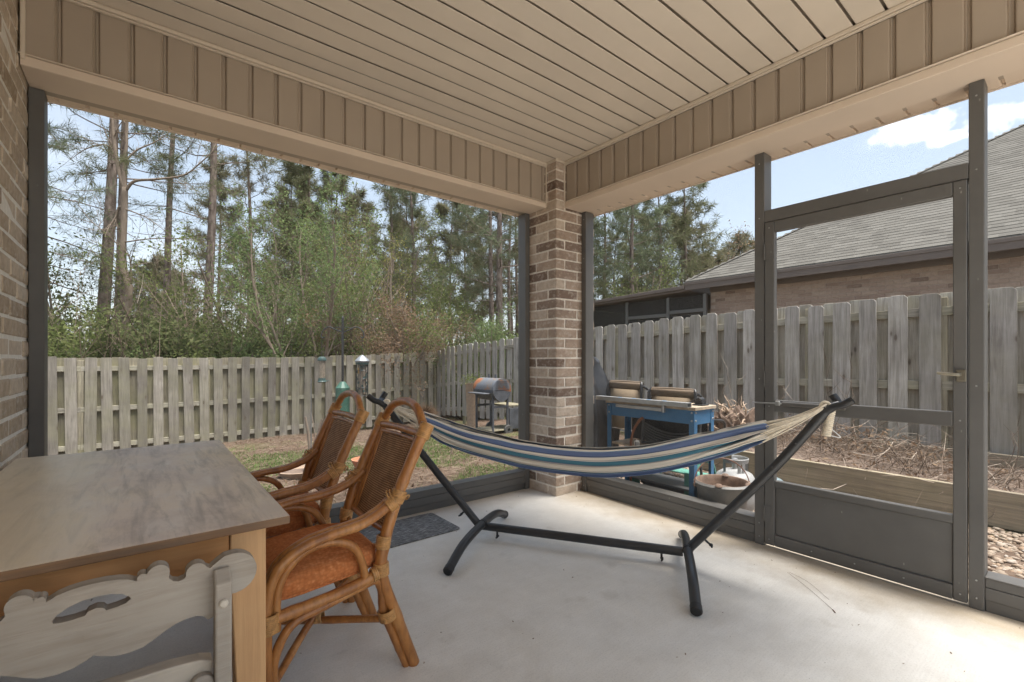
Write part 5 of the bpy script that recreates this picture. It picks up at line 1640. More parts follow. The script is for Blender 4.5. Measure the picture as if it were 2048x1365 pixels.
# ---------------------------------------------------------------- sling patio chairs
def sling_chair():
    root = thing("patio_chair", "", "patio chair")
    # local: back panel faces -X (towards the porch), seat behind it at +X
    for s in (-1, 1):
        fr = catmull([(0.05, s * 0.225, 0.0), (0.03, s * 0.228, 0.30), (0.0, s * 0.232, 0.60), (-0.015, s * 0.236, 0.80), (-0.005, s * 0.232, 0.90), (0.012, s * 0.214, 0.938)], 7)
        MB().tube(fr, 0.014, 10).build("back_frame", m_black, root, smooth='auto')
        ar = catmull([(-0.005, s * 0.245, 0.905), (0.05, s * 0.268, 0.86), (0.10, s * 0.275, 0.74), (0.16, s * 0.277, 0.665), (0.32, s * 0.278, 0.640), (0.48, s * 0.277, 0.615), (0.53, s * 0.275, 0.54), (0.53, s * 0.27, 0.30), (0.54, s * 0.27, 0.0)], 7)
        MB().tube(ar, 0.013, 10).build("arm", m_black, root, smooth='auto')
        MB().tube([(0.035, s * 0.225, 0.42), (0.52, s * 0.235, 0.40)], 0.012, 10).build("seat_frame", m_black, root, smooth='auto')
    MB().tube([(0.014, -0.218, 0.934), (0.016, 0, 0.938), (0.014, 0.218, 0.934)], 0.0135, 10).build("top_rail", m_sling_dk, root, smooth='auto')
    MB().tube([(0.52, -0.235, 0.40), (0.52, 0.235, 0.40)], 0.012, 10).build("seat_frame", m_black, root, smooth='auto')
    def sheet(name, prof, w, mat, th=0.004):
        n = len(prof); V, F = [], []
        for (x, z) in prof: V += [(x, -w, z), (x, w, z)]
        F = [(2 * i, 2 * i + 1, 2 * i + 3, 2 * i + 2) for i in range(n - 1)]
        o = link(name, np_mesh(name, V, F, mat, True), root)
        so = o.modifiers.new("thickness", 'SOLIDIFY'); so.thickness = th; so.offset = 0
        return o
    sheet("back_sling", [(0.006, 0.860), (0.012, 0.72), (0.022, 0.58), (0.036, 0.44)], 0.212, m_sling)
    sheet("hem", [(-0.002, 0.934), (-0.008, 0.915), (-0.004, 0.885), (0.004, 0.861)], 0.214, m_sling_dk, 0.006)
    sheet("seat_sling", [(0.05, 0.43), (0.18, 0.405), (0.35, 0.40), (0.51, 0.405)], 0.222, m_sling)
    return root
sc1 = sling_chair(); sc1.location = (1.30, 0.325, -0.055); sc1.rotation_euler = (0, 0, R(-6))
sc1["label"] = "tan sling patio chair behind the left half of the blue bench"; sc1["group"] = "patio chairs behind the bench"
sc2 = copy_tree(sc1); sc2.location = (1.27, -0.245, -0.10); sc2.rotation_euler = (0, 0, R(5))
sc2["label"] = "lower tan sling patio chair behind the right half of the blue bench"

# ---------------------------------------------------------------- black covered thing behind the pier
V, F = [], []
na, nz_ = 72, 26
gt = np.random.default_rng(2)
phs = gt.uniform(0, 6.28, 6)
for j in range(nz_ + 1):
    q = j / nz_
    if q < 0.62:
        z = 1.02 * (q / 0.62) ** 1.0; s = 1.0 + 0.10 * (1 - q / 0.62)
    else:
        t_ = (q - 0.62) / 0.38; z = 1.02 + 0.10 * math.sin(t_ * math.pi / 2); s = math.cos(t_ * math.pi / 2) ** 0.7
    for i in range(na):
        th = 2 * math.pi * i / na
        e = 0.55
        cx_ = math.copysign(abs(math.cos(th)) ** e, math.cos(th)); cy_ = math.copysign(abs(math.sin(th)) ** e, math.sin(th))
        fo = 1 + 0.05 * (1 - 0.6 * q) * (math.sin(7 * th + phs[0] + 2 * q) + 0.6 * math.sin(13 * th + phs[1] - 3 * q)) * (1 if q < 0.7 else 0.4)
        V.append((0.27 * cx_ * s * fo, 0.36 * cy_ * s * fo, z * (1 - 0.10 * cy_ * (q > 0.3)) + 0.012 * math.sin(5 * th + phs[2])))
for j in range(nz_):
    for i in range(na):
        a, b = j * na + i, j * na + (i + 1) % na
        F.append((a, b, b + na, a + na))
o = link("covered_grill", np_mesh("covered_grill", V, F, m_tarp, True), None, loc=(1.28, 0.93, -0.08))
for v in o.data.vertices:
    q = v.co * 3.2
    dn = mn.noise(q) * 0.045 + mn.noise(q * 2.7) * 0.022
    k = 1 - 0.30 * smoothstep(0.6, 1.12, v.co.z)
    v.co.x = v.co.x * k * (1 + dn * 2.2); v.co.y = v.co.y * k * (1 + dn * 2.2) + 0.05 * smoothstep(0.4, 1.1, v.co.z); v.co.z *= 1.04 + dn
tag(o, "tall thing under a black plastic cover just right of the brick pier", "covered grill")

# ---------------------------------------------------------------- green plastic chair and tote under the bench
gc = thing("green_chair", "small teal green plastic chair under the blue bench", "plastic chair", (0.60, -0.57, GB))
for s in (-1, 1):
    m = MB(); m.prism([(s * 0.235 - 0.036, 0.0), (s * 0.235 + 0.036, 0.0), (s * 0.235 + 0.030, 0.33), (s * 0.235 - 0.030, 0.33)], 'x', 0.0, 0.016)
    m.build("front_leg", m_green, gc, bevel=0.005, seg=2)
    pts = catmull([(0.004, s * 0.262, 0.05), (0.0, s * 0.275, 0.22), (0.02, s * 0.275, 0.345), (0.10, s * 0.270, 0.395), (0.30, s * 0.262, 0.36), (0.40, s * 0.25, 0.02)], 7)
    vv, ff = [], []
    for k, p in enumerate(pts):
        tg_ = (pts[min(k + 1, len(pts) - 1)] - pts[max(k - 1, 0)]).normalized(); up = tg_.cross(Vector((0, 1, 0))).normalized()
        for (dy, du) in ((-0.022, -0.006), (0.022, -0.006), (0.022, 0.006), (-0.022, 0.006)):
            vv.append(p + Vector((0, dy, 0)) + up * du)
    for i in range(len(pts) - 1):
        for j in range(4):
            a, b = i * 4 + j, i * 4 + (j + 1) % 4
            ff.append((a, b, b + 4, a + 4))
    m = MB(); m.add(vv, ff); m.build("arm", m_green, gc, smooth='auto')
for k in range(3):
    MB().box(0.20 + 0.07 * k, 0.258 + 0.07 * k, -0.23, 0.23, 0.262 - 0.008 * k, 0.274 - 0.008 * k).build("seat_slat", m_green, gc, bevel=0.004)
tote = thing("storage_tote", "dark grey plastic tote on the gravel under the blue bench", "tote", (0.63, -0.58, GB))
m = MB(); m.prism([(-0.19, 0.0), (0.19, 0.0), (0.205, 0.165), (-0.205, 0.165)], 'x', 0.0, 0.26); m.build("body", m_tote, tote, bevel=0.01, seg=2)
m = MB(); m.box(-0.012, 0.272, -0.216, 0.216, 0.166, 0.190); m.build("lid", m_tote, tote, bevel=0.006, seg=2)

# ---------------------------------------------------------------- cauldron and gas tank
cau = thing("iron_cauldron", "weathered iron cauldron with rusty rim and wire bail on the gravel", "cauldron", (0.575, -1.085, GB))
m = MB(); m.lathe([(0.0, 0.0), (0.10, 0.0), (0.118, 0.012), (0.150, 0.14), (0.170, 0.29), (0.184, 0.305), (0.189, 0.325), (0.176, 0.338)], 40)
m.build("pot", m_iron, cau, smooth='auto')
m = MB(); m.lathe([(0.1755, 0.3385), (0.168, 0.338), (0.163, 0.330), (0.158, 0.30), (0.152, 0.255)], 40)
m.build("rim", m_rusty, cau, smooth='auto')
m = MB(); m.lathe([(0.153, 0.262), (0.10, 0.280), (0.05, 0.268), (0.0, 0.275)], 30); m.build("soil", m_soil, cau, smooth=True)
for k, (aa, hh) in enumerate(((R(200), 0.02), (R(20), 0.016), (R(285), 0.012))):
    m = MB(); m.lathe([(0.0, hh), (0.018, hh * 0.8), (0.026, 0.0)], 10, c=(0.172 * math.cos(aa), 0.172 * math.sin(aa), 0.335)); m.build("rust_lump", m_rusty, cau, smooth=True)
u2 = Vector((math.cos(R(-40)), math.sin(R(-40)), 0))
m = MB(); m.tube([u2 * (0.192 * math.cos(a)) + Vector((0.06 * math.sin(a), 0.05 * math.sin(a), 0.310 + 0.170 * math.sin(a))) for a in np.linspace(0, math.pi, 26)], 0.0035, 8)
m.build("bail", m_handle, cau, smooth='auto')
for s in (-1, 1):
    m = MB(); m.tube([u2 * (s * 0.184) + Vector((0, 0, 0.295)), u2 * (s * 0.198) + Vector((0, 0, 0.303)), u2 * (s * 0.196) + Vector((0, 0, 0.320))], 0.007, 8); m.build("lug", m_rusty, cau, smooth='auto')

tank = thing("gas_cylinder", "pale grey gas cylinder with guard collar behind the cauldron", "gas cylinder", (0.985, -0.975, GB))
m = MB(); m.lathe([(0.0, 0.022), (0.09, 0.024), (0.135, 0.045), (0.153, 0.085), (0.156, 0.12), (0.156, 0.21), (0.150, 0.26), (0.125, 0.305), (0.085, 0.330), (0.03, 0.340), (0.0, 0.341)], 40)
m.build("body", m_tank, tank, smooth='auto')
m = MB(); m.lathe([(0.105, 0.0), (0.108, 0.035), (0.104, 0.035), (0.101, 0.0), (0.105, 0.0)], 32); m.build("foot_ring", m_tank, tank, smooth='auto')
m = MB()
m.lathe([(0.096, 0.395), (0.100, 0.425), (0.096, 0.430), (0.092, 0.425), (0.091, 0.395), (0.096, 0.395)], 32, a0=R(150), a1=R(400))
for a_ in (155, 225, 245, 305, 325, 392): m.lathe([(0.094, 0.312), (0.097, 0.396), (0.092, 0.396), (0.089, 0.312)], 3, a0=R(a_ - 7), a1=R(a_ + 7))
m.build("collar", m_tank, tank, smooth='auto')
m = MB(); m.tube([(0, 0, 0.335), (0, 0, 0.40)], 0.016, 12); m.tube([(0, 0, 0.38), (0.045, -0.02, 0.385)], 0.011, 10); m.lathe([(0.0, 0.425), (0.022, 0.42), (0.024, 0.405), (0.0, 0.40)], 12)
m.build("valve", m_bolt, tank, smooth='auto')
tk2 = thing("lidded_dish", "small grey lidded metal dish on the gravel behind the gas cylinder", "metal dish", (1.75, -0.93, -0.05))
m = MB(); m.lathe([(0.0, 0.0), (0.09, 0.0), (0.115, 0.06), (0.125, 0.065), (0.118, 0.072), (0.08, 0.105), (0.03, 0.128), (0.0, 0.13)], 28); m.build("body", m_hat, tk2, smooth='auto')
m = MB(); m.lathe([(0.0, 0.165), (0.02, 0.16), (0.022, 0.145), (0.01, 0.128)], 14); m.build("knob", m_hat, tk2, smooth='auto')
o = MB().tube([(0, 0, 0), (0.05, -0.10, 0.005), (0.09, -0.19, 0.0)], 0.017, 12).build("terracotta_shard", m_terra, None, smooth='auto', loc=(0.86, -1.18, gz(0.86, -1.2) + 0.02))
tag(o, "broken orange clay piece on the gravel beside the door post", "clay shard")

# =================================================================== YARD
FX, FY = -0.50, 3.66
Rt = Vector((0.783, -0.622, 0))
pole = thing("feeder_pole", "black double hooked bird feeder pole with green cone baffle in the yard", "feeder pole", (FX, FY, gz(FX, FY)))
zb = gz(FX, FY)
m = MB(); m.tube([(0, 0, -0.02), (0, 0, 1.68 - zb)], 0.0155, 10); m.tube([(0, 0, 1.68 - zb), (0, 0, 1.705 - zb)], [0.016, 0.006], 10)
m.build("pole", m_black, pole, smooth='auto')
za = 1.53 - zb
for s in (-1, 1):
    pts = catmull([Rt * (s * 0.0) + Vector((0, 0, za - 0.05)), Rt * (s * 0.10) + Vector((0, 0, za - 0.01)), Rt * (s * 0.18) + Vector((0, 0, za + 0.025)), Rt * (s * 0.255) + Vector((0, 0, za - 0.01)), Rt * (s * 0.292) + Vector((0, 0, za - 0.085)), Rt * (s * 0.275) + Vector((0, 0, za - 0.125)), Rt * (s * 0.245) + Vector((0, 0, za - 0.110))], 6)
    m = MB(); m.tube(pts, 0.0085, 8)
    m.tube(catmull([Rt * (s * 0.01) + Vector((0, 0, za + 0.01)), Rt * (s * 0.07) + Vector((0, 0, za + 0.022)), Rt * (s * 0.13) + Vector((0, 0, za + 0.004))], 5), 0.005, 8)
    m.build("hook_arm", m_black, pole, smooth='auto')
m = MB(); m.lathe([(0.016, 0.812 - zb), (0.034, 0.808 - zb), (0.094, 0.727 - zb), (0.094, 0.722 - zb)], 12)
bf = m.build("baffle", m_baffle, pole)
m = MB(); m.lathe([(0.092, 0.7215 - zb), (0.092, 0.36 - zb), (0.088, 0.36 - zb), (0.088, 0.70 - zb)], 28)
m.build("sleeve", m_baffle, bf, smooth='auto')

def at_arm(s, off): return Vector((FX, FY, 0)) + Rt * (s * off)
p = at_arm(-1, 0.283)
f1 = thing("tube_feeder", "slim green capped tube bird feeder hanging from the pole's left hook", "bird feeder", (p.x, p.y, 0.80))
m = MB(); m.lathe([(0.043, 0.02), (0.043, 0.30)], 20); m.build("tube", m_feed_glass, f1, smooth='auto')
m = MB(); m.lathe([(0.0, 0.0), (0.050, 0.0), (0.062, 0.012), (0.050, 0.022), (0.046, 0.06), (0.044, 0.06)], 20); m.tube([(0.04, 0, 0.02), (0.085, -0.03, 0.02)], 0.006, 8); m.build("tray", m_feedgreen, f1, smooth='auto')
m = MB(); m.lathe([(0.058, 0.295), (0.058, 0.315), (0.045, 0.340), (0.015, 0.352), (0.0, 0.352)], 20); m.build("cap", m_feedgreen, f1, smooth='auto')
m = MB(); m.tube([(0, 0, 0.352), (0, 0, 0.60)], 0.004, 6); m.build("hanger", m_black, f1)
p = at_arm(1, 0.266)
f2 = thing("cage_feeder", "larger silver roofed caged bird feeder hanging from the pole's right hook", "bird feeder", (p.x, p.y, 0.62))
m = MB(); m.lathe([(0.055, 0.02), (0.055, 0.46)], 20); m.build("tube", m_feed_glass, f2, smooth='auto')
m = MB()
for k in range(14):
    a = 2 * math.pi * k / 14
    m.tube([(0.078 * math.cos(a), 0.078 * math.sin(a), 0.0), (0.078 * math.cos(a), 0.078 * math.sin(a), 0.46)], 0.003, 5)
for zz in (0.0, 0.11, 0.23, 0.34, 0.46):
    m.tube([(0.078 * math.cos(a), 0.078 * math.sin(a), zz) for a in np.linspace(0, 2 * math.pi, 21)], 0.003, 5, cap=False)
m.build("cage", m_black, f2)
gq = np.random.default_rng(3)
m = MB()
for k in range(34):
    a, zz = gq.uniform(0, 6.28), gq.uniform(0.02, 0.42)
    m.box(-0.012, 0.012, -0.004, 0.004, -0.014, 0.014, Matrix.Translation((0.068 * math.cos(a), 0.068 * math.sin(a), zz)) @ Matrix.Rotation(a + 1.57, 4, 'Z'))
m.build("leaf_ornament", m_feedgreen, f2)
m = MB(); m.box(-0.058, -0.050, -0.022, 0.022, 0.30, 0.38); m.build("suet", m_suet, f2, bevel=0.003)
m = MB(); m.lathe([(0.094, 0.455), (0.098, 0.475), (0.070, 0.505), (0.030, 0.540), (0.010, 0.553), (0.0, 0.553)], 20); m.build("roof", m_silver, f2, smooth='auto')
m = MB(); m.lathe([(0.0, 0.425), (0.086, 0.425), (0.088, 0.4545), (0.0, 0.4545)], 20); m.build("collar", m_feedgreen, f2, smooth='auto')
m = MB(); m.tube([(0, 0, 0.553), (0, 0, 0.80)], 0.0035, 6); m.build("hanger", m_black, f2)
px_ = Vector((-0.83, 3.95, 0))
m = MB(); m.tube([(0, 0, 0), (0, 0, 1.18)], 0.0085, 8)
o = m.build("thin_stake", m_iron, None, smooth='auto', loc=(px_.x, px_.y, gz(px_.x, px_.y)))
tag(o, "thin grey metal stake standing below the slim tube feeder", "stake")

# barrel smoker
smk = thing("barrel_smoker", "grey barrel smoker grill with rusty lid on legs by the right fence", "grill", (2.62, 4.50, gz(2.62, 4.5)))
zc = 0.86; r_ = 0.215; L2 = 0.33
def half_cyl(a0, a1, rr_):
    m = MB(); n = 18; vv = []; ff = []
    for y_ in (-L2, L2):
        for i in range(n + 1):
            a = a0 + (a1 - a0) * i / n; vv.append((rr_ * math.cos(a), y_, zc + rr_ * math.sin(a)))
    for i in range(n): ff.append((i, i + 1, n + 2 + i, n + 1 + i))
    vv += [(0, -L2, zc), (0, L2, zc)]
    for i in range(n): ff.append((2 * n + 2, i + 1, i)); ff.append((2 * n + 3, n + 1 + i, n + 2 + i))
    return m.add(vv, ff)
lid = half_cyl(R(-12), R(180), r_).build("lid", m_grill, smk, smooth='auto')
half_cyl(R(180), R(348), r_ - 0.004).build("barrel", m_grill_dk, smk, smooth='auto')
m = MB()
for k in range(5): m.box(-0.16 + 0.01 * k, 0.16 - 0.012 * k, -L2 - 0.008, -L2 - 0.001, zc + 0.005 + 0.038 * k, zc + 0.012 + 0.038 * k)
m.build("end_rib", m_grill_dk, lid)
for yy in (-0.10, 0.12):
    m = MB(); m.tube([(0.02, yy, zc + r_ - 0.01), (0.02, yy, zc + r_ + 0.07)], 0.022, 10); m.build("vent", m_grill_dk, lid, smooth='auto')
m = MB(); m.box(-0.38, -0.225, -0.26, 0.26, zc - 0.075, zc - 0.055); m.build("front_shelf", m_grill_dk, smk, bevel=0.004)
for (x_, y_) in ((-0.17, -0.27), (0.17, -0.27), (-0.17, 0.27), (0.17, 0.27)):
    m = MB(); m.box(x_ - 0.018, x_ + 0.018, y_ - 0.018, y_ + 0.018, 0.0, zc - 0.10); m.build("leg", m_grill_dk, smk, bevel=0.003)
for y_ in (-0.27, 0.27):
    m = MB(); m.box(-0.15, 0.15, y_ - 0.015, y_ + 0.015, 0.52, 0.56); m.build("crossbar", m_grill_dk, smk, bevel=0.003)
m = MB(); m.box(0.20, 0.56, -0.30, -0.27, 0.10, 0.50); m.build("side_panel", m_grill_dk, smk, bevel=0.004)
m = MB(); m.box(0.18, 0.58, -0.30, 0.25, 0.53, 0.56); m.build("side_shelf", m_fence_back, smk, bevel=0.004)
m = MB(); m.box(-0.20, 0.58, -0.28, 0.28, 0.085, 0.105); m.build("bottom_shelf", m_fence_back, smk, bevel=0.004)
for y_ in (-0.30, 0.30):
    m = MB(); m.lathe([(0.03, -0.022), (0.088, -0.022), (0.095, 0.0), (0.088, 0.022), (0.03, 0.022), (0.03, -0.022)], 22, mtx=Matrix.Translation((0.17, y_, 0.095)) @ Matrix.Rotation(R(90), 4, 'X')); m.build("wheel", m_wheel, smk, smooth='auto')
pl = thing("potted_plant", "pale planter with a straggly plant behind the barrel smoker", "planter", (2.70, 5.30, gz(2.7, 5.3)))
m = MB(); m.lathe([(0.0, 0.0), (0.10, 0.0), (0.14, 0.95), (0.15, 0.97), (0.13, 0.97)], 20); m.build("pot", m_stone, pl, smooth='auto')
g = np.random.default_rng(8); Cc = g.normal(0, 1, (260, 3)) * np.array((0.13, 0.13, 0.06)) + np.array((0, 0, 1.06)); Vq, Fq = leaf_quads(g, Cc, 0.022)
link("foliage", np_mesh("foliage", Vq, Fq, m_leaf_mid), pl)

# pots
bowl = thing("clay_saucer", "wide tan clay saucer on the grass behind the far armchair", "saucer", (-1.22, 2.98, gz(-1.22, 2.98)))
m = MB(); m.lathe([(0.0, 0.0), (0.17, 0.0), (0.225, 0.085), (0.232, 0.095), (0.222, 0.098), (0.165, 0.030), (0.0, 0.024)], 36); m.build("bowl", m_stone, bowl, smooth='auto')
m = MB(); m.lathe([(0.195, 0.062), (0.10, 0.070), (0.0, 0.066)], 30); m.build("soil", m_soil, bowl, smooth=True)
pot = thing("terracotta_pot", "tapered square terracotta pot standing in the yard behind the far armchair", "flower pot", (-1.02, 2.92, gz(-1.02, 2.92)))
m = MB()
k0, k1, hh = 0.085, 0.125, 0.235
m.add([(-k0, -k0, 0), (k0, -k0, 0), (k0, k0, 0), (-k0, k0, 0), (-k1, -k1, hh), (k1, -k1, hh), (k1, k1, hh), (-k1, k1, hh), (-k1 + .014, -k1 + .014, hh), (k1 - .014, -k1 + .014, hh), (k1 - .014, k1 - .014, hh), (-k1 + .014, k1 - .014, hh), (-k1 + .02, -k1 + .02, hh - .04), (k1 - .02, -k1 + .02, hh - .04), (k1 - .02, k1 - .02, hh - .04), (-k1 + .02, k1 - .02, hh - .04)],
      [(0, 3, 2, 1)] + [(a + o_, (a + 1) % 4 + o_, (a + 1) % 4 + o_ + 4, a + o_ + 4) for o_ in (0, 4, 8) for a in range(4)] + [(12, 13, 14, 15)])
m.build("body", m_terra, pot, bevel=0.004)
pb_ = thing("terracotta_bowl", "shallow terracotta bowl planter on the grass behind the near armchair's back", "flower pot", (-0.49, 2.84, gz(-0.49, 2.84)))
m = MB(); m.lathe([(0.0, 0.0), (0.08, 0.0), (0.145, 0.10), (0.168, 0.150), (0.172, 0.165), (0.160, 0.168), (0.14, 0.12)], 32); m.build("bowl", m_terra, pb_, smooth='auto')
m = MB(); m.lathe([(0.148, 0.13), (0.07, 0.138), (0.0, 0.134)], 24); m.build("soil", m_soil, pb_, smooth=True)

def bare_sticks(loc, sticks, label, name="pruned_shrub"):
    root = thing(name, label, "pruned shrub", (loc[0], loc[1], gz(*loc)))
    for (a, b, c, r_) in sticks:
        MB().tube(catmull([a, b, c], 5), [r_ * (1 - 0.25 * i / 10) for i in range(11)], 8).build("stem", m_bark2, root, smooth='auto')
    return root
bare_sticks((-0.46, 5.27), [((-0.03, 0.02, 0), (-0.05, 0.05, 0.28), (-0.09, 0.06, 0.56), 0.024), ((0.03, -0.02, 0), (0.07, -0.05, 0.25), (0.13, -0.08, 0.52), 0.024), ((0.05, -0.04, 0.1), (0.02, 0.0, 0.42), (0.0, 0.06, 0.64), 0.008), ((0.12, -0.07, 0.40), (0.15, -0.10, 0.5), (0.13, -0.12, 0.62), 0.007)],
            "pruned shrub of two bare brown stems standing before the back fence")
bare_sticks((0.80, 2.98), [((0, 0, 0), (0.01, 0.0, 0.10), (0.0, 0.02, 0.20), 0.011), ((0, 0, 0.05), (0.03, -0.02, 0.12), (0.05, -0.03, 0.16), 0.006)], "short bare twig stub in the grass below the hammock, left one")
bare_sticks((0.97, 2.80), [((0, 0, 0), (0.02, 0.0, 0.07), (0.03, 0.02, 0.13), 0.010), ((0, 0, 0.03), (-0.03, 0.02, 0.08), (-0.04, 0.03, 0.12), 0.006)], "short bare twig stub in the grass below the hammock, right one")
g = np.random.default_rng(31); m = MB()
for k in range(420):
    d = Vector(g.normal(0, 1, 3)).normalized(); d.z = abs(d.z) * 0.8
    p = Vector((0, 0, 0.1)); l = g.uniform(0.2, 0.34); q = d.cross(Vector(g.normal(0, 1, 3))).normalized()
    m.tube([p + d * 0.06, p + d * l * 0.6 + q * 0.03, p + d * l + q * 0.10], [0.003, 0.0022, 0.001], 3, cap=False)
o = m.build("dead_bush", m_leaf_brown, None, loc=(2.75, 7.45, gz(2.75, 7.45) + 0.22)); o.scale = (1.25, 1.25, 1.1)
tag(o, "round dead brown bush in the back corner of the fence", "bush")
# timber lying by the fence

# =================================================================== TREES
def branch(g, p, d, L, seg, wob, trop, r0, r1):
    pts = [Vector(p)]; d = Vector(d).normalized(); p = Vector(p)
    for s in range(seg):
        d = (d + Vector(g.normal(0, wob, 3)) + Vector((0, 0, trop))).normalized()
        p = p + d * (L / seg); pts.append(p.copy())
    return pts, [r0 + (r1 - r0) * i / seg for i in range(seg + 1)]

def side_dir(g, d, ang, az=None):
    d = d.normalized(); o = d.orthogonal().normalized(); b = d.cross(o)
    a = g.uniform(0, 6.283) if az is None else az
    s = o * math.cos(a) + b * math.sin(a)
    return (d * math.cos(ang) + s * math.sin(ang)).normalized()

def along(pts, t):
    f = t * (len(pts) - 1); i = min(int(f), len(pts) - 2)
    return pts[i].lerp(pts[i + 1], f - i), (pts[i + 1] - pts[i]).normalized()

def needles(g, tips, k, length, width, spread=1.05):
    """tips: list of (pos, dir); returns thin triangles radiating round each tip"""
    P = np.array([t[0] for t in tips]); D = np.array([t[1] for t in tips])
    P = np.repeat(P, k, 0); D = np.repeat(D, k, 0); n = len(P)
    R_ = g.normal(size=(n, 3))
    d = D + R_ * spread; d /= np.linalg.norm(d, axis=1, keepdims=True)
    s = np.cross(d, g.normal(size=(n, 3))); s /= np.linalg.norm(s, axis=1, keepdims=True) + 1e-9
    l = (length * g.uniform(0.45, 1.35, n))[:, None]
    P = P - D * length * 0.8 * g.uniform(0, 1, (n, 1)) + R_ * length * 0.12
    V = np.stack([P - s * width, P + s * width, P + d * l + np.array((0, 0, -0.12)) * l], 1).reshape(-1, 3)
    F = (np.arange(n)[:, None] * 3 + np.arange(3)[None]).astype(np.int32)
    return V, F

def pine(seed, H, r0, base, limb, n_limb, mat, lean=(0.0, 0.0), k=12, nl=0.24, nw=0.009, sub=7, droop=0.0, dead=6, tuft=3):
    g = np.random.default_rng(seed)
    seg = 16; tp = []; 
    ph = g.uniform(0, 6.28, 4)
    for i in range(seg + 1):
        q = i / seg
        tp.append(Vector((lean[0] * q + 0.10 * math.sin(2.2 * q * 3 + ph[0]) * q, lean[1] * q + 0.10 * math.sin(2.6 * q * 3 + ph[1]) * q, H * q)))
    tr = [r0 * ((1 - q) ** 0.75 * 0.92 + 0.06) * (1 + 0.35 * math.exp(-q * H * 1.8)) for q in [i / seg for i in range(seg + 1)]]
    trunk = MB(); trunk.tube(tp, tr, 12)
    limbs = MB(); tips = []
    for i in range(dead):
        t = g.uniform(base * 0.35, base) / H; p, d = along(tp, t)
        az = g.uniform(0, 6.28); dd = Vector((math.cos(az), math.sin(az), g.uniform(-0.1, 0.3)))
        pts, rr_ = branch(g, p, dd, g.uniform(0.4, 1.5), 5, 0.16, 0.0, 0.016, 0.003)
        limbs.tube(pts, rr_, 4, cap=False)
    for i in range(n_limb):
        q = (i + g.uniform(0, 1)) / n_limb
        z = base + (H * 0.99 - base) * q
        p, d = along(tp, z / H)
        az = i * 2.4 + g.uniform(-0.5, 0.5)
        el = -0.12 - droop + 0.75 * q + g.uniform(-0.15, 0.25)
        L = limb * (1.05 - 0.75 * q ** 1.4) * g.uniform(0.65, 1.15)
        dd = Vector((math.cos(az) * math.cos(el), math.sin(az) * math.cos(el), math.sin(el)))
        pts, rr_ = branch(g, p, dd, L, 7, 0.10, 0.035 - droop * 0.25, 0.008 + 0.007 * L * (1 - q * 0.5), 0.003)
        limbs.tube(pts, rr_, 5, cap=False)
        for s in range(sub):
            t = 0.32 + 0.68 * (s + g.uniform(0, 0.9)) / sub
            sp, sd = along(pts, min(t, 0.999))
            bd = side_dir(g, sd, g.uniform(0.5, 1.15)); bd.z = bd.z * 0.85 + 0.10
            sl_ = L * g.uniform(0.16, 0.40)
            sp2, sr = branch(g, sp, bd, sl_, 3, 0.14, 0.07, 0.006, 0.003)
            limbs.tube(sp2, sr, 3, cap=False)
            for u in range(tuft):
                a, b = along(sp2, 0.35 + 0.64 * (u + 0.5) / tuft)
                tips.append((a, b))
        tips.append((pts[-1], (pts[-1] - pts[-2]).normalized()))
    V, F = needles(g, tips, k, nl, nw)
    trunk.add(limbs.v, limbs.f)
    return trunk.mesh("trunk", m_bark, 'auto'), None, np_mesh("crown", V, F, mat)

def broadleaf(seed, H, r0, mat, stems=1, levels=3, kids=(7, 6, 5), spread=0.6, ratio=(0.55, 0.5, 0.5), leaf=0.045, per=7, lean=(0, 0), t0=(0.3, 0.25, 0.2), wob=0.10, trop=0.03, leaf_frac=1.0, jit=0.10, bark=None, stem_spread=0.3, sub_r=0.5):
    g = np.random.default_rng(seed)
    wood = MB(); C = []
    def rec(p, d, L, r_, lv):
        seg = 9 if lv == 0 else (6 if lv == 1 else 4)
        pts, rr_ = branch(g, p, d, L, seg, wob * (1 if lv else 0.6), trop, r_, r_ * (0.22 if lv else 0.3))
        wood.tube(pts, rr_, 8 if lv == 0 else (5 if lv == 1 else 3), cap=False)
        if lv >= levels - 1:
            for _ in range(per):
                if g.uniform() > leaf_frac: continue
                a, b = along(pts, g.uniform(0.15, 0.999))
                C.append(np.array(a) + g.normal(0, jit, 3))
            return
        n = kids[lv]
        for i in range(n):
            t = t0[lv] + (0.99 - t0[lv]) * (i + g.uniform(0, 0.9)) / n
            a, b = along(pts, min(t, 0.995))
            rec(a, side_dir(g, b, spread * g.uniform(0.6, 1.3)), L * ratio[lv] * (1.1 - 0.45 * t) * g.uniform(0.7, 1.2), max(0.0025, r_ * (1 - 0.7 * t) * sub_r), lv + 1)
    for s in range(stems):
        d = Vector((lean[0] + g.normal(0, stem_spread * (stems > 1)), lean[1] + g.normal(0, stem_spread * (stems > 1)), 1)).normalized()
        p = Vector((g.normal(0, 0.10 * (stems > 1)), g.normal(0, 0.10 * (stems > 1)), -0.1))
        rec(p, d, H * g.uniform(0.8, 1.05) if stems > 1 else H, r0, 0)
    wm = wood.mesh("trunk", bark or m_bark2, True)
    cm = None
    if C:
        V, F = leaf_quads(g, np.array(C), leaf, (0, 0, 0.6))
        cm = np_mesh("crown", V, F, mat)
    return wm, None, cm

def plant(name, parts, x, y, label, cat="tree", group=None, rz=0.0, s=1.0, zoff=0.0):
    root = thing(name, label, cat, (x, y, gz(x, y) - 0.05 + zoff), rz, group)
    root.scale = (s, s, s) if not hasattr(s, '__len__') else s
    for nm, me in zip(("trunk", "limbs", "crown"), parts):
        if me is not None: link(nm, me, root)
    return root

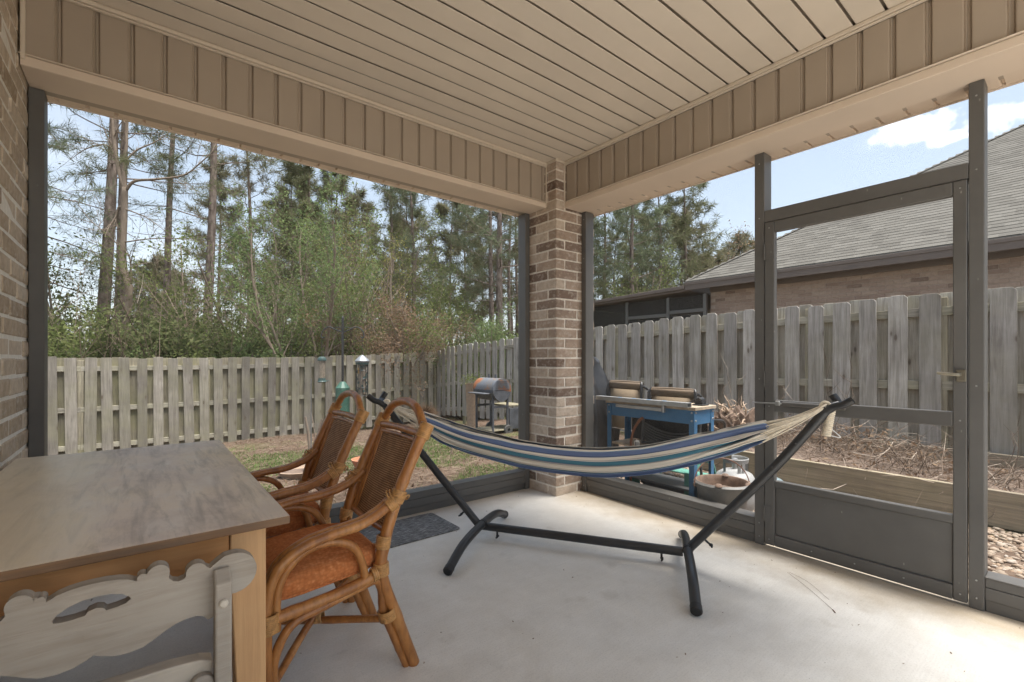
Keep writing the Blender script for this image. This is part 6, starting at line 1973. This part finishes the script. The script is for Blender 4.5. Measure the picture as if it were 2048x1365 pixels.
# near pines beyond the back fence
P_A = pine(101, 17, 0.185, 7.0, 2.6, 30, m_needle, lean=(0.75, 0.2), k=14)
plant("pine_tree", P_A, -3.717, 15.388, "thickest grey pine trunk, left of its slimmer twin, at the left of the woods")
P_B = pine(102, 16, 0.165, 7.5, 2.3, 26, m_needle_blue, lean=(0.55, 0.0))
plant("pine_tree", P_B, -3.36, 16.35, "slimmer pine trunk standing just right of the thickest trunk")
P_C = pine(103, 17, 0.145, 7.2, 2.2, 26, m_needle, lean=(0.55, 0.2), dead=22)
plant("pine_tree", P_C, -2.09, 18.57, "slender slightly leaning pine with bare side twigs right of the crooked bare tree")
P_D = pine(104, 16, 0.165, 8.2, 2.0, 24, m_needle, lean=(0.45, 0.0), dead=14)
plant("pine_tree", P_D, -1.10, 15.23, "straight branchless pine trunk with open sky on both sides")
P_L = pine(105, 11.5, 0.15, 3.9, 3.0, 46, m_needle_blue, droop=0.12, k=13, sub=9, nl=0.23, nw=0.007)
plant("pine_tree", P_L, -5.35, 14.2, "pine with low drooping blue green boughs at the left post")
# crooked bare tree
# crooked bare tree: its main limbs follow its own odd shape
gb_ = np.random.default_rng(111)
limbs_ = {
 'a': ([(0.02, 0.0, 0.0), (0.0, 0.0, 1.1), (0.01, -0.01, 2.04), (0.01, -0.01, 3.11), (0.08, -0.06, 4.08), (-0.03, 0.03, 4.62), (-0.05, 0.04, 5.15), (-0.02, 0.02, 6.01), (0.0, 0.0, 6.87)], 0.125, 0.072),
 'b': ([(0.0, 0.0, 6.82), (-0.12, 0.09, 7.29), (-0.23, 0.18, 8.04), (-0.27, 0.21, 8.69), (-0.3, 0.24, 9.57), (-0.38, 0.3, 10.4)], 0.062, 0.022),
 'c': ([(0.0, 0.0, 6.80), (-0.03, 0.03, 7.41), (0.03, -0.03, 8.04), (0.03, -0.03, 8.58), (0.13, -0.1, 9.44), (0.09, -0.07, 10.26)], 0.056, 0.02),
 'd': ([(0.02, -0.02, 6.80), (0.22, -0.17, 7.05), (0.68, -0.54, 7.1), (1.27, -1.01, 7.21), (1.64, -1.31, 7.56), (2.05, -1.63, 8.05)], 0.046, 0.010),
 'e': ([(0.0, -0.04, 6.27), (0.27, -0.09, 6.18), (0.51, -0.15, 6.07), (0.77, -0.22, 5.86), (1.1, -0.3, 5.6)], 0.020, 0.005),
 'f': ([(0.0, -0.01, 5.36), (0.43, -0.34, 5.44), (0.84, -0.67, 5.47), (1.35, -1.07, 5.47), (1.8, -1.4, 5.55)], 0.020, 0.005),
 'g': ([(-0.01, 0.01, 6.26), (-0.13, 0.1, 6.33), (-0.2, 0.15, 5.98), (-0.14, 0.11, 5.71)], 0.034, 0.02),
 'h': ([(0.04, -0.04, 4.05), (0.13, -0.1, 4.33), (0.11, -0.09, 4.88), (0.02, -0.02, 5.09)], 0.03, 0.014),
 'i': ([(0.03, -0.03, 7.64), (0.27, -0.09, 7.96), (0.65, -0.26, 8.22), (1.04, -0.45, 8.59)], 0.030, 0.008),
 'j': ([(-0.22, 0.17, 7.92), (-0.48, 0.25, 8.01), (-0.85, 0.42, 7.83), (-1.15, 0.53, 7.51)], 0.026, 0.006),
 'k': ([(-0.04, 0.03, 5.15), (-0.37, 0.17, 5.54), (-0.74, 0.33, 5.92), (-1.05, 0.45, 6.43)], 0.020, 0.005),
 'l': ([(0.0, 0.0, 3.22), (0.43, -0.34, 3.36), (0.86, -0.69, 3.33)], 0.020, 0.010)}
m = MB(); Cb = []
for key, (pts, ra, rb2) in limbs_.items():
    pp = catmull(pts, 6); n_ = len(pp)
    m.tube(pp, [ra + (rb2 - ra) * i / (n_ - 1) for i in range(n_)], 10 if ra > 0.1 else 7)
    if key == 'a': continue
    for k in range(9):
        a_, b_ = along(pp, gb_.uniform(0.25, 0.98))
        q, r2 = branch(gb_, a_, side_dir(gb_, b_, gb_.uniform(0.5, 1.1)), gb_.uniform(0.5, 1.5), 5, 0.16, 0.03, max(0.006, rb2 * 0.8), 0.002)
        m.tube(q, r2, 4, cap=False)
        for u in range(3):
            c_, d_ = along(q, gb_.uniform(0.3, 0.95))
            q2, r3 = branch(gb_, c_, side_dir(gb_, d_, 0.8), gb_.uniform(0.2, 0.6), 3, 0.2, 0.02, 0.004, 0.0015)
            m.tube(q2, r3, 3, cap=False)
            for w_ in range(2): Cb.append(np.array(along(q2, gb_.uniform(0.2, 0.99))[0]) + gb_.normal(0, 0.03, 3))
Vq, Fq = leaf_quads(gb_, np.array(Cb), 0.030, (0, 0, 0.5))
BT = (m.mesh("trunk", m_bark2, True), None, np_mesh("crown", Vq, Fq, m_leaf_mid))
plant("bare_tree", BT, -3.033, 13.951, "crooked bare tree forking high up right of the two big pine trunks", zoff=-0.24)
SP = broadleaf(112, 5.6, 0.05, m_leaf_yel, levels=3, kids=(9, 6), spread=0.6, ratio=(0.35, 0.5), leaf=0.03, per=2, leaf_frac=0.15, wob=0.10, t0=(0.35, 0.2, 0.2), lean=(0.05, 0))
plant("bare_sapling", SP, -1.545, 14.30, "thin bare sapling just left of the straight branchless pine trunk")
# evergreen small trees at left
H1 = broadleaf(121, 5.0, 0.06, m_leaf_dark, levels=3, kids=(13, 9), spread=0.8, ratio=(0.36, 0.5), leaf=0.055, per=13, t0=(0.22, 0.15), jit=0.10)
plant("holly_tree", H1, -4.45, 13.3, "dark small leaved evergreen tree beside the left screen post")
plant("holly_tree", H1, -3.98, 14.6, "loose evergreen tree between the left post evergreen and the thickest pine trunk", rz=2.2, s=0.92)
# distant rounded pine
RP = pine(131, 10.4, 0.22, 4.6, 3.3, 64, m_needle_olive, k=9, nl=0.42, nw=0.026, sub=8)
plant("pine_tree", RP, -1.9, 47.0, "far round topped pine low between the bare tree and the slender pine")
plant("pine_tree", RP, -0.4, 52.0, "far round pine behind and right of the other round topped one", rz=2.0, s=0.98)
# middle of the woods
P_480 = pine(141, 12.5, 0.14, 3.8, 2.3, 40, m_needle_olive, k=12, nl=0.26, nw=0.011, sub=7)
plant("pine_tree", P_480, 0.95, 20.1, "tufty olive pine left of the pale green willowy tree")
OLX = broadleaf(150, 5.6, 0.06, m_leaf_mid, stems=5, levels=3, kids=(12, 8), spread=0.6, ratio=(0.38, 0.5), leaf=0.042, per=18, t0=(0.25, 0.15), stem_spread=0.22, jit=0.14, trop=0.03)
WL = broadleaf(142, 5.6, 0.050, m_leaf_light, stems=6, levels=3, kids=(11, 7), spread=0.50, ratio=(0.36, 0.5), leaf=0.036, per=24, t0=(0.36, 0.2), stem_spread=0.24, jit=0.10, trop=0.05)
plant("willowy_tree", WL, 0.85, 9.9, "pale green many stemmed tree leaning over the fence, centre of the back opening")
WL2 = broadleaf(143, 4.7, 0.045, m_leaf_mid, stems=5, levels=3, kids=(10, 7), spread=0.6, ratio=(0.4, 0.5), leaf=0.038, per=22, t0=(0.25, 0.2), stem_spread=0.30, jit=0.11, trop=0.03)
plant("leafy_tree", WL2, -0.35, 11.6, "darker green leafy tree left of the pale many stemmed tree")
plant("leafy_tree", WL2, 0.6, 13.4, "green leafy tree deeper in the woods behind the pale many stemmed tree", rz=4.0, s=1.25)
plant("leafy_tree", OLX, 3.9, 13.6, "tall olive leafy tree behind the budding twigs and thin dark pine", rz=0.7, s=1.1)
plant("leafy_tree", WL2, 2.35, 11.2, "mid green leafy tree right of the pale many stemmed tree", rz=1.9, s=1.05)
YB = broadleaf(144, 6.3, 0.06, m_leaf_yel, stems=3, levels=3, kids=(11, 8), spread=0.55, ratio=(0.38, 0.5), leaf=0.026, per=5, t0=(0.4, 0.2), stem_spread=0.16, jit=0.07)
plant("budding_tree", YB, 2.75, 12.6, "twiggy tree with yellow buds under the beam, mid opening")
plant("budding_tree", YB, 3.75, 11.9, "twiggy tree with yellow buds nearer the thin dark pine trunk", rz=2.7, s=0.97)
VN = broadleaf(145, 3.6, 0.04, m_leaf_brown, stems=7, levels=3, kids=(11, 8), spread=0.75, ratio=(0.42, 0.5), leaf=0.032, per=18, t0=(0.2, 0.1), stem_spread=0.38, jit=0.12, trop=-0.02)
plant("viny_thicket", VN, 3.45, 9.75, "brown viny thicket over the back fence corner", cat="thicket")
plant("viny_thicket", VN, 2.55, 9.9, "brown viny thicket left of the one over the fence corner", cat="thicket", rz=2.0, s=0.9)
P_829 = pine(146, 11, 0.115, 4.4, 2.3, 34, m_needle_blue, k=12, nl=0.24, nw=0.010)
plant("pine_tree", P_829, 5.62, 13.9, "thin dark pine with high tufts behind the yellow budded twigs")
OL = broadleaf(147, 4.6, 0.07, m_leaf_mid, stems=4, levels=3, kids=(12, 9), spread=0.6, ratio=(0.38, 0.5), leaf=0.040, per=24, t0=(0.15, 0.15), stem_spread=0.2, jit=0.14, trop=0.05)
plant("olive_tree", OL, 6.1, 11.3, "bushy olive green tree left of the twin pine trunks by the pier")
plant("olive_tree", OL, 4.95, 11.6, "bushy olive green tree behind the brown viny thicket", rz=1.3, s=0.82)
P_1000 = pine(148, 12, 0.17, 3.7, 2.8, 44, m_needle_blue, k=13, nl=0.25, nw=0.009, sub=8)
plant("pine_tree", P_1000, 7.75, 11.1, "grey pine trunk with dense low boughs left of the brick pier")
plant("pine_tree", P_B, 8.7, 12.9, "slim pine trunk just left of the grey pine beside the pier", rz=1.0, s=0.8)
GBs = broadleaf(149, 2.7, 0.035, m_leaf_light, stems=6, levels=3, kids=(11, 8), spread=0.55, ratio=(0.4, 0.5), leaf=0.028, per=26, t0=(0.15, 0.1), stem_spread=0.26, jit=0.10, trop=0.05)
plant("green_bush", GBs, 4.95, 7.75, "bright green bush rising over the fence left of the brick pier", cat="bush")

# pines whose thin trunks fill the gaps, farther back
FAR = [pine(161, 15, 0.13, 6.0, 2.6, 34, m_needle_olive, k=12, nl=0.36, nw=0.016, sub=8, dead=14, tuft=4),
       pine(162, 14, 0.12, 4.6, 2.4, 36, m_needle, k=12, nl=0.36, nw=0.016, sub=8, dead=10, tuft=4),
       pine(163, 13, 0.11, 3.4, 2.6, 40, m_needle_olive, k=12, nl=0.38, nw=0.018, sub=8, dead=8, tuft=4)]
far_spots = [(0.55, 26.7, 0), (3.4, 23.1, 1), (4.55, 26.1, 0), (4.55, 19.8, 1), (11.0, 14.6, 0), (13.2, 16.8, 0), (2.6, 17.3, 1), (6.9, 23.0, 2), (8.6, 20.5, 1), (9.8, 18.0, 2), (6.2, 17.2, 0), (12.0, 20.0, 1),
             (5.2, 31.0, 2), (10.5, 26.0, 2), (3.2, 38.0, 1), (14.5, 22.0, 2), (7.8, 34.0, 0), (6.5, 44.0, 2), (11.5, 36.0, 2)]
for i, (x, y, k) in enumerate(far_spots):
    plant("pine_tree", FAR[k], x, y, "one of the thin trunked pines standing deep in the woods behind the back fence", group="pines deep in the woods behind the back fence", rz=1.7 * i, s=0.85 + 0.07 * ((i * 5) % 5))
# pines seen between the pier and the door, over the neighbour's porch
P_R = pine(171, 13, 0.16, 4.4, 2.9, 40, m_needle_blue, k=10, nl=0.32, nw=0.016, sub=7, dead=12)
P_R2 = pine(172, 11.5, 0.13, 4.2, 2.4, 38, m_needle, k=10, nl=0.30, nw=0.015, sub=7, dead=10)
P_M = pine(173, 9.2, 0.14, 2.2, 3.1, 60, m_needle_olive, k=10, nl=0.36, nw=0.020, sub=7, dead=4)
plant("pine_tree", P_R, 15.55, 10.95, "grey pine trunk nearest the brick pier above the neighbour's porch roof")
plant("pine_tree", P_R2, 18.27, 11.33, "forked looking pine between the two straight trunks above the porch roof", rz=1.0)
plant("pine_tree", P_R2, 19.5, 10.6, "straight pine trunk rising left of the neighbour's roof end", rz=2.6, s=1.06)
side_spots = [(24.7, 11.6, 2), (27.9, 11.6, 2), (25.7, 13.4, 2), (22.3, 12.4, 2), (17.8, 14.6, 0), (20.5, 16.0, 1), (23.5, 17.5, 0), (16.2, 17.5, 1), (27.5, 18.5, 1), (31.5, 14.0, 2), (33.0, 10.5, 2), (19.0, 21.0, 0), (26.0, 23.0, 1), (30.0, 21.0, 0), (21.0, 27.0, 1), (14.3, 13.0, 1), (36.0, 12.0, 2), (40.0, 13.0, 2)]
for i, (x, y, k) in enumerate(side_spots):
    plant("pine_tree", (P_R, P_R2, P_M)[k], x, y, "one of the hazy pines massed behind the neighbour's house and porch", group="pines massed behind the neighbour's house", rz=2.1 * i, s=0.86 + 0.06 * ((i * 3) % 5))
LR = broadleaf(174, 5.4, 0.07, m_leaf_mid, stems=3, levels=3, kids=(12, 9), spread=0.65, ratio=(0.42, 0.5), leaf=0.055, per=12, t0=(0.15, 0.15), stem_spread=0.2, jit=0.15)
plant("leafy_tree", LR, 14.0, 9.8, "round leafy green tree above the neighbour's porch roof beside the pier")
plant("leafy_tree", LR, 15.6, 12.4, "leafy green tree behind the round one beside the pier", rz=1.5, s=1.1)
BR_ = broadleaf(175, 8.6, 0.10, m_leaf_brown, levels=3, kids=(12, 9), spread=0.6, ratio=(0.40, 0.5), leaf=0.07, per=4, t0=(0.5, 0.2), lean=(0.16, -0.1))
plant("sparse_tree", BR_, 20.3, 10.9, "sparse brownish tree with a leaning top against the sky left of the door frame")

# evergreen undergrowth along the outside of the back fence
SH = [broadleaf(181, 2.5, 0.035, m_leaf_dark, stems=6, levels=3, kids=(9, 7), spread=0.7, ratio=(0.45, 0.5), leaf=0.055, per=13, t0=(0.1, 0.1), stem_spread=0.35, jit=0.12),
      broadleaf(182, 2.3, 0.03, m_leaf_mid, stems=7, levels=3, kids=(8, 7), spread=0.7, ratio=(0.45, 0.5), leaf=0.050, per=13, t0=(0.1, 0.1), stem_spread=0.38, jit=0.12),
      broadleaf(183, 2.2, 0.03, m_leaf_light, stems=6, levels=3, kids=(8, 7), spread=0.6, ratio=(0.42, 0.5), leaf=0.050, per=12, t0=(0.15, 0.1), stem_spread=0.30, jit=0.10)]
sh_spots = [(-5.9, 12.3, 2, 1.15), (-5.0, 11.5, 1, 1.1), (-4.5, 12.9, 0, 1.15), (-4.0, 11.7, 0, 1.0), (-3.55, 13.0, 1, 1.15), (-3.1, 11.2, 2, 0.85), (-2.6, 12.2, 0, 1.25), (-2.1, 11.4, 0, 1.15), (-1.7, 12.8, 1, 1.1), (-1.2, 11.0, 1, 0.85), (-0.7, 12.2, 0, 1.0), (-0.15, 10.7, 2, 1.0),
            (0.5, 11.8, 0, 1.1), (1.2, 10.6, 1, 1.0), (1.7, 12.0, 0, 1.1), (2.1, 10.2, 0, 0.9), (2.9, 11.2, 1, 1.0), (3.5, 10.9, 0, 1.05), (4.4, 10.1, 1, 1.0), (5.0, 9.4, 0, 0.95), (5.6, 8.7, 1, 0.9), (6.4, 8.9, 0, 1.0), (-6.6, 11.6, 0, 1.1), (-5.5, 14.6, 0, 1.3), (-2.4, 15.4, 1, 1.3), (-0.6, 15.8, 0, 1.3), (1.3, 15.0, 1, 1.35), (3.3, 14.6, 0, 1.35), (7.4, 9.9, 1, 1.1), (8.6, 10.6, 0, 1.2)]
for i, (x, y, k, s) in enumerate(sh_spots):
    plant("shrub", SH[k], x, y, ("dark evergreen shrub", "mid green shrub", "fresh light green shrub")[k] + " in the undergrowth just outside the back fence", cat="shrub", group=("dark", "mid green", "light green")[k] + " shrubs outside the back fence", rz=1.37 * i, s=s)

# thin bare stems of the thicket
g = np.random.default_rng(77); m = MB()
for k in range(420):
    x = g.uniform(-6.5, 8.5); y = g.uniform(10.0, 18.0)
    if x > 4.5 and y < 10.5: continue
    d = Vector((g.normal(0, 0.22), g.normal(0, 0.22), 1)).normalized()
    pts, rr_ = branch(g, (x, y, gz(x, y)), d, g.uniform(1.8, 5.2), 7, 0.09, 0.02, g.uniform(0.007, 0.018), 0.003)
    m.tube(pts, rr_, 4, cap=False)
    for s in range(4):
        a, b = along(pts, g.uniform(0.4, 0.98)); q, r2 = branch(g, a, side_dir(g, b, 0.6), g.uniform(0.3, 1.0), 3, 0.15, 0.03, 0.005, 0.002)
        m.tube(q, r2, 3, cap=False)
o = m.build("undergrowth", m_twig, None, smooth=True); tag(o, kind="stuff")
# far wood closing the horizon
g = np.random.default_rng(78)
n = 52000
r_ = g.uniform(62, 120, n); a = g.uniform(R(-52), R(92), n)
hmax = 4.5 + 2.5 * np.sin(a * 9) + 2.0 * np.sin(a * 23 + 1)
C = np.stack([-2.6 + r_ * np.sin(a), -2.7 + r_ * np.cos(a), -1.2 + hmax * g.uniform(0, 1, n) ** 0.8], 1)
Vq, Fq = leaf_quads(g, C, 0.50)
o = link("distant_wood", np_mesh("distant_wood", Vq, Fq, m_needle_olive)); tag(o, kind="stuff")

# =================================================================== GROUND COVER
g = np.random.default_rng(41)
def yard_pts(n, fn=None):
    out = []
    while len(out) < n:
        x = g.uniform(-6.0, 3.6); y = 0.5 + 8.1 * g.uniform() ** 1.25
        if y < 0.52: continue
        if fn is not None and g.uniform() > fn(x, y): continue
        out.append((x, y, gz(x, y)))
    return np.array(out)
def grass_d(x, y):
    q = mn.noise(Vector((x * 0.75, y * 0.55, 3.1))) + 0.5 * mn.noise(Vector((x * 2.1, y * 1.9, 0.4)))
    q += 0.55 * math.exp(-((y - 4.2) / 1.4) ** 2) - 0.9 * smoothstep(6.6, 8.4, y) - 0.30 * smoothstep(1.0, 2.5, x) + 0.1
    return 0.010 + smoothstep(0.10, 0.45, q) * 0.95
P = yard_pts(85000, grass_d)
n = len(P)
d = g.normal(0, 0.45, (n, 3)); d[:, 2] = 1; d /= np.linalg.norm(d, axis=1, keepdims=True)
s = np.cross(d, g.normal(size=(n, 3))); s /= np.linalg.norm(s, axis=1, keepdims=True)
h = g.uniform(0.02, 0.065, n)[:, None]; w = g.uniform(0.0016, 0.0034, n)[:, None]
V = np.stack([P - s * w, P + s * w, P + d * h], 1).reshape(-1, 3)
o = link("grass", np_mesh("grass", V, np.arange(n * 3).reshape(-1, 3), m_grass)); tag(o, kind="stuff")
P = yard_pts(34000)
n = len(P)
a = g.uniform(0, 6.283, n); d = np.stack([np.cos(a), np.sin(a), g.normal(0, 0.18, n)], 1)
s = np.stack([-np.sin(a), np.cos(a), g.normal(0, 0.4, n)], 1)
h = g.uniform(0.03, 0.10, n)[:, None]; w = g.uniform(0.0010, 0.0026, n)[:, None]
P = P + np.array((0, 0, 0.008)) + g.uniform(0, 0.018, (n, 1)) * np.array((0, 0, 1))
V = np.stack([P - d * h - s * w, P - d * h + s * w, P + d * h + s * w, P + d * h - s * w], 1).reshape(-1, 3)
o = link("pine_straw", np_mesh("pine_straw", V, np.arange(n * 4).reshape(-1, 4), m_straw)); tag(o, kind="stuff")
P = yard_pts(3500); Vq, Fq = leaf_quads(g, P + np.array((0, 0, 0.015)), 0.022)
o = link("fallen_leaves", np_mesh("fallen_leaves", Vq, Fq, m_leaf_brown)); tag(o, kind="stuff")
